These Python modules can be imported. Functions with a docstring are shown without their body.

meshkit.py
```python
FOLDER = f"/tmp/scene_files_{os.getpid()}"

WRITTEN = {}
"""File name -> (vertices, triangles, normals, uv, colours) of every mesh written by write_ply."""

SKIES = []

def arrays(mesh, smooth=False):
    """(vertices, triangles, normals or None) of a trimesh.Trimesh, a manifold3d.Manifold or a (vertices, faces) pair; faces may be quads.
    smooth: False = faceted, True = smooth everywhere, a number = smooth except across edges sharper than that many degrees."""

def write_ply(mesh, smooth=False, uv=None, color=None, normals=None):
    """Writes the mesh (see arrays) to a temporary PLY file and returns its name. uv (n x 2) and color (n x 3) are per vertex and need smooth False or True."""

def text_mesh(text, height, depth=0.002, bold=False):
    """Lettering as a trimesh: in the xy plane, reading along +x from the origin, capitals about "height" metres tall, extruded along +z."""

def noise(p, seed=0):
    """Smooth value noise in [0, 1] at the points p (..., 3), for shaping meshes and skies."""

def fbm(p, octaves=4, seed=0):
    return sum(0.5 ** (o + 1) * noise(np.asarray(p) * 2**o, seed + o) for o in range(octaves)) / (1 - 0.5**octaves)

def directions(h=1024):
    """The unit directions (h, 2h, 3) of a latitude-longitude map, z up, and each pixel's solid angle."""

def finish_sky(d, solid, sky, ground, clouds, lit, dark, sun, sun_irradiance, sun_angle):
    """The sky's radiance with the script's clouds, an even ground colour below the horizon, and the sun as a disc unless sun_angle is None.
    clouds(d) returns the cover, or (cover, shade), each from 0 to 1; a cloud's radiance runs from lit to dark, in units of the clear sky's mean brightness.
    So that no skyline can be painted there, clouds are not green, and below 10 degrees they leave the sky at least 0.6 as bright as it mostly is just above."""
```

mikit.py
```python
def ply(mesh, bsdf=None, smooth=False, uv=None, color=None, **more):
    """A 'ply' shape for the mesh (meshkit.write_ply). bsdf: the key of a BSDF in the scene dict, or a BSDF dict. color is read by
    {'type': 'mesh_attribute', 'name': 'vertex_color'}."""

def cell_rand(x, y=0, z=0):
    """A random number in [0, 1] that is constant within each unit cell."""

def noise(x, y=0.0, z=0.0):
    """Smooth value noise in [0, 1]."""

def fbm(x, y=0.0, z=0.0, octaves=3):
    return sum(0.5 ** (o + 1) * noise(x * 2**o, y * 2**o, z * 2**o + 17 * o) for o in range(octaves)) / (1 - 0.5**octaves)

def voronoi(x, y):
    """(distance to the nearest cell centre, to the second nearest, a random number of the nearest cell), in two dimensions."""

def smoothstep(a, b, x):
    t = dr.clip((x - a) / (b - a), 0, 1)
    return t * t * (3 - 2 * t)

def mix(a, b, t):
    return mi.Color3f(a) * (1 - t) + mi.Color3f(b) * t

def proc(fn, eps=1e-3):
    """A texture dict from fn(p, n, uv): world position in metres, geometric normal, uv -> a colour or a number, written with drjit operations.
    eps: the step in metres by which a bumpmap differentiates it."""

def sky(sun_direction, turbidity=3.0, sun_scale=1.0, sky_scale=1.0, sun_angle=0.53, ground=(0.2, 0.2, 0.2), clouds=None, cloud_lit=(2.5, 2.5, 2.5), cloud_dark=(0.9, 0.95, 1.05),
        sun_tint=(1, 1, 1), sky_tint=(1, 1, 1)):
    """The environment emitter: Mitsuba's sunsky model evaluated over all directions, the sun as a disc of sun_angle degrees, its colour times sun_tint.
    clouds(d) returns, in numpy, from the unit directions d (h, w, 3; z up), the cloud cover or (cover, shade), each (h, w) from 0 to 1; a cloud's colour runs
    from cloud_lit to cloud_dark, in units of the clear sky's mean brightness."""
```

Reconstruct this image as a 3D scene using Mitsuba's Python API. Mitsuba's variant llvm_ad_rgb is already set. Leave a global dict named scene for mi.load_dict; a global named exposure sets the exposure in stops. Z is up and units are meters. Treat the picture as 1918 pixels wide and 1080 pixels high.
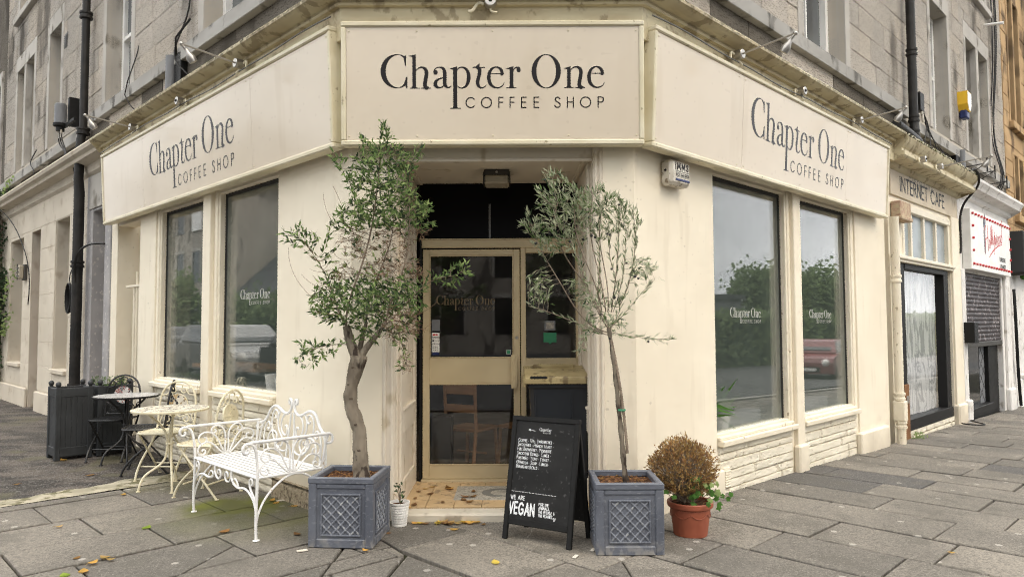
import math, random
import numpy as np, trimesh, mitsuba as mi, drjit as dr
import mikit, meshkit
from scipy.interpolate import CubicSpline
from scipy.spatial import cKDTree
from shapely.geometry import Polygon, Point, MultiPoint, LineString, box as sbox
from shapely.ops import unary_union
from shapely import affinity

scene, labels = {}, {}
T4 = mi.ScalarTransform4f
S = math.sqrt(.5)
# ---------------------------------------------------------------- camera, sky, exposure
PITCH, ROLL = math.radians(2.868), math.radians(-.244)
fw = np.array([0, math.cos(PITCH), math.sin(PITCH)])
up0 = np.array([0, -math.sin(PITCH), math.cos(PITCH)])
upv = -math.sin(ROLL) * np.array([1., 0, 0]) + math.cos(ROLL) * up0
EYE = np.array([0, 0, 1.5])
scene['camera'] = {'type': 'perspective', 'fov': 71.52, 'fov_axis': 'x', 'near_clip': .05, 'far_clip': 500.,
                   'to_world': T4().look_at(origin=EYE.tolist(), target=(EYE + fw).tolist(), up=upv.tolist())}
def cloudy(d):
    # overcast: about three times brighter overhead than at the horizon, with soft cloud relief
    return 1.0, np.clip(1 - np.clip(d[..., 2], 0, 1) * 1.05 + .55 * (meshkit.fbm(d * [5, 5, 11], 4, 3) - .5), 0, 1)
scene['sky'] = mikit.sky((.45, -.55, .75), turbidity=3, sun_scale=.08, sun_angle=24, clouds=cloudy,
                         cloud_lit=(3.9, 3.86, 3.75), cloud_dark=(1.35, 1.39, 1.44), ground=(.13, .125, .12))
exposure = 3.25
# ---------------------------------------------------------------- materials
MATS = {}
def mat(name, bsdf, two=True):
    scene['mat_' + name] = {'type': 'twosided', 'b': bsdf} if two else bsdf
    return name
def rgb(*c): return {'type': 'rgb', 'value': list(c)}
def pr(col, rough=.6, spec=.4, **k):
    if isinstance(col, (tuple, list)): col = rgb(*col)
    return {'type': 'principled', 'base_color': col, 'roughness': rough, 'specular': spec, **k}
def bump(b, fn, scale, eps=1e-3):
    return {'type': 'bumpmap', 'tex': mikit.proc(fn, eps), 'scale': scale, 'b': b}
N, FB, SM, MX = mikit.noise, mikit.fbm, mikit.smoothstep, mikit.mix
def mottled(c1, c2, f, c3=None, f3=20, lo=.6, hi=.75):
    def fn(p, n, uv):
        c = MX(c1, c2, SM(.3, .7, FB(p.x * f, p.y * f, p.z * f)))
        if c3 is not None:
            c = MX(c, c3, SM(lo, hi, FB(p.x * f3, p.y * f3, p.z * f3 * .6 + 5, octaves=3)))
        return c
    return mikit.proc(fn)
def fbump(f, oct=3):
    return lambda p, n, uv: FB(p.x * f, p.y * f, p.z * f, octaves=oct)

def cream_fn(p, n, uv):
    c = MX((.69, .622, .495), (.735, .67, .54), SM(.3, .7, FB(p.x * 1.7, p.y * 1.7, p.z * 1.1)))
    st = SM(.60, .8, FB(p.x * 11, p.y * 11, p.z * 1.3 + 3)) * .2                      # rain streaks
    lowg = SM(.60, .05, p.z + .55 * FB(p.x * 4, p.y * 4, p.z * 4, octaves=4)) * .6               # splash dirt at the foot
    sp = SM(.86, .92, N(p.x * 31, p.y * 31, p.z * 31)) * .4 * SM(.5, .75, FB(p.x * 1.3, p.y * 1.3, p.z * 1.1 + 4))
    return MX(MX(MX(c, (.5, .43, .32), st), (.40, .345, .26), lowg), (.27, .22, .16), sp)
mat('cream', bump(pr(mikit.proc(cream_fn), .6, .3), lambda p, n, uv: FB(p.x * 4, p.y * 4, p.z * 4) * .8 + FB(p.x * 40, p.y * 40, p.z * 40) * .2, .012))
def trim_fn(p, n, uv):
    c = MX((.69, .63, .51), (.64, .58, .455), SM(.3, .7, FB(p.x * 3, p.y * 3, p.z * 3)))
    ch = SM(.69, .73, FB(p.x * 34, p.y * 34, p.z * 20, octaves=4)) * SM(.52, .66, N(p.x * 2.7, p.y * 2.7, p.z * 2.1 + 8))
    return MX(c, (.26, .2, .13), ch * .8)
mat('trim', bump(pr(mikit.proc(trim_fn), .45, .4), fbump(30), .002))
mat('recess', bump(pr(mottled((.60, .535, .44), (.66, .60, .50), 2, (.46, .39, .28), 9, .66, .84), .5, .4), fbump(12), .003))
def panel_fn(p, n, uv):
    c = MX((.565, .495, .395), (.595, .525, .425), SM(.3, .7, FB(p.x * .9, p.y * .9, p.z * .9)))
    d = SM(.86, .90, N(p.x * 23, p.y * 23, p.z * 23)) * .12
    return MX(MX(c, (.45, .37, .26), SM(.60, .8, FB(p.x * 6, p.y * 6, p.z * .9)) * .22), (.3, .24, .17), d)
mat('sign_panel', bump(pr(mikit.proc(panel_fn), .16, .42), fbump(2.2, 2), .004, 4e-3))
mat('sign_frame', pr(mottled((.62, .57, .43), (.55, .495, .345), 4, (.3, .25, .16), 34, .70, .80), .4, .45))
mat('ink', pr((.008, .006, .006), .28, .32))
mat('etch', pr((.46, .46, .43), .5, .3))
def cornice_fn(p, n, uv):
    c = MX((.56, .50, .34), (.46, .39, .25), SM(.3, .7, FB(p.x * 2.5, p.y * 2.5, p.z * 6)))
    a = SM(.55, .66, FB(p.x * 11, p.y * 11, p.z * 7, octaves=4))
    b = SM(4.025, 4.065, p.z + .03 * FB(p.x * 17, p.y * 17, p.z * 17)) * SM(.42, .6, FB(p.x * 30, p.y * 30, p.z * 30)) * .6
    return MX(MX(c, (.20, .15, .085), a * .6), (.035, .03, .022), b)
mat('cornice', bump(pr(mikit.proc(cornice_fn), .6, .35), fbump(26, 4), .006))
def lichen_fn(p, n, uv):
    v = FB(p.x * 45, p.y * 45, p.z * 45, octaves=3)
    g = FB(p.x * 12 + 4, p.y * 12, p.z * 12)
    c = MX((.05, .045, .035), (.55, .52, .40), SM(.45, .6, v))
    return MX(c, (.17, .17, .075), SM(.5, .65, g) * .6)
mat('lichen', bump(pr(mikit.proc(lichen_fn), .9, .1), fbump(60), .01))
mat('gold', bump(pr(mottled((.57, .475, .30), (.51, .42, .26), 3), .4, .5, metallic=.15), lambda p, n, uv: N(p.x * 300, p.y * 300, p.z * 4), .0004))
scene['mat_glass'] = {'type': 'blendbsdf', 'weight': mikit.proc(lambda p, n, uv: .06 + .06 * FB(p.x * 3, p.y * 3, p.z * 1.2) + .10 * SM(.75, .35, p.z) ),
    'a': {'type': 'thindielectric', 'int_ior': 1.52}, 'b': {'type': 'twosided', 'b': {'type': 'diffuse', 'reflectance': rgb(.38, .47, .42)}}}  # dust film, tinted teal and denser low down to paint in greenish reflections
scene['mat_clear_glass'] = {'type': 'thindielectric', 'int_ior': 1.5}
mat('gold_dim', pr((.17, .125, .07), .5, .3))
mat('dark_pane', pr((.012, .013, .014), .06, .6))
mat('net_pane', pr(mottled((.10, .11, .11), (.05, .055, .06), 1.3), .12, .6))
mat('black', bump(pr((.010, .010, .010), .5, .2), fbump(30), .002))
mat('gasket', pr((.02, .019, .018), .6, .3))
mat('transom', pr((.004, .004, .005), .3, .08))
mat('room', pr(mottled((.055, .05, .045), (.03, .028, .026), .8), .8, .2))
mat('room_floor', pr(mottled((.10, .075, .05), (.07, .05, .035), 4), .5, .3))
mat('wood', bump(pr(mikit.proc(lambda p, n, uv: MX((.34, .18, .08), (.20, .10, .045), FB(p.x * 5, p.y * 5, p.z * 40))), .5, .4), fbump(40), .002))
# --- masonry
def tool(f):                                                  # droved face: fine horizontal-ish tool marks
    return lambda p, n, uv: N(p.x * 6, p.y * 6, p.z * f) * .55 + FB(p.x * 34, p.y * 34, p.z * 60, octaves=3) * .6
def stone_fn(c1, c2, dk):
    def fn(p, n, uv):
        c = MX(c1, c2, SM(.25, .75, FB(p.x * 1.3, p.y * 1.3, p.z * 1.3)))
        c = MX(c, (c2[0] * .55, c2[1] * .52, c2[2] * .5), SM(.48, .70, FB(p.x * 38, p.y * 38, p.z * 85)) * .7)
        st = SM(.55, .70, FB(p.x * 1.6 + 7, p.y * 1.6, p.z * .55 + 2, octaves=4))
        return MX(c, (.055, .048, .04), st * dk)
    return mikit.proc(fn)
for i, (a, b, k) in enumerate((((.415, .378, .33), (.35, .32, .278), .75), ((.38, .352, .312), (.32, .295, .26), .85), ((.44, .395, .335), (.38, .342, .29), .6))):
    mat('stone%d' % i, bump(pr(stone_fn(a, b, k), .85, .15), tool(75), .020, 2e-3))
mat('stone_dark', bump(pr(stone_fn((.15, .135, .115), (.10, .09, .075), .9), .9, .1), tool(110), .012, 2e-3))
mat('mortar', pr((.40, .365, .31), .9, .1))
mat('margin', bump(pr(mottled((.40, .38, .345), (.34, .32, .29), 2, (.16, .145, .12), 5, .58, .8), .75, .2), fbump(40), .003))
mat('course', bump(pr(mottled((.34, .33, .31), (.27, .26, .24), 1.6, (.10, .095, .085), 6, .55, .75), .75, .2), fbump(30), .006))
mat('sandstone', bump(pr(mottled((.42, .29, .16), (.34, .23, .125), 1.2, (.16, .11, .065), 3, .5, .7), .85, .1), fbump(20), .006))
mat('base_stone', bump(pr(mottled((.72, .67, .55), (.66, .61, .49), 5, (.44, .39, .30), 30, .66, .82), .6, .3), fbump(60, 4), .02, 2e-3))
mat('harl', bump(pr(mottled((.42, .35, .25), (.30, .25, .18), 60, (.16, .13, .09), 45, .5, .7), .9, .1), fbump(90), .012))
mat('render', bump(pr(mottled((.54, .485, .40), (.48, .43, .35), 1.4, (.40, .34, .26), 7, .60, .85), .75, .2), fbump(30), .004))
mat('greypaint', bump(pr(mottled((.34, .325, .32), (.28, .27, .27), 3, (.45, .42, .39), 30, .64, .70), .6, .3), fbump(22), .004))
mat('whitewall', bump(pr(mottled((.66, .64, .61), (.58, .56, .53), 2, (.35, .32, .28), 9, .62, .78), .6, .3), fbump(30), .003))
mat('white', pr(mottled((.74, .73, .70), (.66, .65, .62), 5), .4, .45))
mat('iron_pipe', bump(pr(mottled((.010, .0095, .009), (.020, .018, .016), 6), .5, .3), fbump(40), .003))
mat('redbrown', pr((.09, .03, .018), .5, .4))
mat('slate', bump(pr(mottled((.07, .072, .08), (.045, .047, .055), 8), .5, .4), fbump(10), .01))
# --- ground
def moss(p):
    m1 = SM(.85, .15, dr.sqrt(dr.square((p.x + 2.32) * 1.5) + dr.square((p.y - 6.0) * 1.7)))
    m2 = SM(1.3, .3, dr.sqrt(dr.square((p.x + 1.95) * 1.1) + dr.square((p.y - 5.75) * 1.4))) * .45
    m3 = SM(.55, .1, dr.sqrt(dr.square((p.x + 3.1) * .7) + dr.square((p.y - 6.75) * 1.4))) * .4
    return dr.clip((m1 * 1.1 + m2 + m3) * (.35 + 1.1 * FB(p.x * 7, p.y * 7, 3)), 0, 1)
def slab_fn(c1, c2):
    def fn(p, n, uv):
        c = MX(c1, c2, SM(.3, .7, FB(p.x * 1.5, p.y * 1.5, 1.0)))
        g = FB(p.x * 95, p.y * 95, 2.0, octaves=2)
        c = c * (.50 + 1.0 * g)
        c = MX(c, (.085, .078, .065), SM(.55, .75, FB(p.x * 5, p.y * 5, 6.0, octaves=4)) * .55)
        sp = SM(.80, .86, N(p.x * 140, p.y * 140, 4)) * .5
        c = MX(c, (.27, .255, .225), sp)
        vd = mikit.voronoi(p.x * 2.9, p.y * 2.9); gum = SM(.075, .055, vd[0]) * SM(.5, .6, vd[2])
        c = MX(c, (.33, .31, .28), gum * .8)
        wet = SM(.48, .7, FB(p.x * .8 + 3, p.y * .8, 9)) * .35
        c = MX(c, (.075, .07, .06), wet)
        gm = moss(p)
        return MX(c, MX((.07, .07, .028), (.11, .12, .02), N(p.x * 5, p.y * 5)), gm)
    return mikit.proc(fn)
for i, (a, b) in enumerate((((.158, .142, .121), (.124, .112, .096)), ((.125, .113, .097), (.102, .093, .081)), ((.182, .163, .137), (.148, .133, .113)), ((.08, .075, .071), (.061, .058, .056)))):
    mat('slab%d' % i, bump(pr(slab_fn(a, b), .72, .3), fbump(90, 3), .004, 2e-3))
mat('joint', pr(mottled((.016, .014, .011), (.026, .026, .015), 3), .95, .1))
def tar_fn(p, n, uv):
    c = MX((.082, .069, .058), (.030, .026, .022), SM(.3, .65, FB(p.x * 2.2, p.y * 6.0, 1.0, octaves=5)))
    c = c * (.6 + .8 * N(p.x * 70, p.y * 70, 2.0))
    c = MX(c, (.16, .15, .14), SM(.68, .8, N(p.x * 80, p.y * 80, 3)) * .6)
    u = (p.y - p.x - 6.805) * S
    g = SM(.6, .75, FB(p.x * 2.2, p.y * 2.2, 4.0)) * .5
    return MX(c, (.09, .085, .045), g)
mat('tarmac', bump(pr(mikit.proc(tar_fn), .7, .35), lambda p, n, uv: FB(p.x * 60, p.y * 60, 2.0) * .5 + FB(p.x * 5, p.y * 9, 1.0), .012, 2e-3))
mat('kerb_concrete', bump(pr(mottled((.34, .31, .24), (.24, .22, .165), 9, (.13, .12, .07), 14, .5, .7), .85, .15), fbump(70), .008))
mat('asphalt', pr(mottled((.06, .06, .06), (.045, .045, .046), 2), .7, .3))
mat('tile', bump(pr(mottled((.50, .36, .20), (.44, .31, .17), 4, (.28, .2, .12), 20, .55, .75), .5, .35), fbump(40), .002))
mat('mat_panel', pr(mottled((.40, .37, .31), (.33, .31, .26), 20, (.25, .23, .2), 60, .5, .6), .5, .3))
mat('mat_mark', pr((.17, .165, .15), .5, .3))
mat('step', bump(pr(mottled((.55, .50, .41), (.46, .42, .34), 5, (.3, .26, .2), 12, .55, .75), .6, .3), fbump(30), .004))
# --- furniture
mat('white_iron', bump(pr(mottled((.74, .735, .72), (.67, .665, .65), 14, (.45, .34, .24), 45, .75, .82), .35, .5), fbump(40), .001))
mat('cream_iron', bump(pr(mottled((.66, .61, .45), (.60, .545, .39), 14, (.4, .32, .2), 60, .70, .78), .4, .5), fbump(40), .001))
mat('black_iron', bump(pr((.011, .011, .012), .4, .5), fbump(60), .002))
def mosaic(c1, c2, c3, grout, f):
    def fn(p, n, uv):
        d, e, k = mikit.voronoi(uv.x * f, uv.y * f)
        c = MX(MX(c1, c2, SM(.38, .42, k)), c3, SM(.70, .74, k))
        return MX(grout, c, SM(.08, .16, e - d))
    return mikit.proc(fn)
mat('mosaic_cream', pr(mosaic((.60, .56, .46), (.16, .15, .14), (.38, .34, .27), (.50, .47, .38), 36), .3, .5))
mat('mosaic_disc', pr(mosaic((.62, .58, .50), (.03, .03, .032), (.42, .27, .11), (.60, .57, .49), 40), .3, .5))
mat('mosaic_black', pr(mosaic((.62, .60, .58), (.28, .10, .09), (.05, .05, .06), (.55, .53, .5), 46), .3, .5))
mat('mosaic_table_black', pr(mosaic((.42, .42, .42), (.24, .24, .24), (.34, .33, .32), (.38, .37, .36), 36), .25, .6))
def lead_fn(p, n, uv):
    c = MX((.105, .115, .14), (.075, .083, .105), SM(.3, .7, FB(p.x * 6, p.y * 6, p.z * 6)))
    sc = SM(.60, .76, FB(p.x * 40, p.y * 40, p.z * 60, octaves=4)) * .30
    low = SM(.16, .0, p.z + .1 * FB(p.x * 12, p.y * 12, p.z * 20)) * SM(.4, .65, FB(p.x * 30, p.y * 30, p.z * 12)) * .8
    return MX(MX(c, (.26, .27, .29), sc), (.30, .28, .25), low)
mat('lead', bump(pr(mikit.proc(lead_fn), .42, .5), fbump(60), .001))
mat('lead_worn_lit', pr(mottled((.15, .162, .19), (.12, .13, .155), 20, (.26, .27, .28), 50, .62, .74), .4, .5))  # scuffed lead, lightened all over to paint in highlights on the ribs
mat('soil', bump(pr(mottled((.09, .045, .025), (.035, .02, .013), 40, (.2, .1, .05), 70, .58, .7), .95, .1), fbump(60), .02))
def bark_fn(p, n, uv):
    c = MX((.215, .182, .14), (.135, .112, .085), SM(.3, .7, FB(p.x * 14, p.y * 14, p.z * 6)))
    c = MX(c, (.045, .034, .026), SM(.62, .72, FB(p.x * 18, p.y * 18, p.z * 9 + 2, octaves=4)))
    return MX(c, (.30, .27, .21), SM(.6, .8, FB(p.x * 40, p.y * 40, p.z * 8)) * .5)
mat('bark', bump(pr(mikit.proc(bark_fn), .8, .2), lambda p, n, uv: FB(p.x * 45, p.y * 45, p.z * 16, octaves=4), .022))
mat('bark_dark', pr((.085, .066, .05), .9, .1))
mat('twig', pr(mottled((.24, .19, .145), (.15, .115, .085), 30), .7, .2))
mat('twig_dead', pr((.175, .11, .07), .7, .2))
def leafm(name, c, t, rough=.45):
    mat(name, {'type': 'principledthin', 'base_color': mottled(c, (c[0] * .7, c[1] * .75, c[2] * .7), 9), 'roughness': rough, 'diff_trans': t, 'spec_trans': 0.}, two=False)
leafm('leaf_mid', (.135, .20, .075), .6); leafm('leaf_young', (.33, .42, .17), .9); leafm('leaf_dark', (.06, .088, .05), .5)
leafm('leaf_street', (.21, .27, .13), .6); leafm('leaf_grey', (.40, .42, .29), .6); leafm('leaf_dry', (.30, .16, .065), .5); leafm('leaf_straw', (.46, .30, .125), .5); leafm('leaf_ivy', (.085, .18, .045), .6)
leafm('leaf_fall', (.66, .38, .11), .6); leafm('leaf_yellow', (.75, .56, .12), .7); leafm('leaf_brown', (.26, .14, .07), .4); leafm('leaf_green', (.28, .36, .07), .6)
mat('olive', pr((.012, .012, .012), .3, .5))
mat('terracotta', bump(pr(mottled((.30, .085, .045), (.25, .07, .038), 6), .5, .4), fbump(40), .001))
mat('grey_timber', bump(pr(mottled((.030, .033, .036), (.024, .026, .028), 5), .5, .4), lambda p, n, uv: N(p.x * 60, p.y * 60, p.z * 3), .003))
mat('chalkboard', pr(mottled((.010, .010, .010), (.016, .016, .016), 7, (.05, .05, .05), 60, .68, .8), .6, .25))
mat('chalk', pr(mottled((.78, .79, .80), (.66, .68, .70), 50), .7, .2))
mat('bin_body', bump(pr((.018, .021, .026), .38, .45), fbump(50), .001))
mat('bin_lid', pr(mottled((.36, .29, .15), (.30, .235, .115), 8, (.16, .12, .06), 16, .6, .72), .45, .45))
mat('silver', pr((.42, .40, .37), .3, .5, metallic=.8))
mat('dark_steel', pr((.06, .055, .05), .4, .5, metallic=.5))
mat('white_plastic', pr(mottled((.60, .57, .50), (.46, .42, .35), 9, (.22, .18, .13), 30, .58, .7), .4, .45))
mat('blue', pr((.015, .025, .10), .4, .4))
mat('yellow', pr((.75, .46, .03), .4, .4))
mat('red', pr((.45, .018, .022), .4, .4))
mat('pink', pr((.62, .33, .27), .5, .4))
mat('greyboard', pr((.15, .155, .165), .5, .4))
mat('cyan', pr((.05, .30, .38), .4, .4))
mat('green_card', pr((.03, .20, .10), .4, .4))
mat('lamp_glass', pr((.35, .31, .24), .25, .5))
mat('shutter', bump(pr(mottled((.045, .035, .037), (.03, .024, .026), 8, (.30, .26, .26), 20, .62, .7), .5, .4, metallic=.2), fbump(20), .002))
mat('cafe_board', bump(pr(mottled((.55, .48, .37), (.48, .41, .31), 3, (.36, .29, .2), 8, .62, .8), .6, .3), fbump(20), .002))
mat('frosted', pr(mottled((.28, .32, .34), (.22, .25, .27), 3), .3, .5))
mat('plastic_sheet', pr(mikit.proc(lambda p, n, uv: MX((.34, .35, .35), (.60, .61, .60), SM(.25, .6, dr.abs(FB(p.x * 9, p.y * 9, p.z * (1.2) + SM(1.2, .6, p.z) * 3 * N(p.x * 3, p.y * 3, p.z * 3), octaves=4) - .5) * 9))), .25, .5))
mat('old_timber', pr(mottled((.20, .10, .045), (.14, .065, .03), 8), .7, .2))
mat('mesh_board', pr(mikit.proc(lambda p, n, uv: MX((.03, .03, .03), (.12, .115, .11), SM(.3, .36, dr.abs((p.z * 24 - dr.floor(p.z * 24)) - .5)) * SM(.3, .36, dr.abs(((p.x + p.y) * 17 - dr.floor((p.x + p.y) * 17)) - .5)))), .6, .3))
mat('car_red', pr((.17, .045, .045), .2, .5, clearcoat=1.)); mat('car_silver', pr((.32, .32, .32), .25, .5, clearcoat=1.)); mat('rubber', pr((.015, .015, .015), .8, .2))
mat('bag_brick', bump(pr(mottled((.36, .24, .18), (.46, .38, .26), 26), .8, .1), fbump(30), .01))
# ---------------------------------------------------------------- helpers
def key_of(name, parent=None):
    base = (parent + '__' + name) if parent else name
    k, i = base, 0
    while k in scene or k in labels:
        i += 1; k = base + '_%03d' % i
    return k
def thing(name, label, cat, group=None, kind=None):
    k = key_of(name); labels[k] = {'label': label, 'category': cat}
    if group: labels[k]['group'] = group
    if kind: labels[k]['kind'] = kind
    return k
USED = set()
def numkey(name, parent):
    base = parent + '__' + name
    n = COUNT.get(base, 0); COUNT[base] = n + 1
    return base if n == 0 else base + '_%03d' % n
COUNT = {}
def cat(ms):
    ms = [m for m in (ms if isinstance(ms, (list, tuple)) else [ms]) if m is not None and len(m.faces)]
    return ms[0] if len(ms) == 1 else trimesh.util.concatenate(ms)
def warp(m, F):
    if F is None: return m
    m = m.copy() if True else m
    v = m.vertices @ F[:3, :3].T + F[:3, 3]
    f = m.faces if np.linalg.det(F[:3, :3]) > 0 else m.faces[:, ::-1]
    return trimesh.Trimesh(v, f, process=False)
def part(parent, name, ms, m, F=None, smooth=False, uv=None, label=None, stuff=False):
    k = numkey(name, parent)
    scene[k] = mikit.ply(warp(cat(ms), F), 'mat_' + m, smooth=smooth, uv=uv)
    if label or stuff:
        labels[k] = {}
        if label: labels[k]['label'] = label
        if stuff: labels[k]['kind'] = 'stuff'
    return k
def solo(name, ms, m, label, catg, group=None, F=None, smooth=False, kind=None, uv=None):
    k = thing(name, label, catg, group, kind)
    scene[k] = mikit.ply(warp(cat(ms), F), 'mat_' + m, smooth=smooth, uv=uv)
    return k
def ground(name, ms, m, label, smooth=False):
    k = key_of(name); labels[k] = {'kind': 'structure', 'label': label}
    scene[k] = mikit.ply(cat(ms), 'mat_' + m, smooth=smooth)
    return k
_sg = np.array([[a, b, c] for a in (-1, 1) for b in (-1, 1) for c in (-1, 1)], float)
_tp = np.vstack([_sg * [1, .9, .9], _sg * [.9, 1, .9], _sg * [.9, .9, 1]])
_hull = trimesh.convex.convex_hull(_tp)
_idx = cKDTree(_tp).query(_hull.vertices)[1]
BF = _idx[_hull.faces]
CF = trimesh.creation.box().faces; CV = np.sign(trimesh.creation.box().vertices)
def B(x0, x1, y0, y1, z0, z1, bev=.004):
    c = np.array([x0 + x1, y0 + y1, z0 + z1]) / 2; h = np.abs(np.array([x1 - x0, y1 - y0, z1 - z0])) / 2
    if not bev: return trimesh.Trimesh(CV * h + c, CF, process=False)
    b = min(bev, h.min() * .45)
    v = np.vstack([_sg * (h - [0, b, b]), _sg * (h - [b, 0, b]), _sg * (h - [b, b, 0])]) + c
    return trimesh.Trimesh(v, BF, process=False)
def tube(pts, r, n=6, cap=True, closed=False):
    p = np.asarray(pts, float); r = np.broadcast_to(np.asarray(r, float), (len(p),))
    t = np.gradient(p, axis=0)
    if closed: t = np.roll(p, -1, 0) - np.roll(p, 1, 0)
    t /= np.linalg.norm(t, axis=1, keepdims=True) + 1e-12
    a = np.cross(t[0], [0, 0, 1.] if abs(t[0][2]) < .9 else [1., 0, 0]); a /= np.linalg.norm(a)
    A = [a]
    for i in range(1, len(p)):
        a = A[-1] - t[i] * (A[-1] @ t[i]); A.append(a / (np.linalg.norm(a) + 1e-12))
    A = np.array(A); Bn = np.cross(t, A); ang = np.arange(n) * 2 * np.pi / n
    v = p[:, None] + r[:, None, None] * (np.cos(ang)[None, :, None] * A[:, None] + np.sin(ang)[None, :, None] * Bn[:, None])
    k = len(p); rows = np.arange(k if closed else k - 1)
    i, j = np.meshgrid(rows, np.arange(n), indexing='ij'); i2 = (i + 1) % k; j2 = (j + 1) % n
    f = np.vstack([np.stack([i * n + j, i * n + j2, i2 * n + j2], -1).reshape(-1, 3), np.stack([i * n + j, i2 * n + j2, i2 * n + j], -1).reshape(-1, 3)])
    v = v.reshape(-1, 3)
    if cap and not closed:
        m = len(v); v = np.vstack([v, p[:1], p[-1:]]); jj = np.arange(n); jn = (jj + 1) % n
        f = np.vstack([f, np.stack([jn, jj, jj * 0 + m], 1), np.stack([(k - 1) * n + jj, (k - 1) * n + jn, jj * 0 + m + 1], 1)])
    return trimesh.Trimesh(v, f, process=False)
def curve(pts, n=24, closed=False):
    p = np.asarray(pts, float); d = np.r_[0, np.cumsum(np.linalg.norm(np.diff(p, axis=0), axis=1))]
    return CubicSpline(d, p)(np.linspace(0, d[-1], n))
def lathe(prof, n=32, closed=False):
    p = np.asarray(prof, float); a = np.arange(n) * 2 * np.pi / n
    v = np.stack([p[:, 0][:, None] * np.cos(a), p[:, 0][:, None] * np.sin(a), np.broadcast_to(p[:, 1][:, None], (len(p), n))], -1).reshape(-1, 3)
    i, j = np.meshgrid(np.arange(len(p) - 1), np.arange(n), indexing='ij'); j2 = (j + 1) % n
    f = np.vstack([np.stack([i * n + j, i * n + j2, (i + 1) * n + j2], -1).reshape(-1, 3), np.stack([i * n + j, (i + 1) * n + j2, (i + 1) * n + j], -1).reshape(-1, 3)])
    return trimesh.Trimesh(v, f, process=False)
def ball(c, r, k=1):
    m = trimesh.creation.icosphere(k, r); m.apply_translation(c); return m
def extr(shape, d=.002):
    gs = [g for g in getattr(shape, 'geoms', [shape]) if g.area > 1e-9]
    return cat([trimesh.creation.extrude_polygon(g, d, engine='earcut') for g in gs])
def move(m, x=0, y=0, z=0, rz=0, sc=1.):
    a = math.radians(rz); c, s_ = math.cos(a), math.sin(a)
    F = np.eye(4); F[:3, :3] = np.array([[c, -s_, 0], [s_, c, 0], [0, 0, 1]]) * sc; F[:3, 3] = (x, y, z)
    return warp(m, F)
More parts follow.
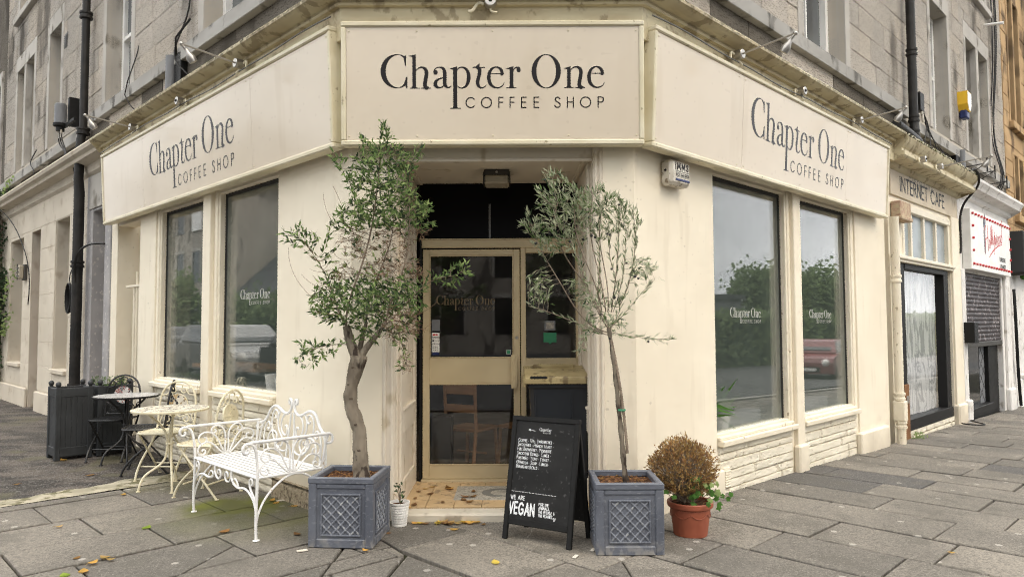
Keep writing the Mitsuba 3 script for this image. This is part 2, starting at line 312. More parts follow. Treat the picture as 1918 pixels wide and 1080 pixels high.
def fr(org, u, o, z=(0, 0, 1)):
    F = np.eye(4); F[:3, 0], F[:3, 1], F[:3, 2], F[:3, 3] = u, o, z, org; return F
YD, XR, XL = 5.55, .96, -1.255
FR = fr((XR, YD, 0), (S, S, 0), (S, -S, 0))       # right street front: u along it, o out of it
FL = fr((XL, YD, 0), (-S, S, 0), (-S, -S, 0))     # left street front
FF = fr((0, YD, 0), (1, 0, 0), (0, -1, 0))        # the corner face with the door
def at(F, u, o, z): return F[:3, :3] @ np.array([u, o, z]) + F[:3, 3]
def wallface(F, u, o, z, ru=1.):                  # frame for flat lettering: x along u (reading left to right), y up, z out of the wall
    return fr(at(F, u, o, z), F[:3, 0] * ru, (0, 0, 1), F[:3, 1])
def rects_minus(r, holes):
    out = [r]
    for (a, b, c, d) in holes:
        nx = []
        for (x0, x1, z0, z1) in out:
            if b <= x0 or a >= x1 or d <= z0 or c >= z1: nx.append((x0, x1, z0, z1)); continue
            if a > x0: nx.append((x0, a, z0, z1))
            if b < x1: nx.append((b, x1, z0, z1))
            l, h = max(x0, a), min(x1, b)
            if c > z0: nx.append((l, h, z0, c))
            if d < z1: nx.append((l, h, d, z1))
        out = nx
    return [q for q in out if q[1] - q[0] > .02 and q[3] - q[2] > .02]
def gz(x, y):                                      # the pavement falls away along the right street
    return -.025 * np.maximum(0, (np.asarray(x) + np.asarray(y) - 7.4) * S) - .0
def grid(nx, ny, x0, x1, y0, y1):
    X, Y = np.meshgrid(np.linspace(x0, x1, nx), np.linspace(y0, y1, ny), indexing='ij')
    i, j = np.meshgrid(np.arange(nx - 1), np.arange(ny - 1), indexing='ij'); q = i * ny + j
    f = np.vstack([np.stack([q, q + ny, q + ny + 1], -1).reshape(-1, 3), np.stack([q, q + ny + 1, q + 1], -1).reshape(-1, 3)])
    return np.stack([X.ravel(), Y.ravel(), X.ravel() * 0], 1), f
def rough_block(u0, u1, o, z0, z1, seed, amp=.018, nu=15, nz=6, dep=.05):
    """A rock-faced block: a displaced front that falls back to its joints, with sides."""
    v, f = grid(nu, nz, 0, 1, 0, 1)
    V = v[:, 1]; v[:, 1] = np.where((V > .01) & (V < .99), .08 + (V - 1 / (nz - 1)) / (1 - 2 / (nz - 1)) * .84, V); U, V = v[:, 0], v[:, 1]; edge = np.minimum(1, np.minimum(np.minimum(U, 1 - U) * (u1 - u0) / .012, np.minimum(V, 1 - V) * (z1 - z0) / .006))
    P = np.stack([u0 + U * (u1 - u0), V * 0, z0 + V * (z1 - z0)], 1)
    h = meshkit.fbm(np.stack([P[:, 0] * 34, P[:, 2] * 48, P[:, 0] * 0 + seed * 3.1], 1), 3, 5)
    P[:, 1] = o + edge * amp * (.25 + 1.1 * h) - (1 - edge) * .006
    ring = np.r_[np.arange(nu) * nz, (nu - 1) * nz + np.arange(1, nz), (np.arange(nu - 2, -1, -1)) * nz + nz - 1, np.arange(nz - 2, 0, -1)]
    bk = P[ring].copy(); bk[:, 1] = o - dep; k = len(P); n = len(ring); i = np.arange(n); j = (i + 1) % n
    sides = np.vstack([np.stack([ring[i], k + i, k + j], 1), np.stack([ring[i], k + j, ring[j]], 1)])
    return trimesh.Trimesh(np.vstack([P, bk]), np.vstack([f[:, ::-1], sides]), process=False)
def sweep(F_pts, prof, closed_prof=False):
    """Profile (o, z) swept along a plan polyline with mitred corners; o points to the right-hand side of the path's travel."""
    p = np.asarray(F_pts, float); d = np.diff(p, axis=0); d /= np.linalg.norm(d, axis=1, keepdims=True)
    nrm = np.stack([d[:, 1], -d[:, 0]], 1); mit = []
    for i in range(len(p)):
        if i == 0: mit.append(nrm[0])
        elif i == len(p) - 1: mit.append(nrm[-1])
        else:
            m = nrm[i - 1] + nrm[i]; mit.append(m / (m @ nrm[i]))
    mit = np.array(mit); prof = np.asarray(prof, float); k = len(prof)
    v = np.array([[*(p[i] + mit[i] * o), z] for i in range(len(p)) for o, z in prof])
    f = []
    for i in range(len(p) - 1):
        for j in range(k if closed_prof else k - 1):
            a, b = i * k + j, i * k + (j + 1) % k
            f += [[a, b, b + k], [a, b + k, a + k]]
    if closed_prof:
        f += [[0, j + 1, j] for j in range(1, k - 1)] + [[(len(p) - 1) * k, (len(p) - 1) * k + j, (len(p) - 1) * k + j + 1] for j in range(1, k - 1)]
    m = trimesh.Trimesh(v, np.array(f), process=False); return m
# ---------------------------------------------------------------- lettering
def pen(*pts, n=9):
    p = np.array(pts, float); d = np.r_[0, np.cumsum(np.linalg.norm(np.diff(p[:, :2], axis=0), axis=1))]
    q = np.linspace(0, d[-1], n * (len(p) - 1) + 1)
    xy = CubicSpline(d, p[:, :2])(q) if len(p) > 2 else np.stack([np.interp(q, d, p[:, k]) for k in (0, 1)], 1)
    w = np.interp(q, d, p[:, 2])
    ds = [Point(a).buffer(max(b, 1e-4) / 2, 6) for a, b in zip(xy, w)]
    return unary_union([MultiPoint(list(a.exterior.coords) + list(b.exterior.coords)).convex_hull for a, b in zip(ds[:-1], ds[1:])])
def ell(cx, cy, rx, ry): return affinity.scale(Point(cx, cy).buffer(1, 24), rx, ry, origin=(cx, cy))
def R_(x0, y0, x1, y1): return sbox(x0, y0, x1, y1)
def serif(x0, x1, y, c): return unary_union([R_(x0, y - 4, x1, y + 2), Polygon([(c - 22, y - 3), (c + 22, y - 3), (c + 13, y - 14), (c - 13, y - 14)])])
def logo_serif():
    g = []
    g.append((ell(215, 213, 123, 130) - ell(231, 213, 100, 125)) - Polygon([(268, 213), (330, 120), (330, 306)]) - R_(285, 60, 400, 400))
    g += [pen((250, 92, 9), (272, 108, 12), (281, 122, 10)), Polygon([(266, 104), (288, 90), (286, 172), (279, 172), (272, 130)]), pen((240, 338, 7), (270, 320, 14), (287, 297, 11)), Polygon([(270, 312), (288, 255), (296, 255), (296, 344), (288, 342), (282, 322)])]
    g += [R_(335, 92, 362, 342), Polygon([(307, 97), (362, 85), (362, 110), (330, 104)]), serif(317, 388, 344, 348), serif(402, 477, 344, 443), pen((360, 215, 6), (380, 192, 8), (410, 184, 13), (434, 198, 24), (443, 225, 29), (443, 342, 29))]
    g += [ell(512, 223, 17, 18), pen((500, 214, 8), (515, 192, 7), (545, 184, 8), (570, 193, 20), (582, 220, 28), (582, 300, 28), (588, 325, 24), (604, 338, 12), (631, 326, 6)), pen((578, 263, 7), (540, 273, 11), (514, 295, 24), (510, 316, 28), (524, 335, 20), (548, 340, 9), (575, 318, 6))]
    g += [R_(647, 190, 677, 497), serif(624, 706, 499, 662), Polygon([(618, 196), (677, 178), (677, 205), (647, 203)]), pen((675, 215, 5), (690, 192, 8), (712, 184, 9), (745, 198, 18), (766, 245, 29), (764, 285, 29), (745, 328, 18), (714, 343, 8), (676, 322, 6))]
    g += [pen((834, 185, 27), (834, 300, 27), (841, 328, 22), (862, 342, 10), (885, 336, 8), (901, 322, 5)), Polygon([(820, 190), (797, 190), (797, 184), (820, 180), (850, 155), (848, 190)]), R_(820, 184, 892, 190)]
    def e(dx): return [pen((936 + dx, 235, 6), (1034 + dx, 235, 6)), pen((1020 + dx, 237, 26), (1012 + dx, 203, 22), (975 + dx, 184, 8), (938 + dx, 204, 20), (920 + dx, 262, 29), (934 + dx, 315, 24), (976 + dx, 342, 11), (1012 + dx, 336, 8), (1037 + dx, 303, 5)), R_(1020 + dx, 225, 1034 + dx, 238)]
    g += e(0) + [R_(1080, 190, 1108, 342), serif(1052, 1131, 344, 1094), Polygon([(1050, 196), (1108, 178), (1108, 206), (1080, 203)]), pen((1106, 215, 5), (1122, 192, 8), (1150, 190, 16)), ell(1149, 206, 16, 18)]
    g.append(ell(1360, 218, 112, 130) - ell(1360, 218, 75, 125))
    g += [R_(1520, 190, 1547, 342), serif(1497, 1568, 344, 1533), serif(1582, 1657, 344, 1626), Polygon([(1494, 196), (1547, 180), (1547, 206), (1520, 203)]), pen((1545, 215, 6), (1565, 192, 8), (1592, 185, 12), (1617, 198, 23), (1626, 225, 28), (1626, 342, 28))] + e(767)
    return unary_union(g)
GL = {  # single-stroke capitals in a box one unit high
 'A': (.72, [[(0, 0), (.36, 1), (.72, 0)], [(.13, .34), (.59, .34)]]), 'B': (.55, [[(0, 0), (0, 1), (.3, 1), (.46, .9), (.46, .66), (.3, .54), (0, .54)], [(.3, .54), (.5, .42), (.5, .12), (.32, 0), (0, 0)]]),
 'C': (.86, [[(.82, .82), (.68, .95), (.5, 1), (.3, .95), (.1, .78), (.02, .5), (.1, .22), (.3, .05), (.5, 0), (.68, .05), (.82, .18)]]), 'D': (.7, [[(0, 0), (0, 1), (.3, 1), (.58, .85), (.68, .5), (.58, .15), (.3, 0), (0, 0)]]),
 'E': (.48, [[(.48, 1), (0, 1), (0, 0), (.48, 0)], [(0, .52), (.44, .52)]]), 'F': (.45, [[(.45, 1), (0, 1), (0, 0)], [(0, .52), (.42, .52)]]),
 'G': (.86, [[(.8, .82), (.5, 1), (.2, .9), (.02, .5), (.2, .1), (.5, 0), (.82, .18), (.82, .45), (.52, .45)]]), 'H': (.62, [[(0, 0), (0, 1)], [(.62, 0), (.62, 1)], [(0, .52), (.62, .52)]]),
 'I': (.06, [[(.03, 0), (.03, 1)]]), 'K': (.6, [[(0, 0), (0, 1)], [(.55, 1), (0, .45)], [(.18, .6), (.6, 0)]]), 'L': (.42, [[(0, 1), (0, 0), (.42, 0)]]), 'M': (.8, [[(0, 0), (.1, 1), (.4, .25), (.7, 1), (.8, 0)]]),
 'N': (.66, [[(0, 0), (0, 1), (.66, 0), (.66, 1)]]), 'O': (1., [[(.5 + .5 * math.cos(a), .5 + .5 * math.sin(a)) for a in np.linspace(0, 2 * np.pi, 25)]]), 'P': (.48, [[(0, 0), (0, 1), (.28, 1), (.46, .9), (.46, .62), (.28, .5), (0, .5)]]),
 'R': (.54, [[(0, 0), (0, 1), (.28, 1), (.46, .9), (.46, .64), (.28, .53), (0, .53)], [(.22, .53), (.54, 0)]]), 'S': (.56, [[(.5, .84), (.4, .97), (.26, 1), (.1, .92), (.06, .75), (.16, .6), (.4, .46), (.52, .3), (.5, .12), (.36, .01), (.2, 0), (.08, .08), (.02, .2)]]),
 'T': (.56, [[(0, 1), (.56, 1)], [(.28, 1), (.28, 0)]]), 'U': (.6, [[(0, 1), (0, .3), (.1, .06), (.3, 0), (.5, .06), (.6, .3), (.6, 1)]]), 'V': (.62, [[(0, 1), (.31, 0), (.62, 1)]]), 'W': (.9, [[(0, 1), (.22, 0), (.45, .8), (.68, 0), (.9, 1)]]),
 '&': (.6, [[(.6, 0), (.15, .8), (.3, 1), (.42, .82), (.08, .3), (.2, .02), (.42, .05), (.58, .4)]]), '.': (.06, [[(.0, .02), (.05, .02)]]), ',': (.08, [[(.05, .05), (.0, -.15)]]), '-': (.1, [[(.0, .42), (.08, .42)]]), ' ': (.3, [])}
def strokes(txt, h, w, gap=.22, jit=0., big=None, seed=0, width=None, xs=1.):
    """Single-stroke lettering as a flat shape; lower-case letters are set as small capitals."""
    r = random.Random(seed); x, out = 0., []
    for ch in txt:
        sc = h * (1. if ch.isupper() or not big else big); wd, ls = GL.get(ch.upper(), GL[' '])
        dy, sh, s2 = r.uniform(-jit, jit) * h, r.uniform(-jit, jit) * 1.2, 1 + r.uniform(-jit, jit)
        for l in ls:
            from shapely.geometry import LineString
            out.append(LineString([(x + (a * xs + sh * b) * sc, dy + b * sc * s2) for a, b in l]).buffer(w / 2, 4))
        x += (wd * xs + gap) * sc
    g = unary_union(out); b = g.bounds
    if width: g = affinity.scale(g, width / (b[2] - b[0]), 1, origin=(b[0], 0))
    return g
def logo_sans():
    gs = []
    for t, x0, x1 in (('C', 740, 812), ('O', 859, 944), ('F', 992, 1032), ('F', 1078, 1118), ('E', 1166, 1210), ('E', 1262, 1306), ('S', 1420, 1470), ('H', 1517, 1571), ('O', 1617, 1704), ('P', 1752, 1801)):
        g = strokes(t, 78, 8.5, width=x1 - x0); b = g.bounds
        gs.append(affinity.translate(g, x0 - b[0], 0))
    return affinity.translate(affinity.scale(unary_union(gs), 1, -1, origin=(0, 0)), 0, 494)
_lg = affinity.scale(unary_union([logo_serif(), logo_sans()]), 1 / 1711, -1 / 1711, origin=(0, 0))
LOGO = affinity.translate(_lg, -92 / 1711, 499 / 1711).simplify(.00035)     # one unit wide, .242 high, origin bottom left
LOGO3 = extr(LOGO, 1.)
def logo(width, depth, height=None):
    return trimesh.Trimesh(LOGO3.vertices * [width, height / .242 if height else width, depth], LOGO3.faces, process=False)
# ================================================================ ground
def mesh_ground(x0, x1, y0, y1, n, z, fn=gz):
    v, f = grid(n, n, x0, x1, y0, y1); v[:, 2] = z + fn(v[:, 0], v[:, 1])
    return trimesh.Trimesh(v, f, process=False)
ground('pavement', mesh_ground(-30, 30, -30, 36, 80, -.026), 'joint', 'grey stone slab pavement in front of the shop')
# flat road round the outside of both pavements (behind the viewer, seen in the windows)
rd = Polygon([(-60, 70), (-1.255 - 4.6 * S * 2 - 60, 5.55 + 60), (-60, -60), (70, -60), (70, 60)])
va = np.array([at(FL, 45, 4.6, 0), at(FL, -1.9, 4.6, 0), at(FR, -1.9, 4.6, 0), at(FR, 45, 4.6, 0), (75, -20, 0), (30, -60, 0), (-30, -60, 0), (-75, -20, 0)])
ground('road', trimesh.Trimesh(np.c_[va[:, :2], np.array([0, 0, 0, -.9, -1., 0, 0, 0]) + .03], [[0, 1, 7], [1, 6, 7], [1, 2, 6], [2, 5, 6], [2, 3, 5], [3, 4, 5]], process=False), 'asphalt', 'dark asphalt carriageway of the two streets')
ks = []
for F, L in ((FL, 44), (FR, 44)):
    for i in range(22): ks.append(B(-1.5 + i * 2, .49 + i * 2, 4.42, 4.6, -.3, .0 + .04, .012)); ks[-1] = warp(ks[-1], F)
for k in ks: k.vertices[:, 2] += gz(k.vertices[:, 0], k.vertices[:, 1])
ground('kerb', ks, 'course', 'grey stone kerb along the edge of the pavement')
# tarmac strip on the left street
tq = []
for (u0, u1) in ((2.66, 4), (4, 7), (7, 12), (12, 26)):
    v, f = grid(14, 14, u0, u1, -.4, 4.42); tq.append((v, f))
tm = []
for v, f in tq:
    P = np.array([at(FL, a, b, 0) for a, b in v[:, :2]])
    P[:, 2] = -.004 + .012 * (meshkit.fbm(P * [1.2, 1.2, 1], 3, 9) - .5) * np.minimum(1, np.maximum(0, v[:, 0] - 2.86) * 2)
    tm.append(trimesh.Trimesh(P, f, process=False))
tm = cat(tm)
if (np.cross(tm.triangles[0][1] - tm.triangles[0][0], tm.triangles[0][2] - tm.triangles[0][0])[2]) < 0: tm = trimesh.Trimesh(tm.vertices, tm.faces[:, ::-1], process=False)
ground('tarmac', tm, 'tarmac', 'worn dark tarmac on the left street beyond the slabs', smooth=True)

# --- slabs: rows run square to each street and meet in a ragged mitre before the door
def slab_mesh(poly, gap=.0045, bev=.004, dz=0., tilt=(0, 0)):
    poly = poly.buffer(-gap, join_style=2)
    if poly.is_empty or poly.geom_type != 'Polygon' or poly.area < .004: return None
    ins = poly.buffer(-bev, join_style=2)
    if ins.is_empty or ins.geom_type != 'Polygon': return None
    c = np.array(poly.exterior.coords)[:-1]; ci = np.array(ins.exterior.coords)[:-1]
    if len(c) != len(ci):
        from shapely.ops import triangulate
        m = trimesh.creation.extrude_polygon(poly, .03, engine='earcut'); v = m.vertices.copy(); v[:, 2] += -.03
    else:
        if not poly.exterior.is_ccw: c, ci = c[::-1], ci[::-1]
        k0 = np.argmin(np.linalg.norm(ci - c[0], axis=1)); ci = np.roll(ci, -k0, 0)
        n = len(c); i = np.arange(n); j = (i + 1) % n
        v = np.vstack([np.c_[c, np.full(n, -.03)], np.c_[c, np.full(n, -bev)], np.c_[ci, np.zeros(n)]])
        tf = trimesh.creation.triangulate_polygon(Polygon(ci), engine='earcut')
        tv, tff = tf
        mp = cKDTree(ci).query(tv)[1]
        tff = mp[tff]
        a, b, cc = ci[tff[:, 0]], ci[tff[:, 1]], ci[tff[:, 2]]
        fl = ((b - a)[:, 0] * (cc - a)[:, 1] - (b - a)[:, 1] * (cc - a)[:, 0]) < 0
        tff[fl] = tff[fl][:, ::-1]
        f = np.vstack([np.stack([i, j, n + j], 1), np.stack([i, n + j, n + i], 1), np.stack([n + i, n + j, 2 * n + j], 1), np.stack([n + i, 2 * n + j, 2 * n + i], 1), 2 * n + tff])
        m = trimesh.Trimesh(v, f, process=False)
    cx, cy = poly.centroid.x, poly.centroid.y
    v[:, 2] += dz + (v[:, 0] - cx) * tilt[0] + (v[:, 1] - cy) * tilt[1] + gz(v[:, 0], v[:, 1])
    return trimesh.Trimesh(v, m.faces, process=False)
rs = random.Random(5)
MIT = [(-1.255, 5.55), (-1.0, 5.12), (-.90, 5.03), (-.705, 4.745), (-1.15, 4.335), (-1.2, 3.2), (-1.1, 1.0), (-.9, -3)]
leftside = Polygon(MIT + [(-40, -3), (-40, 50), (-1.255, 50)]); rightside = Polygon(MIT + [(40, -3), (40, 50), (-1.255, 50)])
def uo(F, u0, u1, o0, o1): return Polygon([tuple(at(F, u, o, 0)[:2]) for u, o in ((u0, o0), (u1, o0), (u1, o1), (u0, o1))])
front_clip = Polygon([(-1.255, 5.55), (XR, 5.55), (XR + 30, 35.55), (40, -5), (-40, -5), (-31.255, 35.55)])
polys = []
ub = [-4.6, -4.0, -3.4, -2.86, -2.3, -1.73, -1.12, -.66, -.1, .45, 1.05, 1.69, 2.25, 2.86, 3.42, 3.95, 4.5] + [4.5 + .55 * k for k in range(1, 26)]
known = {.45: [.32, 1.12, 1.9], -.1: [.2, .95, 1.75], 1.05: [.82, 1.74], 1.69: [.3, 1.14, 2.04], 2.25: [.85, 1.76], 2.86: [.25, 1.17, 2.1], 3.42: [.9, 1.79], 3.95: [.45, 1.25]}
for a, b in zip(ub[:-1], ub[1:]):
    cuts = list(known.get(a, [])) or [rs.uniform(.1, .8)]
    while cuts[-1] < 4.3: cuts.append(cuts[-1] + rs.uniform(.75, 1.15))
    cuts = [-.5 if a < -.3 else -.05] + ([-3.] if False else []) + cuts
    if a < -.3: cuts = [-1.6, -.7] + [c for c in cuts if c > -.4]
    for c0, c1 in zip(cuts[:-1], cuts[1:]):
        polys.append((uo(FR, a + .005, b - .006, c0, min(c1, 4.42)), rightside))
lb = [-4.2, -3.6, -3.0, -2.4, -1.85, -1.3, -.75, -.29, .36, .95, 1.6, 2.24]
knownL = {1.6: [.9, 1.62, 2.5], .95: [.55, 1.44, 2.3], .36: [.35, 1.16, 2.05], 2.24: [1.9, 2.6]}
for a, b in zip(lb[:-1], lb[1:]):
    cuts = [-.05] + list(knownL.get(a, [rs.uniform(.3, .9)]))
    if a < -.3: cuts = [-1.6, -.7, rs.uniform(.1, .5)]
    while cuts[-1] < 4.3: cuts.append(cuts[-1] + rs.uniform(.75, 1.1))
    for c0, c1 in zip(cuts[:-1], cuts[1:]): polys.append((uo(FL, a + .005, b - .006, c0, min(c1, 4.42)), leftside))
polys += [(uo(FL, 2.24, 2.42, -.05, .9), leftside), (uo(FL, 2.24, 2.42, .9, 1.95), leftside)]
from shapely.geometry import LineString
from shapely.ops import split
CUTS = [LineString([(-1.15, 4.95), (-1.15, 4.335)]), LineString([(-.70, 4.76), (-.77, 4.2), (-.9, 3.6)]), LineString([(-2.44, 4.80), (-2.56, 4.2)]), LineString([(-1.82, 5.45), (-2.03, 4.30)]), LineString([(.69, 4.66), (.73, 3.9)]), LineString([(-.32, 5.0), (-.62, 4.74)])]
slabs = []
for P, side in polys:
    q = P.intersection(side).intersection(front_clip)
    for g in getattr(q, 'geoms', [q]):
        if g.geom_type != 'Polygon' or g.area < .006: continue
        ps = [g]
        for c in CUTS:
            nx = []
            for z in ps:
                try: nx += [w for w in split(z, c).geoms]
                except Exception: nx.append(z)
            ps = nx
        slabs += [z for z in ps if z.area > .006]
slabs.sort(key=lambda g: math.hypot(g.centroid.x, g.centroid.y + .5) if g.centroid.y > 2.5 else 90 + g.centroid.y)
dark_u = [(FR, 3.0, 3.4, .6), (FR, 2.5, 1.0, .5)]
rest = []
for i, g in enumerate(slabs):
    m = slab_mesh(g, gap=rs.uniform(.005, .011), bev=rs.uniform(.004, .009), dz=rs.uniform(-.005, .003), tilt=(rs.uniform(-.007, .007), rs.uniform(-.007, .007)))
    if m is None: continue
    v = rs.choice([0, 0, 0, 1, 1, 2])
    r_ = np.array([g.centroid.x - XR, g.centroid.y - YD]); uu, oo = r_ @ [S, S], r_ @ [S, -S]
    if (2.2 < uu < 3.4 and oo < .95) or (1.6 < uu < 2.3 and oo < .5): v = 1 if uu < 2.25 else 3
    if 4.4 < uu < 5.05 and 1.6 < oo < 2.6: v = 3
    if i < 230: part('pavement', 'slab', m, 'slab%d' % v)
    else: rest.append(m)
if rest: part('pavement', 'far_slabs', rest, 'slab0', stuff=True)
# rough concrete strip between slabs and tarmac
v, f = grid(120, 6, 0, 1, 0, 1)
P = np.array([at(FL, 2.425 + b * (.36 + .05 * math.sin(a * 9) + .03 * math.sin(a * 31) + .018 * math.sin(a * 77)) * (1 - .2 * a), .0 + a * 2.9, 0) for a, b in v[:, :2]]); P[:, 2] = .001 + .004 * meshkit.noise(P * 9, 3)
cs = trimesh.Trimesh(P, f, process=False)
if np.cross(cs.triangles[0][1] - cs.triangles[0][0], cs.triangles[0][2] - cs.triangles[0][0])[2] < 0: cs = trimesh.Trimesh(P, f[:, ::-1], process=False)
part('tarmac', 'concrete_strip', cs, 'kerb_concrete', smooth=True)

# ================================================================ the coffee shop (ground floor)
shop = thing('coffee_shop', 'cream painted corner coffee shop with large windows and a recessed gold framed door', 'shop')
W = []
def wb(F, *a, **k): W.append(warp(B(*a, **k), F))
# right front
for a, b in ((0, 1.235), (2.79, 3.055), (4.60, 5.84)): wb(FR, a, b, -.22, 0, -.4, 3.9, .006)
for a, b in ((1.235, 2.79), (3.055, 4.60)): wb(FR, a, b, -.22, -.03, -.5, .40, 0); wb(FR, a, b, -.22, -.002, 2.92, 3.9, .004)
# left front
for a, b in ((0, 1.23), (2.56, 2.90), (4.25, 4.90)): wb(FL, a, b, -.22, 0, -.2, 3.9, .006)
for a, b in ((1.23, 2.56), (2.90, 4.25)): wb(FL, a, b, -.22, -.03, -.2, .79, 0); wb(FL, a, b, -.22, -.002, 2.92, 3.9, .004)
wb(FL, 4.90, 5.86, -.22, -.01, 2.86, 3.9, .004); wb(FL, 4.88, 5.9, -.62, -.42, -.2, 2.95, 0); wb(FL, 5.86, 6.12, -.6, 0, -.2, 3.9, .006); wb(FL, 4.88, 4.9, -.6, -.2, -.2, 2.95, 0)
# corner front
wb(FF, -1.255, -1.012, -.14, 0, -.3, 2.95, .0); wb(FF, .72, .96, -.14, 0, -.3, 2.95, .0); wb(FF, -1.255, .96, -.14, -.004, 2.95, 3.9, 0)
part(shop, 'wall', W, 'cream', label='cream painted shopfront wall')
# narrow proud pilasters on the mullions and the pier beside the downpipe
for (F, a, b, zt, zf, ff, n) in ((FR, 2.84, 3.02, 2.92, .22, .075, 'pilaster'), (FL, 2.63, 2.83, 2.92, .18, .07, 'pilaster'), (FR, 4.69, 5.80, 2.92, None, 0, 'pilaster'), (FL, 4.32, 4.88, 2.92, None, 0, 'pilaster')):
    ms = [B(a, b, -.005, .045 if zf else .02, -.4, zt, .008)]
    if zf: ms += [B(a - .03, b + .03, 0, ff, -.4, zf, .02)]
    part(shop, n, ms, 'cream', FR if F is FR else FL)
for q_ in (B(-.03, 1.262, 0, .06, -.3, .20, .03), B(4.60, 5.62, 0, .075, -.4, .15, .035)): part(shop, 'plinth', q_, 'cream', FR)
hv = rough_block(-.04, 1.2, .05, -.06, .15, 3, .02, 30, 8, .06)
part(shop, 'plinth', [hv], 'harl', FL, smooth=True, label='rough pebbly plinth beside the bench')
# painted rock-faced stones under the windows
rb = random.Random(3)
for (F, a, b, zt, zb) in ((FR, 1.25, 2.8, .395, -.24), (FR, 3.06, 4.62, .405, -.32), (FL, 1.2, 2.62, .775, -.1), (FL, 2.84, 4.28, .775, -.1)):
    z = zt; row = 0
    while z > zb:
        h = rb.uniform(.065, .10); x = a - rb.uniform(0, .5)
        while x < b - .03:
            w = rb.uniform(.55, 1.3); x0, x1 = max(a, x), min(b, x + w)
            if x1 - x0 > .05: part(shop, 'base_stone', rough_block(x0 + .0015, x1 - .0015, -.010, z - h + .003, z - .003, rb.random() * 90, .022, int(12 + (x1 - x0) * 26), 7), 'base_stone', F, smooth=40)
            x += w
        z -= h; row += 1
for u0 in (1.30,):                                              # a cast vent with louvres
    part(shop, 'vent', [B(u0, u0 + .11, 0, .028, .02, .20, .004)] + [B(u0 + .008, u0 + .102, .02, .038, .03 + k * .022, .042 + k * .022, .003) for k in range(7)], 'trim', FR)
# windows
def shop_window(F, u0, u1, z0, z1, near_gasket, lab, sill_ext):
    ms = [B(u1 - .055, u1, -.12, -.006, z0, z1, .006), B(u0, u0 + .02, -.12, -.02, z0, z1, .004), B(u0, u1, -.12, -.008, z1 - .055, z1 - .001, .006), B(u0, u1, -.12, -.012, z0, z0 + .045, .006),
          B(u1 - .022, u1 - .0, -.03, .006, z0, z1, .006), B(u0, u1, -.03, .004, z1 - .02, z1 - .0005, .006)]
    w = part(shop, 'window', ms, 'trim', F, label=lab)
    a, b, c, d = u0 + .02, u1 - .055, z0 + .045, z1 - .055
    part(w, 'gasket', [B(b - .026, b - .001, -.10, -.062, c, d, 0), B(a, b - .026, -.10, -.062, d - .036, d - .001, 0), B(a, a + .012, -.10, -.062, c, d - .036, 0)], 'gasket', F)
    for o_, gm in ((-.07, 'glass'), (-.09, 'clear_glass')): part(w, 'pane', trimesh.Trimesh([(a, o_, c), (b, o_, c), (b, o_, d), (a, o_, d)], [[0, 1, 2], [0, 2, 3]], process=False), gm, F)  # second pane added behind the first to strengthen the reflections
    e0, e1 = sill_ext
    part(w, 'sill', [B(u0 - e0, u1 + e1, -.1, .065, z0 - .065, z0 - .012, .008), B(u0, u1, -.1, .03, z0 - .014, z0 + .02, .008)], 'trim', F)
    return w
w1 = shop_window(FR, 1.235, 2.79, .46, 2.92, 1, 'large shop window on the right beside the corner', (-.004, .03))
w2 = shop_window(FR, 3.055, 4.60, .46, 2.92, 1, 'large shop window next to the cream downpipe', (.02, .04))
w3 = shop_window(FL, 1.23, 2.56, .845, 2.92, 1, 'shop window behind the white bench', (-.002, .02))
w4 = shop_window(FL, 2.90, 4.25, .845, 2.92, 1, 'shop window behind the bistro tables', (.03, .1))
for w, F, u, z, wd, ru in ((w1, FR, 1.64, 1.50, .63, 1), (w2, FR, 3.47, 1.50, .63, 1), (w3, FL, 2.135, 1.70, .63, -1), (w4, FL, 3.78, 1.70, .01, -1)):
    if wd > .1: part(w, 'lettering', logo(wd, .001), 'etch', wallface(F, u, -.069, z, ru))
part(w1, 'sticker', B(1.265, 1.345, -.0695, -.0685, .63, .745, 0), 'white', FR); part(w1, 'sticker', B(1.28, 1.33, -.0684, -.068, .655, .715, 0), 'blue', FR)
# doorway
tr = []
for x0, x1 in ((-1.012, -.915), (.64, .72)):
    tr += [B(x0, x1, -.14, .004, -.2, 2.955, .004), B(x0 + .012, x0 + .032, 0, .016, -.2, 2.94, .005), B(x1 - .03, x1 - .010, 0, .016, -.2, 2.94, .005)]
part(shop, 'door_surround', tr, 'recess', FF)
part(shop, 'lintel', [B(-.915, .64, -.14, -.03, 2.80, 2.95, .006), B(-.915, .64, -.034, -.018, 2.785, 2.81, .005)], 'recess', FF)
rec = []
YB = 6.6
for sx, x0, x1 in ((-1, -.945, -.905), (1, .63, .67)):
    rec.append(B(x0, x1, 5.68, YB, 0, 2.83, 0))
    xf = x1 if sx < 0 else x0                                    # panelled face
    for (y0, y1, z0, z1) in ((5.69, 5.80, .08, 2.8), (6.47, 6.59, .08, 2.8), (5.80, 6.47, .62, .80), (5.80, 6.47, 2.6, 2.8), (5.69, 6.59, .06, .24)):
        rec.append(B(min(xf, xf - sx * .022), max(xf, xf - sx * .022), y0, y1, z0, z1, .006))
    rec.append(B(min(xf, xf - sx * .034), max(xf, xf - sx * .034), 5.78, 6.49, .80, .825, .008))
    part(shop, 'reveal', rec, 'recess'); rec = []
part(shop, 'porch_ceiling', [B(-.95, .68, 5.66, 6.66, 2.815, 2.9, 0), B(-.86, -.83, 5.7, 6.6, 2.80, 2.82, .004), B(.56, .59, 5.7, 6.6, 2.80, 2.82, .004)], 'recess')
part(shop, 'step', [B(-.915, .64, 5.50, 5.68, -.1, .058, .014)], 'step')
part(shop, 'porch_floor', B(-.95, .68, 5.6, 6.7, -.05, .05, 0), 'joint')
rt = random.Random(9)
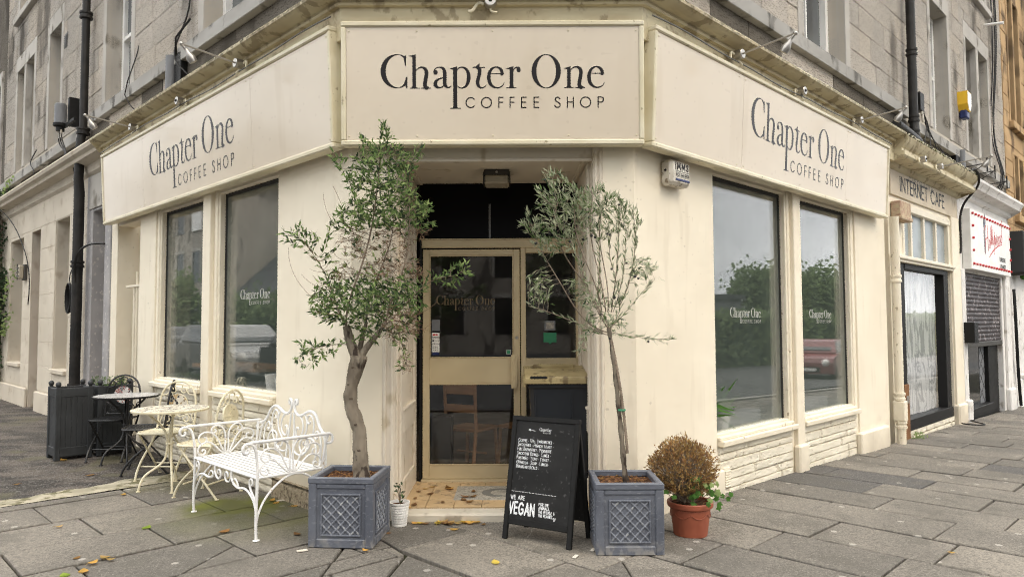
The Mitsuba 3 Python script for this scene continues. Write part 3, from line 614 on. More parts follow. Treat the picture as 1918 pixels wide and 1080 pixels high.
for i in range(7):
    for j in range(4):
        x0, y0 = -.915 + i * .222, 5.685 + j * .232
        if -.92 < x0 < .64 and not (-.50 < x0 + .1 < .30 and 5.9 < y0 + .1 < 6.45): part(shop, 'floor_tile', B(x0 + .002, min(x0 + .22, .64), y0 + .002, y0 + .23, .03, .066 + rt.uniform(-.001, .001), .002), 'tile')
for i in range(4):
    for j in range(2):
        x0, y0 = -.471 + i * .222, 5.917 + j * .232
mp = part(shop, 'door_mat', B(-.49, .40, 5.90, 6.40, .03, .067, .002), 'mat_panel', label='grey mosaic panel set in the porch floor')
arcs = (ell(0, 0, .145, .145) - ell(.03, 0, .10, .10)).union(sbox(.10, -.14, .30, .13).buffer(.02)) - sbox(.16, -.2, .2, -.04)
part(mp, 'emblem', extr(arcs, .0012), 'mat_mark', fr((-.12, 6.15, .0665), (1, 0, 0), (0, 1, 0)))
# door, sidelight and transom
dr_ = part(shop, 'door', [B(-.828, -.765, 6.585, 6.64, .09, 2.195, .004), B(.012, .073, 6.585, 6.64, .09, 2.195, .004), B(-.765, .012, 6.585, 6.64, 2.14, 2.195, .004), B(-.765, .012, 6.585, 6.64, .955, 1.19, .004), B(-.765, .012, 6.585, 6.64, .09, .212, .004),
     B(-.765, -.755, 6.580, 6.6, 1.19, 2.14, .003), B(.002, .012, 6.580, 6.6, 1.19, 2.14, .003), B(-.765, .012, 6.580, 6.6, 1.19, 1.20, .003), B(-.765, .012, 6.580, 6.6, 2.13, 2.14, .003), B(-.765, .012, 6.580, 6.6, .945, .955, .003), B(-.765, .012, 6.580, 6.6, .212, .224, .003)], 'gold', label='gold aluminium framed glass shop door')
def quadxz(x0, x1, z0, z1, y): return trimesh.Trimesh([(x0, y, z0), (x1, y, z0), (x1, y, z1), (x0, y, z1)], [[0, 1, 2], [0, 2, 3]], process=False)
part(dr_, 'pane', quadxz(-.765, .012, 1.19, 2.14, 6.61), 'clear_glass'); part(dr_, 'pane', quadxz(-.765, .012, .212, .955, 6.61), 'clear_glass')
part(dr_, 'handle', [B(-.012, .045, 6.53, 6.555, .913, 1.222, .005), B(.0, .012, 6.525, 6.585, .95, 1.18, .004), B(.022, .03, 6.523, 6.532, .913, 1.222, .002)], 'gold')
lk = lathe([(0, -.006), (.013, -.006), (.017, 0), (.017, .012)], 16)
part(dr_, 'lock', lk, 'silver', fr((.043, 6.585, 1.375), (1, 0, 0), (0, 0, 1), (0, 1, 0)))
FD = fr((-.705, 6.609, 1.63), (1, 0, 0), (0, 0, 1), (0, -1, 0))
part(dr_, 'lettering', logo(.545, .001, .14), 'gold_dim', FD)
for (x0, x1, z0, z1, m) in ((-.745, -.67, 1.44, 1.545, 'greyboard'), (-.745, -.675, 1.385, 1.425, 'white'), (-.745, -.675, 1.325, 1.375, 'white'), (-.745, -.675, 1.245, 1.32, 'white'), (-.742, -.678, 1.218, 1.243, 'blue'), (-.055, -.015, 1.222, 1.265, 'white'), (-.052, -.018, 1.2255, 1.2615, 'green_card')):
    dd = .0012 if m != 'green_card' else .0018
    part(dr_, 'sticker', B(x0, x1, 6.609 - dd, 6.609, z0, z1, 0), m)
part(dr_, 'sticker_print', [B(-.738, -.715, 6.607, 6.6075, 1.398, 1.412, 0), B(-.71, -.69, 6.607, 6.6075, 1.398, 1.412, 0)], 'red')
part(dr_, 'sticker_print', [B(-.738 + .018 * k, -.726 + .018 * k, 6.607, 6.6075, z, z + .006, 0) for k in range(3) for z in (1.262, 1.277, 1.292)] + [move(warp(meshkit.text_mesh('Pay', .017, .0005), fr((0, 0, 0), (1, 0, 0), (0, 0, 1), (0, -1, 0))), -.72, 6.6075, 1.342), warp(extr(unary_union([ell(-.004, .006, .0065, .0075), ell(.004, .006, .0065, .0075)]) - ell(.012, .008, .004, .004), .0005), fr((-.733, 6.6075, 1.344), (1, 0, 0), (0, 0, 1), (0, -1, 0))), warp(extr(affinity.rotate(ell(0, 0, .0022, .0038), -30), .0005), fr((-.7315, 6.6075, 1.3625), (1, 0, 0), (0, 0, 1), (0, -1, 0)))], 'black')
part(shop, 'door_frame', [B(-.856, -.836, 6.58, 6.66, .07, 2.30, 0), B(-.836, .075, 6.60, 6.66, 2.197, 2.207, 0)], 'black')
part(shop, 'door_frame', [B(-.836, .63, 6.57, 6.66, 2.208, 2.285, .005), B(.08, .128, 6.57, 6.66, .07, 2.208, .005), B(.592, .632, 6.57, 6.66, .07, 2.208, .005), B(.128, .592, 6.575, 6.66, 2.16, 2.208, .004), B(.128, .592, 6.575, 6.66, 1.08, 1.185, .004), B(.128, .592, 6.575, 6.66, .07, .2, .004), B(-.856, .632, 6.575, 6.66, 2.286, 2.296, .003), B(-.84, .63, 6.56, 6.7, .05, .088, .004)], 'gold', label='gold aluminium frame round the door and sidelight')
sl = part(shop, 'sidelight', B(.128, .592, 6.60, 6.605, 1.04, 1.08, 0), 'gold')
part(sl, 'pane', quadxz(.128, .592, 1.185, 2.16, 6.61), 'clear_glass'); part(sl, 'pane', quadxz(.128, .592, .2, 1.08, 6.61), 'clear_glass')
part(sl, 'sticker', B(.30, .40, 6.607, 6.609, 1.44, 1.53, 0), 'greyboard'); part(sl, 'sticker', [B(.315, .385, 6.6055, 6.6068, 1.455, 1.515, 0)], 'mat_panel')
part(sl, 'sticker', extr(Polygon([(.29, 1.33), (.41, 1.33), (.41, 1.42), (.29, 1.42)]).union(Polygon([(.335, 1.33), (.365, 1.33), (.35, 1.31)])), .002), 'green_card', fr((0, 6.609, 0), (1, 0, 0), (0, 0, 1), (0, -1, 0)))
tp = part(shop, 'transom', B(-.856, .632, 6.60, 6.62, 2.296, 2.815, 0), 'transom', label='black glass panel above the door')
part(tp, 'bar', B(-.215, -.195, 6.594, 6.6, 2.30, 2.62, .002), 'greyboard')
# inside: one dark room behind the glass
rm = []
ceil = np.array([at(FL, 5.0, -.2, 0), at(FL, 0, -.16, 0), at(FF, -.95, -.14, 0), (-.95, 6.66, 0), (.67, 6.66, 0), at(FF, .67, -.14, 0), at(FR, 0, -.16, 0), at(FR, 5.0, -.2, 0), at(FR, 5.0, -4.6, 0), at(FL, 5.0, -4.6, 0)])[:, :2]
pg = Polygon(ceil)
cm = extr(pg, .05)
c2 = cm.copy(); c2.vertices = c2.vertices + [0, 0, 2.96]
f2 = cm.copy(); f2.vertices = f2.vertices + [0, 0, -.0]
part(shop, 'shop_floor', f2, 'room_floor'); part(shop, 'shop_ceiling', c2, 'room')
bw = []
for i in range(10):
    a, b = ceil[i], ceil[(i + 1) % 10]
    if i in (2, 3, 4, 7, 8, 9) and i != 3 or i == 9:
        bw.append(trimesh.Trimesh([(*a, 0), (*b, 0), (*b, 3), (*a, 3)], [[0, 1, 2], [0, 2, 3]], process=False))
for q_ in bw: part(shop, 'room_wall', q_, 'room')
# cornice and fascia over the signs, mitred round both corners
path = [at(FL, 6.1, 0, 0)[:2], (XL, YD), (XR, YD), at(FR, 5.86, 0, 0)[:2]]
prof = [(0, 3.70), (.15, 3.70), (.15, 3.955), (.185, 3.957), (.195, 3.972), (.182, 3.985), (.19, 3.992), (.235, 3.997), (.285, 4.01), (.318, 4.03), (.322, 4.052), (.30, 4.075), (0, 4.13)]
co = sweep(path, prof, True)
part(shop, 'cornice', co, 'cornice', smooth=30, label='yellowed moulded cornice with flaking paint')
# lichen crust along the lip
lip = sweep([at(FL, 6.1, 0, 0)[:2], (XL, YD), (XR, YD), at(FR, 5.86, 0, 0)[:2]], [(.300, 4.078), (.325, 4.064), (.331, 4.046), (.322, 4.024)])
segs = []
for F, L, sd_ in ((FL, 6.1, 3), (FR, 5.86, 8)):
    us = np.arange(-.13, L, .010); nA = 7; an = np.linspace(-.9, 3.3, nA)
    nz_ = meshkit.fbm(np.stack([us * 7, us * 0 + sd_, us * 0], 1), 4, sd_); rr_ = .003 + .017 * np.clip(nz_ - .36, 0, 1) ** 1.2
    v = np.array([[(u, .312 + (r + .010 * (q - .5)) * math.cos(a) * 1.1, 4.054 + (r * .9 + .010 * (q - .5)) * math.sin(a)) for a, q in zip(an, meshkit.noise(np.array([[u * 60, a_ * 3, sd_] for a_ in an]), 4))] for u, r in zip(us, rr_)]).reshape(-1, 3)
    gi, gj = np.meshgrid(np.arange(len(us) - 1), np.arange(nA - 1), indexing='ij'); q = gi * nA + gj
    f = np.vstack([np.stack([q, q + 1, q + nA + 1], -1).reshape(-1, 3), np.stack([q, q + nA + 1, q + nA], -1).reshape(-1, 3)])
    segs.append(warp(trimesh.Trimesh(v, f, process=False), F))
part(shop, 'lichen_crust', segs, 'lichen', smooth=True, stuff=True)
# thin cable run along the top of the signs
for F, L in ((FL, 5.9), (FR, 5.5)):
    part(shop, 'conduit', tube([(u, .235 + .003 * math.sin(u * 3), 3.852 + .012 * math.sin(u * 1.7 + 1) + .006 * math.sin(u * 5)) for u in np.linspace(-.05, L, 50)], .006, 5), 'dark_steel', F)
# ================================================================ the three canted sign boards
def sign(F, u0, u1, ru, label, seams, lx, lz, lw, lh, group='coffee shop sign boards'):
    Wd = abs(u1 - u0); sl_ = math.hypot(.05, .95)
    y = F[:3, 1] * (.05 / sl_) + np.array([0, 0, .95 / sl_]); x = F[:3, 0] * ru; n = F[:3, 1] * (.95 / sl_) - np.array([0, 0, .05 / sl_])
    G = fr(at(F, u0, .16, 2.868), x, y, n)
    t = thing('shop_sign', label, 'sign')
    H = sl_
    part(t, 'frame', [B(0, Wd, -.10, H - .002, 0, 0, 0) if False else B(0, Wd, 0, .042, -.10, .016, .009), B(0, Wd, H - .042, H, -.10, .018, .009), B(0, .036, .042, H - .042, -.10, .014, .008), B(Wd - .036, Wd, .042, H - .042, -.10, .014, .008)], 'sign_frame', G)
    part(t, 'backing', B(.01, Wd - .01, .01, H - .01, -.098, -.012, 0), 'sign_frame', G)
    xs = [.036] + seams + [Wd - .036]
    for a, b in zip(xs[:-1], xs[1:]): part(t, 'panel', B(a + .0015, b - .0015, .0425, H - .0425, -.011, 0, .002), 'sign_panel', G)
    part(t, 'lettering', logo(lw, .002, lh), 'ink', fr(G[:3, 3] + x * lx + y * lz + n * .0003, x, y, n), label='Chapter One coffee shop in black lettering')
    sc = [ball((a, b, .0015), .007, 1) for a in [.06, Wd * .25, Wd * .5, Wd * .75, Wd - .06] + [q + .03 for q in seams] for b in (.075, H - .075)]
    part(t, 'screw', sc, 'sign_frame', G, smooth=True, stuff=True)
    return t
sign(FF, -1.302, 1.018, 1, 'cream sign board facing forward over the shop door with large black lettering', [], .302, .283, 1.713, .415)
sign(FR, .012, 5.475, 1, 'long cream sign board above the two right hand shop windows', [1.46, 4.0], 1.62, .17, 2.30, .60)
sign(FL, 5.91, .0, -1, 'long cream sign board above the left shop windows and the bistro tables', [5.91 - 4.30, 5.91 - 1.40], 5.91 - 4.07, .15, 2.29, .60)
for F, ru in ((FR, 1), (FL, -1)):                                # cream filler in the wedge between boards
    part(shop, 'filler', [warp(B(-.06, .05, -.05, .10, 2.9, 3.8, 0), F)], 'sign_frame')
# ================================================================ tenement above
ten = thing('tenement', 'grey brown stone tenement rising above the corner coffee shop', 'building')
openR = [(3.33, 4.60, 4.67, 6.85), (8.39, 9.42, 4.67, 6.85), (10.70, 11.52, 4.67, 6.85), (11.64, 12.44, 4.67, 6.85), (10.70, 12.44, 7.9, 10), (8.39, 9.42, 7.9, 10), (3.33, 4.6, 7.9, 10)]
openL = [(1.95, 3.0, 4.67, 6.75), (5.46, 6.58, 4.67, 6.75), (9.18, 10.0, 4.67, 6.75), (11.2, 11.93, 4.67, 6.75), (12.07, 12.7, 4.67, 6.75), (11.2, 12.7, 7.9, 10), (9.18, 10.0, 7.9, 10), (5.46, 6.58, 7.9, 10)]
stones = []
rstone = random.Random(11)
for F, op, name in ((FR, openR, 'R'), (FL, openL, 'L')):
    core = [B(a, b, -.35, -.006, c, d, 0) for a, b, c, d in rects_minus((0, 13.85, 4.0, 9.0), op)]
    part(ten, 'wall', core, 'mortar', F)
    hole = [(a - .15, b + .15, c - .02, d + (.32 if c < 7 else .1)) for a, b, c, d in op] + [(0, 13.9, 4.505, 4.672)]
    z = 4.08; ci = 0
    hs = [.215, .21] + [.334] * 14
    for h in hs:
        if ci == 2: z = 4.672
        x = -.25 * (ci % 2) - rstone.uniform(0, .2)
        while x < 13.85:
            w = rstone.choice((.42, .55, .62, .75, .88)); r = (max(x, 0), min(x + w, 13.85), z, z + h); x += w
            if r[1] - r[0] < .04: continue
            for q in rects_minus(r, hole):
                if q[1] - q[0] < .035 or q[3] - q[2] < .035: continue
                pr_ = rstone.uniform(.0, .008)
                m = B(q[0] + .002, q[1] - .002, -.06, pr_, q[2] + .002, q[3] - .002, .004)
                k = 'stone_dark' if z < 4.5 and rstone.random() < .75 else 'stone%d' % rstone.choice((0, 0, 1, 2))
                c = at(F, (q[0] + q[1]) / 2, 0, (q[2] + q[3]) / 2) - EYE
                vis = (c[1] > 0) and abs(c[0] / c[1]) < .74 and (c[2] / c[1]) < .49
                stones.append((-(q[1] - q[0]) * (q[3] - q[2]) / (c @ c) ** 1.5 * (1 if vis else 1e-3), m, k, F, vis))
        z += h; ci += 1
stones.sort(key=lambda t: t[0])
restS = {}
for i, (_, m, k, F, vis) in enumerate(stones):
    if i < 285 and vis: part(ten + '__wall', 'stone', m, k, F)
    else: restS.setdefault(k, []).append(warp(m, F))
for k in restS: part(ten + '__wall', 'far_stones', restS[k], k, stuff=True)
# chamfered corner face above the cornice
part(ten, 'corner_wall', B(-1.255, .96, -.35, -.003, 4.0, 9, 0), 'stone0', FF)
for F, jog, sg in ((FR, 6.86, 1), (FL, 7.05, 1)):
    for a, b, zz in ((-.03, 1.2, 0), (1.2, 2.3, 0), (2.3, 3.25, 0), (3.25, 4.4, 0), (4.4, 5.6, 0), (5.6, jog, 0), (jog + .3, 8.6, -.12), (8.6, 10, -.12), (10, 11.3, -.12), (11.3, 12.6, -.12), (12.6, 13.85, -.12)):
        part(ten, 'string_course', B(a + .002, b - .002, -.1, .08, 4.507 + zz, 4.67 + zz, .006), 'course', F)
def upper_window(F, a, b, c, d, tall=True, sill=False):
    w = part(ten, 'window', [B(a - .15, a, -.1, .012, c, d, .004), B(b, b + .15, -.1, .012, c, d, .004), B(a - .15, b + .15, -.1, .013, d, d + .30, .004), B(a - .05, a, -.33, -.1, c, d, 0), B(b, b + .05, -.33, -.1, c, d, 0), B(a, b, -.33, -.1, d, d + .05, 0)] + ([B(a - .2, b + .2, -.1, .09, c - .13, c, .008)] if sill else [B(a, b, -.33, -.08, c - .05, c + .02, .004)]), 'margin', F)
    h = (c + d) / 2
    part(w, 'sash', [B(a, a + .07, -.30, -.20, c, d, .005), B(b - .07, b, -.30, -.20, c, d, .005), B(a, b, -.30, -.2, d - .07, d, .005), B(a, b, -.3, -.2, c, c + .09, .005), B(a + .07, b - .07, -.27, -.205, h - .03, h + .03, .005), B((a + b) / 2 - .015, (a + b) / 2 + .015, -.27, -.22, c + .09, h - .03, .003)], 'white', F)
    part(w, 'pane', [B(a + .06, b - .06, -.262, -.255, h, d - .05, 0), B(a + .06, b - .06, -.29, -.283, c + .05, h, 0)], 'net_pane', F)
for q in openR: upper_window(FR, *q, sill=q[2] > 7)
for q in openL: upper_window(FL, *q, sill=q[2] > 7)
for F, z0, z1, a, b in ((FL, 6.2, 6.45, 8.78, 8.98),):
    part(ten, 'vent', [B(a, b, 0, .012, z0, z1, .003)] + [B(a + .02, b - .02, .01, .022, z0 + .02 + .03 * k, z0 + .035 + .03 * k, .002) for k in range(7)], 'dark_steel', F)
# ================================================================ neighbours on the left street
house = thing('rendered_house', 'beige rendered house front with deep white windows left of the black drainpipe', 'house')
opH = [(8.36, 9.26, .78, 3.29), (10.33, 11.02, -.1, 3.26), (11.72, 12.92, .78, 3.23)]
part(house, 'wall', [B(a, b, -.5, -.008, c, d, 0) for a, b, c, d in rects_minus((7.35, 13.9, -.1, 4.1), opH)], 'render', FL)
hr = random.Random(4)
zs = [.36, .80, 1.22, 1.64, 2.06, 2.48, 2.88, 3.30, 3.82]
for k, (z0, z1) in enumerate(zip(zs[:-1], zs[1:])):
    x = 7.36 - .3 * (k % 2)
    while x < 13.9:
        w = hr.uniform(.9, 1.25) if k < 7 else 2.4
        for q in rects_minus((max(x, 7.36), min(x + w, 13.9), z0, z1), opH):
            if q[1] - q[0] > .05: part(house, 'render_block', B(q[0] + .002, q[1] - .002, -.05, .0, q[2] + .002, q[3] - .002, .004), 'render', FL)
        x += w
part(house, 'plinth', [B(a, b, 0, .05, -.1, .34, .02) for a, b in ((7.6, 8.2), (8.2, 10.3), (11.05, 13.9))], 'render', FL)
for a, b, c, d in (opH[0], opH[2]):
    w = part(house, 'window', [B(a - .005, a + .02, -.5, -.02, c, d, 0), B(b - .02, b + .005, -.5, -.02, c, d, 0), B(a, b, -.5, .05, c - .07, c, .008)], 'render', FL)
    part(w, 'sash', [B(a + .02, a + .10, -.34, -.26, c, d, .004), B(b - .10, b - .02, -.34, -.26, c, d, .004), B(a, b, -.34, -.26, c, c + .10, .004), B(a, b, -.34, -.26, d - .1, d, .004), B(a + .1, b - .1, -.34, -.27, 1.43, 1.52, .004)], 'white', FL)
    part(w, 'pane', B(a + .05, b - .05, -.31, -.30, c + .05, d - .05, 0), 'dark_pane', FL)
dh = part(house, 'door', [B(10.33, 11.02, -.5, -.36, 0, 3.26, .004), B(10.33, 10.40, -.5, -.12, 0, 3.26, .004)], 'redbrown', FL, label='dark red brown door in a deep reveal')
part(dh, 'panel', [B(10.42, 10.94, -.36, -.345, z, z + .8, .006) for z in (.25, 1.3, 2.3)], 'redbrown', FL)
part(house, 'cornice', [sweep([at(FL, 13.95, 0, 0)[:2], at(FL, 6.13, 0, 0)[:2]], [(0, 3.75), (.05, 3.79), (.07, 3.90), (.22, 3.925), (.235, 3.97), (.29, 4.0), (.31, 4.05), (.29, 4.08), (0, 4.15)], True)], 'render', smooth=30, label='projecting rendered cornice under the upper windows')
# grey stair doorway between house and shop
stair = thing('stair_doorway', 'narrow grey painted stair doorway with flaking paint beside the black drainpipe', 'doorway')
part(stair, 'surround', [B(6.13, 6.40, -.3, .015, -.1, 3.78, .01), B(7.06, 7.36, -.5, .005, -.1, 3.78, .01), B(6.40, 7.06, -.5, .0, 3.20, 3.78, .01)], 'greypaint', FL)
part(stair, 'lintel', B(6.36, 7.2, 0, .02, 3.24, 3.74, .01), 'margin', FL)
sd = part(stair, 'door', [B(6.40, 7.06, -.5, -.44, 0, 3.2, 0), B(6.48, 6.98, -.44, -.43, .3, 1.3, .006), B(6.48, 6.98, -.44, -.43, 1.5, 2.4, .006)], 'greypaint', FL)
part(sd, 'handle', tube([at(FL, 6.52, -.42, 1.0), at(FL, 6.52, -.38, 1.0), at(FL, 6.52, -.38, 1.35), at(FL, 6.52, -.42, 1.35)], .012, 6), 'dark_steel')
# barred slot at the left end of the shop
part(shop, 'bars', [tube([at(FL, u, -.03, .2), at(FL, u, -.03, 2.03 if i != 1 else 2.2)], .02, 8) for i, u in enumerate((5.0, 5.1, 5.2))] + [warp(B(4.95, 5.46, -.05, 0, 2.0, 2.03, .004), FL)], 'trim', smooth=30)
# far building further down the left street
fb = thing('far_stone_building', 'dark weathered stone building at the far left edge', 'building')
part(fb, 'wall', [B(a, b, -.5, -.02, c, d, 0) for a, b, c, d in rects_minus((13.95, 26, -.1, 15), [(14.45, 15.6, 4.5, 6.9), (14.4, 15.6, .8, 3.2), (17, 18.2, 4.5, 6.9), (17, 18.2, .8, 3.2)])], 'stone_dark', FL)
for a, b, c, d in ((14.45, 15.6, 4.5, 6.9), (14.4, 15.6, .8, 3.2), (17, 18.2, 4.5, 6.9), (17, 18.2, .8, 3.2)):
    w = part(fb, 'window', [B(a - .15, a, -.4, .02, c, d, .004), B(b, b + .15, -.4, .02, c, d, .004), B(a - .15, b + .15, -.4, .02, d, d + .3, .004), B(a - .2, b + .2, -.4, .1, c - .15, c, .006)], 'margin', FL)
    part(w, 'pane', [B(a, b, -.3, -.28, c, d, 0)], 'dark_pane', FL); part(w, 'sash', [B(a, b, -.28, -.25, (c + d) / 2 - .03, (c + d) / 2 + .03, 0), B((a + b) / 2 - .06, (a + b) / 2 + .06, -.28, -.25, c, d, 0)], 'white', FL)
part(fb, 'string_course', B(13.95, 26, -.1, .1, 4.2, 4.4, .01), 'course', FL)
# ================================================================ pipes, boxes and cables on the left
def pipe(name, label, mat_, F, pts, r, collars, n=12, **k):
    t = thing(name, label, 'drainpipe')
    part(t, 'pipe', tube([at(F, *p) for p in pts], r, n), mat_, smooth=40)
    r = float(np.max(r))
    for (u, o, z) in collars:
        part(t, 'collar', [warp(lathe([(r * .9, z - .055), (r * 1.28, z - .05), (r * 1.28, z - .02), (r * 1.1, z - .012), (r * 1.1, z + .012), (r * 1.28, z + .02), (r * 1.28, z + .05), (r * .9, z + .055)], n), fr(tuple(at(F, u, o, 0)), (1, 0, 0), (0, 1, 0)))], mat_, smooth=30)
    return t
pipe('drainpipe', 'thick black cast iron drainpipe down the left street corner of the coffee shop', 'iron_pipe', FL, [(7.22, .12, 9), (7.22, .12, 4.42), (7.22, .15, 4.3), (7.24, .16, 3.7), (7.26, .14, 3.5), (7.26, .14, -.05)], np.array([.055, .055, .06, .066, .072, .072]), [(7.22, .12, 6.2), (7.22, .12, 4.42), (7.26, .14, 2.42), (7.26, .14, .6)])
pipe('drainpipe', 'black cast iron drainpipe on the upper wall above the internet cafe', 'iron_pipe', FR, [(6.93, .12, 9), (6.93, .12, 4.55), (6.93, .13, 4.2), (6.8, .2, 4.13), (6.2, .24, 4.13), (5.6, .27, 4.13)], .062, [(6.93, .12, 5.5), (6.93, .12, 4.5), (6.93, .12, 4.28)])
cp = pipe('drainpipe', 'cream painted drainpipe between the coffee shop and the internet cafe', 'trim', FR, [(5.99, .09, 2.95), (5.99, .09, .45), (5.99, .10, .42), (5.99, .10, -.2)], .058, [(5.99, .09, 2.1), (5.99, .09, .50), (5.99, .1, .12)])
part(cp, 'access_box', B(5.92, 6.06, .02, .17, .17, .44, .012), 'trim', FR)
sen = thing('antenna_unit', 'dark grey cylindrical antenna on a bracket beside the left drainpipe', 'antenna')
c0 = at(FL, 7.95, .26, 0)
part(sen, 'body', lathe([(0, 4.98), (.07, 4.975), (.085, 4.95), (.085, 4.66), (0, 4.655)], 20), 'greyboard', fr((c0[0], c0[1], 0), (1, 0, 0), (0, 1, 0)), smooth=40)
part(sen, 'collar', lathe([(0, 4.66), (.10, 4.66), (.10, 4.62), (.06, 4.60), (.06, 4.54), (0, 4.54)], 20), 'black', fr((c0[0], c0[1], 0), (1, 0, 0), (0, 1, 0)), smooth=30)
part(sen, 'bracket', [B(7.35, 7.95, .18, .22, 4.60, 4.65, .004), B(7.72, 7.80, .05, .2, 4.6, 5.05, .004)], 'black', FL)
part(sen, 'lead', [tube(curve([at(FL, 7.95 + d, .26, 4.54), at(FL, 7.98 + d * 2, .24, 4.38), at(FL, 7.85 + d, .22, 4.25), at(FL, 7.7 + d, .24, 4.12)], 12), .010, 5) for d in (-.05, .0, .05)], 'iron_pipe')
part(sen, 'plug', [tube([at(FL, 7.95 + d, .26, 4.56), at(FL, 7.97 + d, .25, 4.44)], .016, 8) for d in (-.05, .05)], 'white_plastic')
hose = thing('cable_coil', 'coil of black cable hanging on the drainpipe', 'cable')
a = np.linspace(0, 2 * np.pi, 41)[:-1]
for k in range(4): part(hose, 'loop', tube([at(FL, 7.55 + .15 * math.cos(t) + .01 * k, .13 + .016 * k, 1.92 + (.19 + .012 * k) * math.sin(t)) for t in a], .012, 5, closed=True), 'black', smooth=True)
part(hose, 'tail', tube(curve([at(FL, 7.55, .13, 2.1), at(FL, 7.75, .12, 2.28), at(FL, 7.5, .12, 2.42), at(FL, 7.33, .14, 2.38)], 16), .008, 5), 'black')
def cable(label, F, pts, r=.008, n=30, group=None):
    solo('cable', tube(curve([at(F, *p) for p in pts], n), r, 5), 'iron_pipe', label, 'cable', group)
cable('black cable arching from the drainpipe to the grey doorway', FL, [(7.2, .18, 2.15), (7.0, .2, 2.55), (6.7, .15, 2.66), (6.36, .03, 2.66)], .016)
cable('thin black cable sagging across the beige house front', FL, [(13.0, .3, 3.98), (12.3, .12, 3.6), (11.6, .05, 3.1), (11.1, .03, 2.6), (11.05, .03, 1.9)], .010)
cable('black cable running down the stone beside the first left upper window', FL, [(5.2, .03, 9), (5.18, .03, 6.5), (5.19, .03, 5), (5.3, .10, 4.66), (5.34, .10, 4.5), (5.2, .03, 4.35), (5.2, .06, 4.1)], .008)
cable('black cable dropping beside the left window nearest the corner', FL, [(3.32, .03, 7), (3.33, .03, 5.4), (3.42, .05, 4.95), (3.55, .11, 4.66), (3.5, .12, 4.5), (3.3, .05, 4.3), (3.3, .1, 4.1)], .010)
cable('thin cable hanging over the left string course far down the street', FL, [(10.6, .05, 4.75), (10.7, .12, 4.5), (10.4, .12, 4.3), (10.45, .12, 4.1)], .010)
cable('twin dark cables hugging the black drainpipe at the beige house', FL, [(7.55, .2, 4.05), (7.5, .1, 3.6), (7.42, .06, 3.0), (7.42, .05, 2.0), (7.42, .05, .8)], .012)
bb = thing('cable_box', 'blue grey capped cable box on the wall above the left sign', 'box')
part(bb, 'cover', tube([at(FL, 3.72, .09, 4.16), at(FL, 3.72, .09, 4.62)], .06, 14), 'greyboard', smooth=40); part(bb, 'back', B(3.45, 3.62, 0, .08, 4.2, 4.62, .006), 'black', FL); part(bb, 'arm', tube([at(FL, 3.6, .08, 4.6), at(FL, 3.45, .14, 4.75), at(FL, 3.0, .15, 4.82)], .012, 6), 'black')
bb = thing('cable_box', 'blue grey capped cable box on the wall above the internet cafe', 'box')
part(bb, 'cover', tube([at(FR, 9.75, .09, 4.12), at(FR, 9.75, .09, 4.52)], .06, 14), 'greyboard', smooth=40); part(bb, 'back', B(9.45, 9.62, 0, .08, 4.15, 4.5, .006), 'black', FR)
jb = thing('junction_box', 'small black junction box with dangling wires beside the right drainpipe', 'box')
part(jb, 'box', B(7.3, 7.5, .0, .12, 4.72, 5.0, .006), 'black', FR); part(jb, 'plug', tube([at(FR, 7.42, .1, 4.72), at(FR, 7.45, .11, 4.55)], .02, 8), 'white_plastic')
part(jb, 'wire', [tube(curve([at(FR, 7.42 + .04 * i, .1, 4.72), at(FR, 7.5 + .15 * i, .14, 4.45 - .04 * i), at(FR, 7.3 + .3 * i, .16, 4.25), at(FR, 7.2 + .2 * i, .2, 4.08)], 14), .008, 5) for i in range(4)], 'iron_pipe')
for i, (x, o_) in enumerate(((12.72, .04), (12.86, .05), (13.0, .04))):
    cable(('black cable down the end of the stone tenement nearest its window', 'black cable down the end of the stone tenement between two others', 'black cable down the end of the stone tenement nearest the sandstone')[i], FR, [(x, o_, 9.2), (x + .05 * i, o_ + .03, 7.6), (x - .05, o_, 6.4), (x, o_, 5.0), (x + .05, .12, 4.55), (x, .05, 4.2)], .012)
cable('dark cable looping round the end of the cafe cornice down to the white shop', FR, [(9.2, .34, 4.02), (9.62, .36, 4.02), (9.8, .3, 3.85), (9.72, .14, 3.62), (9.68, .05, 3.3), (9.66, .04, 2.7)], .02)
cable('loose black cable lying on the pavement by the cafe pier', FR, [(9.1, .1, -.17), (9.0, .25, -.17), (9.2, .4, -.18), (9.5, .2, -.18), (9.8, .13, -.19)], .012)
solo('vent_pipe', tube([at(FR, 12.3, .0, 7.55), at(FR, 12.3, .34, 7.5)], .028, 10), 'white', 'short white overflow pipe sticking out above the right double window', 'pipe', smooth=40)
for i, (u, z) in enumerate(((10.0, 4.25), (10.6, 4.2), (11.6, 4.15))):
    solo('wall_bracket', [tube([at(FR, u, .02, z), at(FR, u + .1, .4, z + .05)], .010, 5), tube([at(FR, u, .02, z - .2), at(FR, u + .1, .38, z + .04)], .008, 5), tube([at(FR, u + .1, .4, z - .1), at(FR, u + .1, .4, z + .15)], .012, 5)], 'iron_pipe', ('nearest', 'middle', 'farthest')[i] + ' thin black iron bracket over the white burger shop cornice', 'bracket', 'iron brackets over the burger shop')
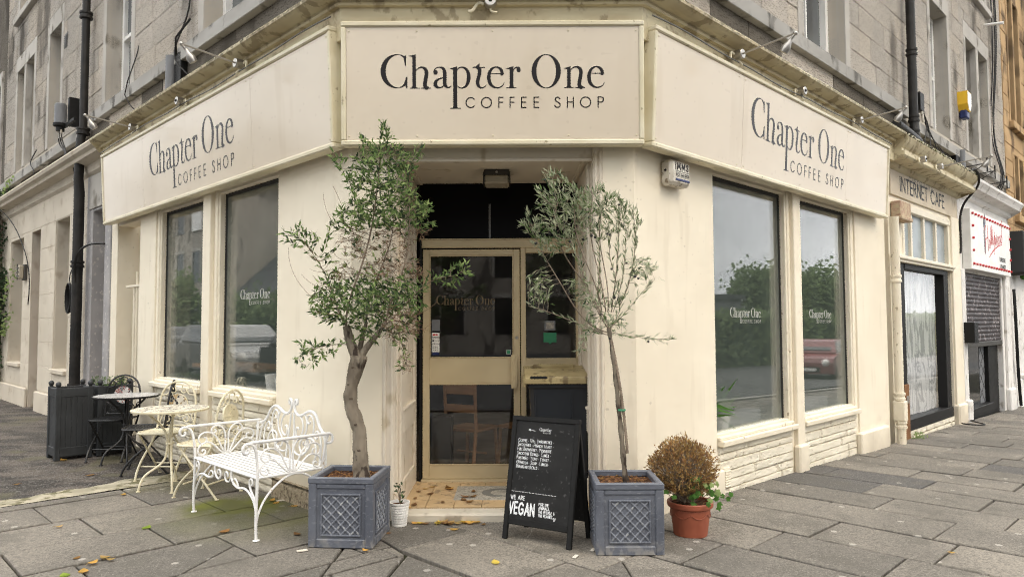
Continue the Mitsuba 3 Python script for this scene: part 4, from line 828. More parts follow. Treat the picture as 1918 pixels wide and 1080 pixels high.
# bulkhead lamps
def bulkhead(label, F, u, o, z, w, h, d):
    t = thing('bulkhead_lamp', label, 'lamp')
    part(t, 'back', B(u - w / 2, u + w / 2, o, o + d * .4, z, z + h, .01), 'dark_steel', F); part(t, 'lens', B(u - w * .42, u + w * .42, o + d * .35, o + d, z + .02, z + h - .02, .02), 'lamp_glass', F)
    part(t, 'guard', [B(u - w * .46, u + w * .46, o + d * .98, o + d * 1.08, z + h * q - .006, z + h * q + .006, 0) for q in (.25, .5, .75)] + [B(u - .006, u + .006, o + d * .98, o + d * 1.08, z, z + h, 0)], 'dark_steel', F)
bulkhead('black caged bulkhead lamp on the beige house between window and door', FL, 11.42, 0, 2.38, .22, .30, .14)
pl_ = thing('porch_lamp', 'rectangular grey porch lamp under the ceiling over the door', 'lamp')
part(pl_, 'housing', [B(-.235, -.018, 5.98, 6.2, 2.765, 2.814, .006), B(-.243, -.232, 5.97, 6.21, 2.70, 2.79, .003), B(-.021, -.010, 5.97, 6.21, 2.70, 2.79, .003)], 'dark_steel'); part(pl_, 'diffuser', B(-.230, -.023, 5.975, 6.2, 2.692, 2.764, .012), 'lamp_glass')
part(pl_, 'screw', ball((-.127, 5.979, 2.79), .012, 1), 'silver')
# sign lamps
def sign_lamp(F, u, label, arm=True, turn=0., z=3.925, o0=.19, reach=.48):
    t = thing('sign_lamp', label, 'lamp')
    G = fr(at(F, u, o0, z), F[:3, 0], (0, 0, 1), F[:3, 1])
    part(t, 'base', lathe([(0, .085), (.040, .085), (.045, .08), (.045, .012), (.03, .01), (.03, -.02), (0, -.02)], 20), 'silver', G, smooth=35)
    part(t, 'elbow', [tube(curve([at(F, u - .05, o0 + .02, z - .005), at(F, u - .10, o0 + .015, z), at(F, u - .13, o0 + .03, z - .05), at(F, u - .17, o0 + .04, z - .07)], 10), .012, 6), tube(curve([at(F, u, o0 + .03, z - .04), at(F, u + .01, o0 + .05, z - .075), at(F, u + .05, o0 + .045, z - .08)], 8), .009, 6)], 'sign_frame')
    if arm:
        a0, a1 = at(F, u, o0 + .08, z), at(F, u + turn, o0 + .08 + reach, z + .045)
        part(t, 'arm', tube([a0, a1], .009, 8), 'silver', smooth=40)
        b0 = a1; b1 = at(F, u + turn - .01, o0 + .08 + reach - .035, z + .0); b2 = at(F, u + turn - .02, o0 + .08 + reach - .10, z - .10)
        part(t, 'joint', [ball(a1, .02, 2), tube([b0, b1], .012, 8)], 'silver', smooth=True)
        part(t, 'lamp_head', tube([b1, b1 * .75 + b2 * .25, b1 * .35 + b2 * .65, b2], np.array([.016, .022, .042, .036]), 14), 'silver', smooth=40)
    else: part(t, 'socket', ball(at(F, u, o0 + .082, z), .016, 1), 'black')
sign_lamp(FR, 1.33, 'silver spot lamp on a long arm over the right sign nearest the corner')
sign_lamp(FR, 2.68, 'armless silver lamp base in the middle of the right sign', False, z=3.90)
sign_lamp(FR, 4.32, 'silver spot lamp on a long arm at the far end of the right sign')
sign_lamp(FL, 1.57, 'silver spot lamp on a long arm over the left sign nearest the corner')
sign_lamp(FL, 3.02, 'armless silver lamp base in the middle of the left sign', False, z=3.90)
sign_lamp(FL, 4.55, 'silver spot lamp on a long arm at the far end of the left sign')
sign_lamp(FF, -.155, 'round silver lamp base with bent leads above the front sign', False, z=3.955)
sign_lamp(FR, 7.35, 'silver lamp with a long arm on the internet cafe cornice', True, z=3.82, o0=.29, reach=.62)
sign_lamp(FR, 6.55, 'small armless lamp base on the internet cafe cornice', False, z=3.80, o0=.28)
# burglar alarm boxes
al = thing('alarm_box', 'weathered white alarm box with IMMS lettering on the shop wall', 'alarm box')
part(al, 'case', B(.37, .665, .0, .115, 2.635, 2.845, .03), 'white_plastic', FR)
FA = wallface(FR, .43, .1155, 2.765)
part(al, 'lettering', extr(strokes('IMMS', .052, .0115, gap=.42, width=.205), .0012), 'black', FA)
tx = meshkit.text_mesh('0131 664 5050', .022, .0015, True); tx.vertices[:, 0] *= .20 / tx.vertices[:, 0].max(); part(al, 'number', tx, 'black', wallface(FR, .433, .1155, 2.712))
part(al, 'rule', [B(.43, .635, .1148, .1162, 2.748, 2.753, 0), B(.43, .635, .1148, .1162, 2.703, 2.706, 0), B(.43, .635, .1148, .1162, 2.737, 2.740, 0)], 'black', FR); part(al, 'stripe', B(.43, .638, .113, .121, 2.672, 2.690, .003), 'blue', FR)
part(al, 'lock', ball(at(FR, .372, .055, 2.755), .012, 1), 'black')
al = thing('alarm_box', 'yellow alarm box with dark blue base high on the stone wall', 'alarm box')
hexa = Polygon([(0, 0), (.2, 0), (.28, .1), (.28, .38), (0, .38)])
part(al, 'case', extr(Polygon([(-.13, .13), (-.06, .0), (.06, .0), (.13, .13), (.13, .36), (-.13, .36)]), .16), 'yellow', wallface(FR, 10.12, .0, 5.27)); part(al, 'front', extr(Polygon([(-.12, .13), (-.05, .02), (.05, .02), (.12, .13), (.12, .34), (-.12, .34)]), .012), 'white', wallface(FR, 10.12, .158, 5.27)); part(al, 'base', B(10.02, 10.22, .02, .14, 5.15, 5.30, .02), 'blue', FR)
# old painted boards just above the cornice
for F, u0, u1, ru, lab in ((FL, .12, .78, -1, 'old grey board with pink rounded letters above the left end of the front sign'), (FR, .10, .66, 1, 'old grey board with pink rounded letters above the right end of the front sign')):
    t = thing('old_board', lab, 'sign'); part(t, 'board', B(u0, u1, .0, .03, 4.18, 4.62, .003), 'greyboard', F)
    sh = unary_union([(ell(x, .10, .075, .11) - ell(x, .10, .045, .08)) for x in (.12, .32, .50)])
    part(t, 'lettering', extr(sh, .003), 'pink', wallface(F, u0 if ru > 0 else u1, .03, 4.25, ru))
# ================================================================ right neighbours
cafe = thing('internet_cafe', 'faded cream internet cafe front with boarded window and small panes above', 'shop')
part(cafe, 'wall', [B(6.05, 9.75, -.3, -.01, 3.16, 4.0, 0), B(6.05, 6.70, -.3, -.01, 2.40, 3.2, 0), B(6.05, 6.16, -.3, 0, -.5, 2.45, 0), B(9.18, 9.75, -.3, -.01, -.5, 3.2, 0), B(6.1, 9.3, -1.6, -1.5, -.5, 3, 0)], 'cream', FR)
part(cafe, 'pilaster', [B(9.20, 9.70, -.05, .03, -.5, 3.30, .01), B(9.17, 9.73, -.05, .07, -.5, .12, .03)], 'cream', FR)
part(cafe, 'cornice', sweep([at(FR, 5.87, 0, 0)[:2], at(FR, 9.75, 0, 0)[:2]], [(0, 3.66), (.06, 3.70), (.07, 3.74), (.26, 3.745), (.285, 3.77), (.285, 3.82), (.25, 3.83), (.25, 3.87), (.29, 3.90), (.33, 3.96), (.345, 4.0), (.32, 4.03), (0, 4.09)], True), 'cornice', smooth=30)
part(cafe, 'cornice_crust', [warp(ball((u, .33, 4.02), .018 + .012 * math.sin(u * 37) ** 2, 1), FR) for u in np.arange(5.9, 9.7, .06)], 'lichen', stuff=True)
bd = part(cafe, 'sign_board', B(6.12, 9.64, -.01, .02, 3.30, 3.66, .004), 'cafe_board', FR, label='faded board reading internet cafe')
part(bd, 'lettering', extr(strokes('INTERNET CAFE', .20, .030, gap=.27, width=2.30), .002), 'black', wallface(FR, 6.54, .02, 3.395))
part(bd, 'ghost_lettering', extr(strokes('CLEOPATRA', .07, .012, gap=.5, width=1.25), .001), 'mat_mark', wallface(FR, 6.95, .02, 3.585))
part(cafe, 'transom_frame', [B(6.66, 6.76, -.12, .0, 2.44, 3.2, .006), B(9.08, 9.2, -.12, .0, 2.44, 3.2, .006), B(6.66, 9.2, -.12, .012, 3.13, 3.24, .01)] + [B(u - .035, u + .035, -.10, -.02, 2.44, 3.14, .006) for u in (7.16, 7.81, 8.46)], 'trim', FR)
for a, b in ((6.76, 7.125), (7.195, 7.775), (7.845, 8.425), (8.495, 9.08)): part(cafe, 'transom_pane', B(a, b, -.07, -.062, 2.46, 3.13, 0), 'frosted', FR)
part(cafe, 'transom_sill', [B(6.10, 9.22, -.12, .07, 2.40, 2.455, .012), B(6.10, 9.22, -.12, .04, 2.36, 2.40, .008)], 'trim', FR)
part(cafe, 'door_gap', [B(6.16, 6.40, -.6, -.55, -.3, 2.4, 0)], 'old_timber', FR, label='bare brown boarding in the open gap')
part(cafe, 'window_frame', [B(6.40, 6.74, -.16, -.02, -.06, 2.36, .004), B(8.80, 9.06, -.16, -.02, -.06, 2.36, .004), B(6.74, 8.80, -.16, -.01, 2.28, 2.36, .004), B(6.70, 9.06, -.16, .0, -.06, .10, .004)], 'black', FR, label='black window frame')
v, f = grid(26, 14, 6.74, 8.80, .10, 2.28)
P = np.stack([v[:, 0], -.20 + .07 * meshkit.fbm(np.stack([v[:, 0] * 5, v[:, 1] * .8 + 2 * (v[:, 1] < 1), v[:, 0] * 0], 1), 4, 2), v[:, 1]], 1)
part(cafe, 'plastic_sheet', trimesh.Trimesh(P, f, process=False), 'plastic_sheet', FR, smooth=True, label='crumpled translucent sheeting behind the window')
part(cafe, 'window_pane', trimesh.Trimesh([(6.74, -.09, .1), (8.8, -.09, .1), (8.8, -.09, 2.28), (6.74, -.09, 2.28)], [[0, 1, 2], [0, 2, 3]], process=False), 'clear_glass', FR)
tb = part(cafe, 'timber_board', B(6.42, 6.62, .0, .035, -.16, .62, .004), 'old_timber', FR, label='short brown timber board with a lock at the foot of the window'); part(tb, 'plate', [B(6.47, 6.57, .035, .042, .36, .46, .002)], 'silver', FR)
for k in range(3):
    x = 6.74
    while x < 9.1: w = hr.uniform(.3, .6); part(cafe, 'base_stone', rough_block(x, min(x + w, 9.14) - .006, -.03, -.14 - .11 * k, -.06 - .1 * k, x * 7 + k, .03), 'base_stone', FR, smooth=40); x += w
part(cafe, 'step', B(6.12, 6.72, -.3, .03, -.45, -.06, .01), 'step', FR)
rg = part(cafe, 'niche_dark', extr(ell(0, 0, .09, .16), .004), 'black', wallface(FR, 6.38, -.009, 2.80)); part(cafe, 'brick_block', [B(6.16, 6.62, .0, .13, 2.98, 3.20, .01), B(6.14, 6.64, .0, .15, 2.93, 2.985, .01)], 'bag_brick', FR)  # flat black oval paints in the dark inside of a hole
burger = thing('burger_shop', 'white painted burger shop with half lowered roller shutter', 'shop')
part(burger, 'wall', [B(9.75, 13.9, -.3, -.005, 2.4, 4.1, 0), B(9.75, 10.08, -.3, .0, -.6, 2.4, .01), B(13.0, 13.9, -.3, .0, -.6, 2.4, .01), B(9.8, 13.8, -1.6, -1.5, -.5, 2.6, 0)], 'whitewall', FR)
part(burger, 'cornice', sweep([at(FR, 9.76, 0, 0)[:2], at(FR, 13.9, 0, 0)[:2]], [(0, 3.72), (.06, 3.75), (.07, 3.82), (.24, 3.86), (.26, 3.92), (.30, 3.98), (.30, 4.03), (0, 4.09)], True), 'whitewall', smooth=30)
part(burger, 'pilaster', [B(9.70, 9.95, 0, .04, -.6, 2.44, .01), B(9.68, 9.98, 0, .09, -.6, .15, .03)], 'whitewall', FR); part(burger, 'pilaster', [B(13.15, 13.6, 0, .05, -.6, 3.6, .01), B(13.1, 13.65, 0, .09, -.6, .12, .03)], 'whitewall', FR)
for k in range(17): part(burger, 'shutter_slat', warp(tube([(10.06, 0, 1.16 + .08 * k), (13.02, 0, 1.16 + .08 * k)], .042, 8), FR @ fr((0, -.05, 0), (1, 0, 0), (0, .4, 0))), 'shutter', smooth=35)
part(burger, 'shutter_rail', B(10.06, 13.02, -.09, -.01, 1.04, 1.13, .006), 'dark_steel', FR); part(burger, 'key_box', [B(9.72, 10.0, .04, .2, 1.14, 1.50, .01)], 'black', FR, label='black box on the pier beside the shutter')
part(burger, 'door', [B(10.08, 10.2, -.22, -.1, -.3, 1.2, .004), B(10.42, 10.52, -.22, -.1, -.3, 1.2, .004), B(12.15, 12.98, -.24, -.1, -.4, 1.2, .004), B(10.2, 10.42, -.2, -.12, -.3, -.05, .004), B(10.5, 12.2, -.24, -.04, -.35, -.08, .01)], 'black', FR)
part(burger, 'pane', B(10.15, 12.2, -.19, -.18, -.1, 1.2, 0), 'dark_pane', FR); part(burger, 'notice', B(10.1, 10.25, -.09, -.085, 1.0, 1.14, 0), 'cyan', FR)
hb = [B(-.012, .012, -.26, .0, 0, .006, 0)]
part(burger, 'tiled_strip', [B(11.75, 12.15, -.178, -.174, -.08, 1.1, 0)], 'greyboard', FR); part(burger, 'tile_joints', [warp(B(-.3, .3, 0, .004, -.007, .007, 0), FR @ fr((11.95, -.174, .05 + .14 * k), (.62, 0, .5 * (1 if k % 2 else -1)), (0, 1, 0), (0, 0, 1))) for k in range(8)], 'black')
bs_ = thing('burger_sign', 'white box sign with red studs and red script reading Hollywood', 'sign')
SB = (9.98, 13.25, 2.44, 3.52)
part(bs_, 'box', B(SB[0], SB[1], .0, .14, SB[2], SB[3], .008), 'white', FR)
st = [(u, z) for u in np.linspace(SB[0] + .12, SB[1] - .06, 15) for z in (SB[2] + .10, SB[3] - .08)] + [(u, z) for u in (SB[0] + .12, SB[1] - .06) for z in (2.78, 3.0, 3.22)]
for u, z in st: part(bs_, 'stud', tube([at(FR, u, .13, z), at(FR, u, .17, z)], .022, 8), 'red', smooth=40)
G = wallface(FR, 11.05, .1405, 2.80)
hw = [pen((0, 0, .03), (.06, .3, .035), (.02, .48, .02)), pen((.24, .02, .03), (.28, .3, .035), (.30, .5, .02)), pen((0, .24, .02), (.3, .28, .02)), pen((.36, .1, .02), (.42, .2, .025), (.46, .1, .025), (.40, .04, .02), (.36, .1, .02)), pen((.5, .1, .02), (.60, .45, .025), (.56, .1, .02)), pen((.6, .1, .02), (.70, .47, .025), (.66, .1, .02)), pen((.72, .22, .02), (.76, .08, .02), (.84, .22, .02), (.76, -.12, .02)), pen((.9, .24, .02), (.92, .08, .02), (.98, .2, .02), (1.02, .08, .02), (1.08, .26, .02)), pen((1.14, .1, .02), (1.19, .2, .025), (1.24, .1, .02), (1.18, .04, .02), (1.14, .1, .02)), pen((1.28, .1, .02), (1.33, .2, .025), (1.38, .1, .02), (1.32, .04, .02), (1.28, .1, .02)), pen((1.44, .12, .02), (1.5, .2, .02), (1.55, .1, .02), (1.48, .04, .02), (1.44, .12, .02)), pen((1.55, .06, .02), (1.62, .5, .025)), pen((.3, -.12, .02), (.8, -.02, .03), (1.5, .0, .02))]
hs_ = affinity.rotate(affinity.scale(unary_union(hw), .95, .95, origin=(0, 0)), 10, origin=(0, 0))
part(bs_, 'script_lettering', extr(hs_, .003), 'red', G, label='red slanted script lettering')
t1 = meshkit.text_mesh('BURGERS', .085, .002, True); t2 = meshkit.text_mesh('& SHAKES', .085, .002, True)
part(bs_, 'lettering', move(t1, 1.15, -.10, 0), 'black', G); part(bs_, 'lettering', move(t2, 1.15, -.24, 0), 'black', G)
fig = [pen((-.03, .0, .07), (-.05, .3, .12), (-.02, .50, .13)), pen((-.06, .45, .05), (-.10, .58, .045), (.0, .66, .04)), Point(-.01, .57).buffer(.055), pen((.0, .66, .07), (.01, .71, .04))]
part(bs_, 'emblem', extr(affinity.translate(unary_union(fig), .0, .0), .003), 'greyboard', G, label='statue figure holding a torch'); part(bs_, 'emblem_sash', extr(unary_union([pen((-.06, .42, .05), (.06, .5, .05))]), .003), 'red', G); part(bs_, 'emblem_flag', extr(unary_union([pen((-.07, .52, .05), (.05, .58, .05))]), .003), 'blue', G)
sand = thing('sandstone_building', 'golden sandstone tenement beyond the burger shop at the right edge', 'building')
opS = [(14.6, 15.1, 6.0, 9), (15.25, 15.8, 6.0, 9), (14.8, 15.2, 3.9, 5.3), (15.35, 15.8, 3.9, 5.3), (17.2, 18.4, 4.2, 6.4)]
part(sand, 'wall', [B(a, b, -.4, -.01, c, d, 0) for a, b, c, d in rects_minus((13.9, 30, 3.2, 10), opS)], 'sandstone', FR)
k = 0
for row in range(17):
    x = 13.92 - .25 * (row % 2)
    while x < 18.6:
        w = hr.uniform(.5, .9)
        for q in rects_minus((max(13.92, x), x + w, 3.3 + row * .36, 3.66 + row * .36), [(a - .12, b + .12, c - .02, d) for a, b, c, d in opS]):
            if q[1] - q[0] > .05 and k < 110: k += 1; part(sand, 'stone', B(q[0] + .004, q[1] - .004, -.05, hr.uniform(.0, .01), q[2] + .004, q[3] - .004, .008), 'sandstone', FR)
        x += w
for a, b, c, d in opS:
    w = part(sand, 'window', [B(a - .11, a, -.3, .02, c, d, .004), B(b, b + .11, -.3, .02, c, d, .004), B(a - .2, b + .2, -.3, .11, c - .16, c, .01)], 'sandstone', FR); part(w, 'pane', B(a, b, -.25, -.24, c, d, 0), 'dark_pane', FR)
pipe('drainpipe', 'black drainpipe on the golden sandstone wall at the right edge', 'iron_pipe', FR, [(16.6, .14, 10), (16.6, .14, 3.0), (16.6, .14, -.5)], .07, [(16.6, .14, 7.4), (16.6, .14, 5.4)])
gs = part(sand, 'shopfront', [B(13.9, 14.3, -.3, .02, -.6, 3.2, .02), B(14.3, 30, -.3, -.01, -.6, 3.3, 0), B(14.3, 30, -.1, .06, -.6, .25, .02), B(14.5, 30, -.1, .10, .25, .34, .02)], 'whitewall', FR)
mb = thing('netted_sign', 'dark netted sign board on the shopfront at the right edge', 'sign')
part(mb, 'board', B(13.75, 16.0, .05, .30, 2.55, 3.45, .02), 'mesh_board', FR); part(mb, 'bracket', [B(13.9, 14.0, 0, .3, 2.5, 2.56, 0)], 'dark_steel', FR)
solo('cable', tube(curve([at(FR, 13.8, .08, 2.2), at(FR, 13.78, .1, 1.2), at(FR, 13.95, .08, .4), at(FR, 14.1, .08, -.3)], 20), .03, 6), 'black', 'thick black hose down the pier right of the shutter', 'cable')
solo('moss_tuft', [warp(ball((14.2 + .12 * i, .2, 2.48), .07, 1), FR) for i in range(4)], 'leaf_ivy', 'small green tuft growing under the netted sign', 'plant')
# ================================================================ the white bench (in the left wall's frame: u along, o out, z up)
bench = thing('bench', 'white wrought iron scrollwork bench standing beside the left window', 'bench')
BU0, BU1, BF_, BB = .02, 1.13, .74, .22
def L3(*p): return np.array([at(FL, *q) for q in p])
def bt(pts, r=.0075, n=6, k=None, sm=True): return tube(L3(*pts) if k is None else curve(L3(*pts), k), r, n)
def spiral(cu, cz, r0, r1, a0, a1, n=16):
    t = np.linspace(0, 1, n); a = a0 + (a1 - a0) * t; r = r0 + (r1 - r0) * t
    return [(cu + q * math.cos(b), cz + q * math.sin(b)) for q, b in zip(r, a)]
def P_(pts, o): return [(u, o, z) for u, z in pts]
for i in range(11):
    o = BF_ - .02 - i * (.455 / 10); part(bench, 'slat', B(BU0 - .005, BU1 + .005, o - .0135, o + .0135, .428, .436, .003), 'white_iron', FL)
part(bench, 'seat_frame', [bt([(BU0, BF_, .43), (BU1, BF_, .43)], .009), bt([(BU0, BB + .02, .43), (BU1, BB + .02, .43)], .009), bt([(BU0, BF_, .43), (BU0, BB, .43)], .009), bt([(BU1, BF_, .43), (BU1, BB, .43)], .009)], 'white_iron', smooth=50)
for u, sg in ((BU0, -1), (BU1, 1)):
    top = [(u, BF_, .0), (u, BF_, .30), (u + sg * .003, BF_, .50), (u + sg * .01, BF_ + .012, .60), (u + sg * .02, BF_ + .05, .672), (u + sg * .02, BF_ + .095, .676), (u + sg * .02, BF_ + .115, .64), (u + sg * .02, BF_ + .095, .61), (u + sg * .02, BF_ + .07, .625), (u + sg * .02, BF_ + .075, .645)]
    part(bench, 'leg', [bt(top, .0108, 8, 44), bt([(u, BF_, .004), (u, BF_, .0)], .024, 10)], 'white_iron', smooth=50)
    rb_ = [(u, BB, 0), (u, BB, .30), (u, BB, .5), (u + sg * .01, BB - .015, .62), (u + sg * .02, BB - .02, .675)]
    part(bench, 'leg', [bt(rb_, .0108, 8, 40), bt([(u, BB, .004), (u, BB, .0)], .024, 10)], 'white_iron', smooth=50)
    uu = u + sg * .02
    part(bench, 'armrest', [bt([(uu, BF_ + .06, .683), (uu, BB - .02, .683)], .0115, 8), bt([(uu, BB - .02, .683), (uu, BB - .06, .66), (uu, BB - .055, .62), (uu, BB - .02, .615), (uu, BB - .01, .64)], .011, 7, 16)], 'white_iron', smooth=50)
    om = (BF_ + BB) / 2; fan = []
    for s2 in (-1, 1):
        f_ = lambda pts: [(u, om + s2 * a, z) for a, z in pts]
        fan += [bt(f_([(.005, .44), (.012, .55), (.025, .63), (.07, .672), (.12, .66), (.13, .63), (.105, .615), (.09, .63), (.10, .642)]), .007, 6, 30),
                bt(f_([(.012, .44), (.06, .53), (.12, .61), (.18, .625), (.225, .60), (.232, .56), (.205, .535), (.175, .545), (.168, .575), (.19, .585)]), .007, 6, 34),
                bt(f_([(.02, .44), (.09, .50), (.16, .545), (.215, .525), (.238, .48), (.222, .448), (.19, .448), (.175, .47), (.19, .487), (.205, .475)]), .007, 6, 34)]
    part(bench, 'side_scroll', fan, 'white_iron', smooth=50)
    part(bench, 'brace', [bt([(u, BF_, .12), (u, BF_ - .05, .26), (u, BF_ - .17, .38), (u, om, .42), (u, BB + .12, .39), (u, BB + .03, .26), (u, BB, .12)], .008, 6, 30)], 'white_iron', smooth=50)
uc = (BU0 + BU1) / 2
half = [(.555, .66), (.50, .672), (.43, .72), (.36, .80), (.28, .822), (.20, .80), (.12, .775), (.05, .795), (.022, .84), (.03, .885), (.055, .895), (.066, .875), (.05, .858)]
fr_ = []
for s2 in (-1, 1): fr_.append(bt([(uc + s2 * a, BB - .02 - .06 * (z - .43), z) for a, z in half], .012, 8, 60))
part(bench, 'back_frame', fr_ + [bt([(uc + s2 * .05, BB - .01, .43), (uc + s2 * .045, BB - .03, .62), (uc + s2 * .02, BB - .04, .79)], .008, 6, 12) for s2 in (-1, 1)], 'white_iron', smooth=50)
sc = []
for s2 in (-1, 1):
    g_ = lambda pts: [(uc + s2 * a, BB - .02 - .06 * (z - .43), z) for a, z in pts]
    sc += [bt(g_([(.05, .50), (.12, .47), (.24, .50), (.32, .60), (.345, .70), (.32, .775), (.27, .79), (.24, .755), (.265, .725), (.29, .745)]), .0075, 6, 44),
           bt(g_([(.08, .77), (.14, .76), (.18, .70), (.16, .63), (.10, .60), (.07, .64), (.09, .68), (.115, .665)]), .0075, 6, 36),
           bt(g_([(.46, .44), (.47, .56), (.45, .64), (.40, .68), (.37, .65), (.39, .62), (.41, .635)]), .0075, 6, 30),
           bt(g_([(.36, .44), (.40, .53), (.36, .60), (.29, .615), (.24, .575), (.26, .535), (.295, .55)]), .0075, 6, 32),
           bt(g_([(.20, .79), (.24, .70), (.20, .62), (.14, .545), (.20, .49), (.25, .52), (.225, .55)]), .0075, 6, 34),
           bt(g_([(.555, .44), (.545, .54), (.52, .62), (.49, .66)]), .0075, 6, 12)]
for q_ in sc: part(bench, 'back_scroll', q_, 'white_iron', smooth=50)
ap = []
for s2 in (-1, 1):
    g_ = lambda pts: [(uc + s2 * a, BF_ + .004, z) for a, z in pts]
    ap += [bt(g_([(.55, .20), (.53, .25), (.46, .305), (.36, .33), (.27, .32), (.20, .335), (.155, .37), (.15, .42)]), .0085, 6, 34),
           bt(g_([(.15, .42), (.13, .36), (.08, .335), (.04, .36), (.05, .40), (.085, .40), (.09, .375)]), .0075, 6, 26),
           bt(g_([(.27, .32), (.245, .36), (.20, .375), (.175, .35), (.20, .33)]), .0065, 6, 18),
           bt(g_([(.548, .22), (.50, .31), (.45, .37), (.455, .405), (.49, .41), (.50, .385), (.48, .37)]), .0075, 6, 26)]
for q_ in (ap[:4], ap[4:]): part(bench, 'apron_scroll', q_, 'white_iron', smooth=50)
# ================================================================ bistro tables and chairs
def place_parts(key, parts, F):
    for nm, (m, mt_, sm, uv) in parts: part(key, nm, m, mt_, F, smooth=sm, uv=uv)
def face(x, y, f):
    f = np.array(f) / np.linalg.norm(f); return fr((x, y, 0), (f[1], -f[0], 0), (f[0], f[1], 0))
def disc(r, z0, z1, n=40): return lathe([(0, z0), (r, z0), (r, z1), (0, z1)], n)
def discuv(r, z, n=40):
    a = np.arange(n) * 2 * np.pi / n; v = np.vstack([[0, 0, z], np.c_[r * np.cos(a), r * np.sin(a), np.full(n, z)]]); i = np.arange(n)
    return trimesh.Trimesh(v, np.stack([i * 0, 1 + i, 1 + (i + 1) % n], 1), process=False), v[:, :2]
def bistro_table(label, x, y, angs, iron, mos, R=.335, H=.73):
    t = thing('bistro_table', label, 'table', 'bistro tables by the left windows')
    F = fr((x, y, 0), (1, 0, 0), (0, 1, 0)); m, uv = discuv(R - .012, H + .0015)
    part(t, 'table_top', lathe([(0, H - .012), (R - .02, H - .014), (R - .004, H - .02), (R, H - .012), (R, H - .002), (R - .006, H + .001), (0, H)], 48), iron, F, smooth=40)
    part(t, 'mosaic', m, mos, F, uv=uv)
    for a in angs:
        c, s_ = math.cos(math.radians(a)), math.sin(math.radians(a))
        pr_ = [(.20, H - .02), (.14, .64), (.06, .55), (.028, .46), (.026, .36), (.05, .26), (.13, .19), (.205, .14), (.245, .07), (.26, .0)]
        part(t, 'leg', [tube(curve([(c * r - s_ * .012, s_ * r + c * .012, z) for r, z in pr_], 30), .0105, 7), tube([(c * .26 - s_ * .012, s_ * .26 + c * .012, .006), (c * .26 - s_ * .012, s_ * .26 + c * .012, 0)], .02, 8)], iron, F, smooth=50)
    part(t, 'ring', lathe([(.036, .40), (.04, .41), (.036, .42), (.03, .41), (.036, .40)], 16), iron, F, smooth=True)
    return t
TB1 = bistro_table('cream bistro table with a mosaic top beside the white bench', -3.19, 6.68, (218, 298, 100), 'cream_iron', 'mosaic_cream')
TB2 = bistro_table('black bistro table with a grey mosaic top beside the grey timber planters', -4.29, 7.95, (235, 300, 115, 20), 'black_iron', 'mosaic_table_black')
def bistro_chair(label, x, y, f, iron, mos):
    t = thing('bistro_chair', label, 'chair', 'folding bistro chairs by the left windows'); F = face(x, y, f)
    st_ = []
    for k in np.linspace(-.165, .165, 10): st_ += [B(k - .011, k + .011, -.18, .19, .455, .459, 0), B(-.185, .185, k + .005 - .011, k + .005 + .011, .456, .460, 0)]
    part(t, 'seat', st_, iron, F)
    part(t, 'seat_rim', tube(curve([(-.19, -.18, .455), (-.20, .0, .455), (-.185, .17, .455), (-.14, .205, .455), (0, .212, .455), (.14, .205, .455), (.185, .17, .455), (.20, 0, .455), (.19, -.18, .455)], 40), .010, 6), iron, F, smooth=50)
    arch = [(-.19, .20, .0), (-.19, -.0, .26), (-.19, -.18, .47), (-.192, -.205, .60), (-.185, -.22, .74), (-.14, -.235, .86), (-.06, -.242, .915), (.06, -.242, .915), (.14, -.235, .86), (.185, -.22, .74), (.192, -.205, .60), (.19, -.18, .47), (.19, -.0, .26), (.19, .20, .0)]
    part(t, 'back_frame', tube(curve(arch, 80), .0105, 7), iron, F, smooth=50)
    for s2 in (-1, 1): part(t, 'leg', [tube([(s2 * .172, .18, .45), (s2 * .172, -.22, 0)], .0095, 7), tube([(s2 * .172, -.22, .006), (s2 * .172, -.22, 0)], .018, 8), tube([(s2 * .19, .20, .006), (s2 * .19, .20, 0)], .018, 8)], iron, F, smooth=50)
    for yy, zz, w in ((-.115, .12, .172), (.105, .125, .19)): part(t, 'stretcher', tube([(-w, yy, zz), (w, yy, zz)], .008, 6), iron, F, smooth=50)
    G = F @ fr((0, -.215, .70), (-1, 0, 0), (0, .1, .995), (0, 1, 0)); r = .105
    part(t, 'back_disc', [disc(r, -.012, .004, 32), B(-.004, .004, -r, r, -.018, -.011, 0), B(-r, r, -.004, .004, -.018, -.011, 0)], iron, G)
    m, uv = discuv(r - .004, .0052, 32); part(t, 'mosaic', m, mos, G, uv=uv)
    cs_ = []
    for s2 in (-1, 1):
        q = lambda pts: [(s2 * a, -.215 - .09 * (z - .7), z) for a, z in pts]
        cs_ += [tube(curve(q([(.0, .905), (.035, .86), (.03, .825), (.06, .81), (.085, .835), (.07, .86), (.055, .845)]), 26), .006, 5), tube(curve(q([(.185, .74), (.15, .79), (.11, .80), (.095, .83), (.12, .86), (.145, .85)]), 22), .006, 5),
                tube(curve(q([(.0, .595), (.05, .575), (.11, .59), (.13, .55), (.10, .52), (.075, .54), (.09, .56)]), 24), .006, 5), tube(curve(q([(.19, .62), (.16, .56), (.17, .50), (.14, .49), (.13, .51)]), 18), .006, 5)]
    cs_.append(tube([(-.19, -.19, .485), (.19, -.19, .485)], .007, 6))
    part(t, 'back_scroll', cs_, iron, F, smooth=50)
bistro_chair('cream folding chair with a mosaic back behind the cream table', -3.45, 7.14, (-.05, -1), 'cream_iron', 'mosaic_disc')
bistro_chair('cream folding chair seen from behind between the cream table and the white bench', -2.72, 6.42, (-.96, .24), 'cream_iron', 'mosaic_disc')
bistro_chair('black folding chair with a white mosaic back against the grey timber planters', -4.52, 8.12, (.06, -1), 'black_iron', 'mosaic_black')
bistro_chair('black folding chair side on between the black and cream tables', -3.78, 7.42, (-.92, -.30), 'black_iron', 'mosaic_black')
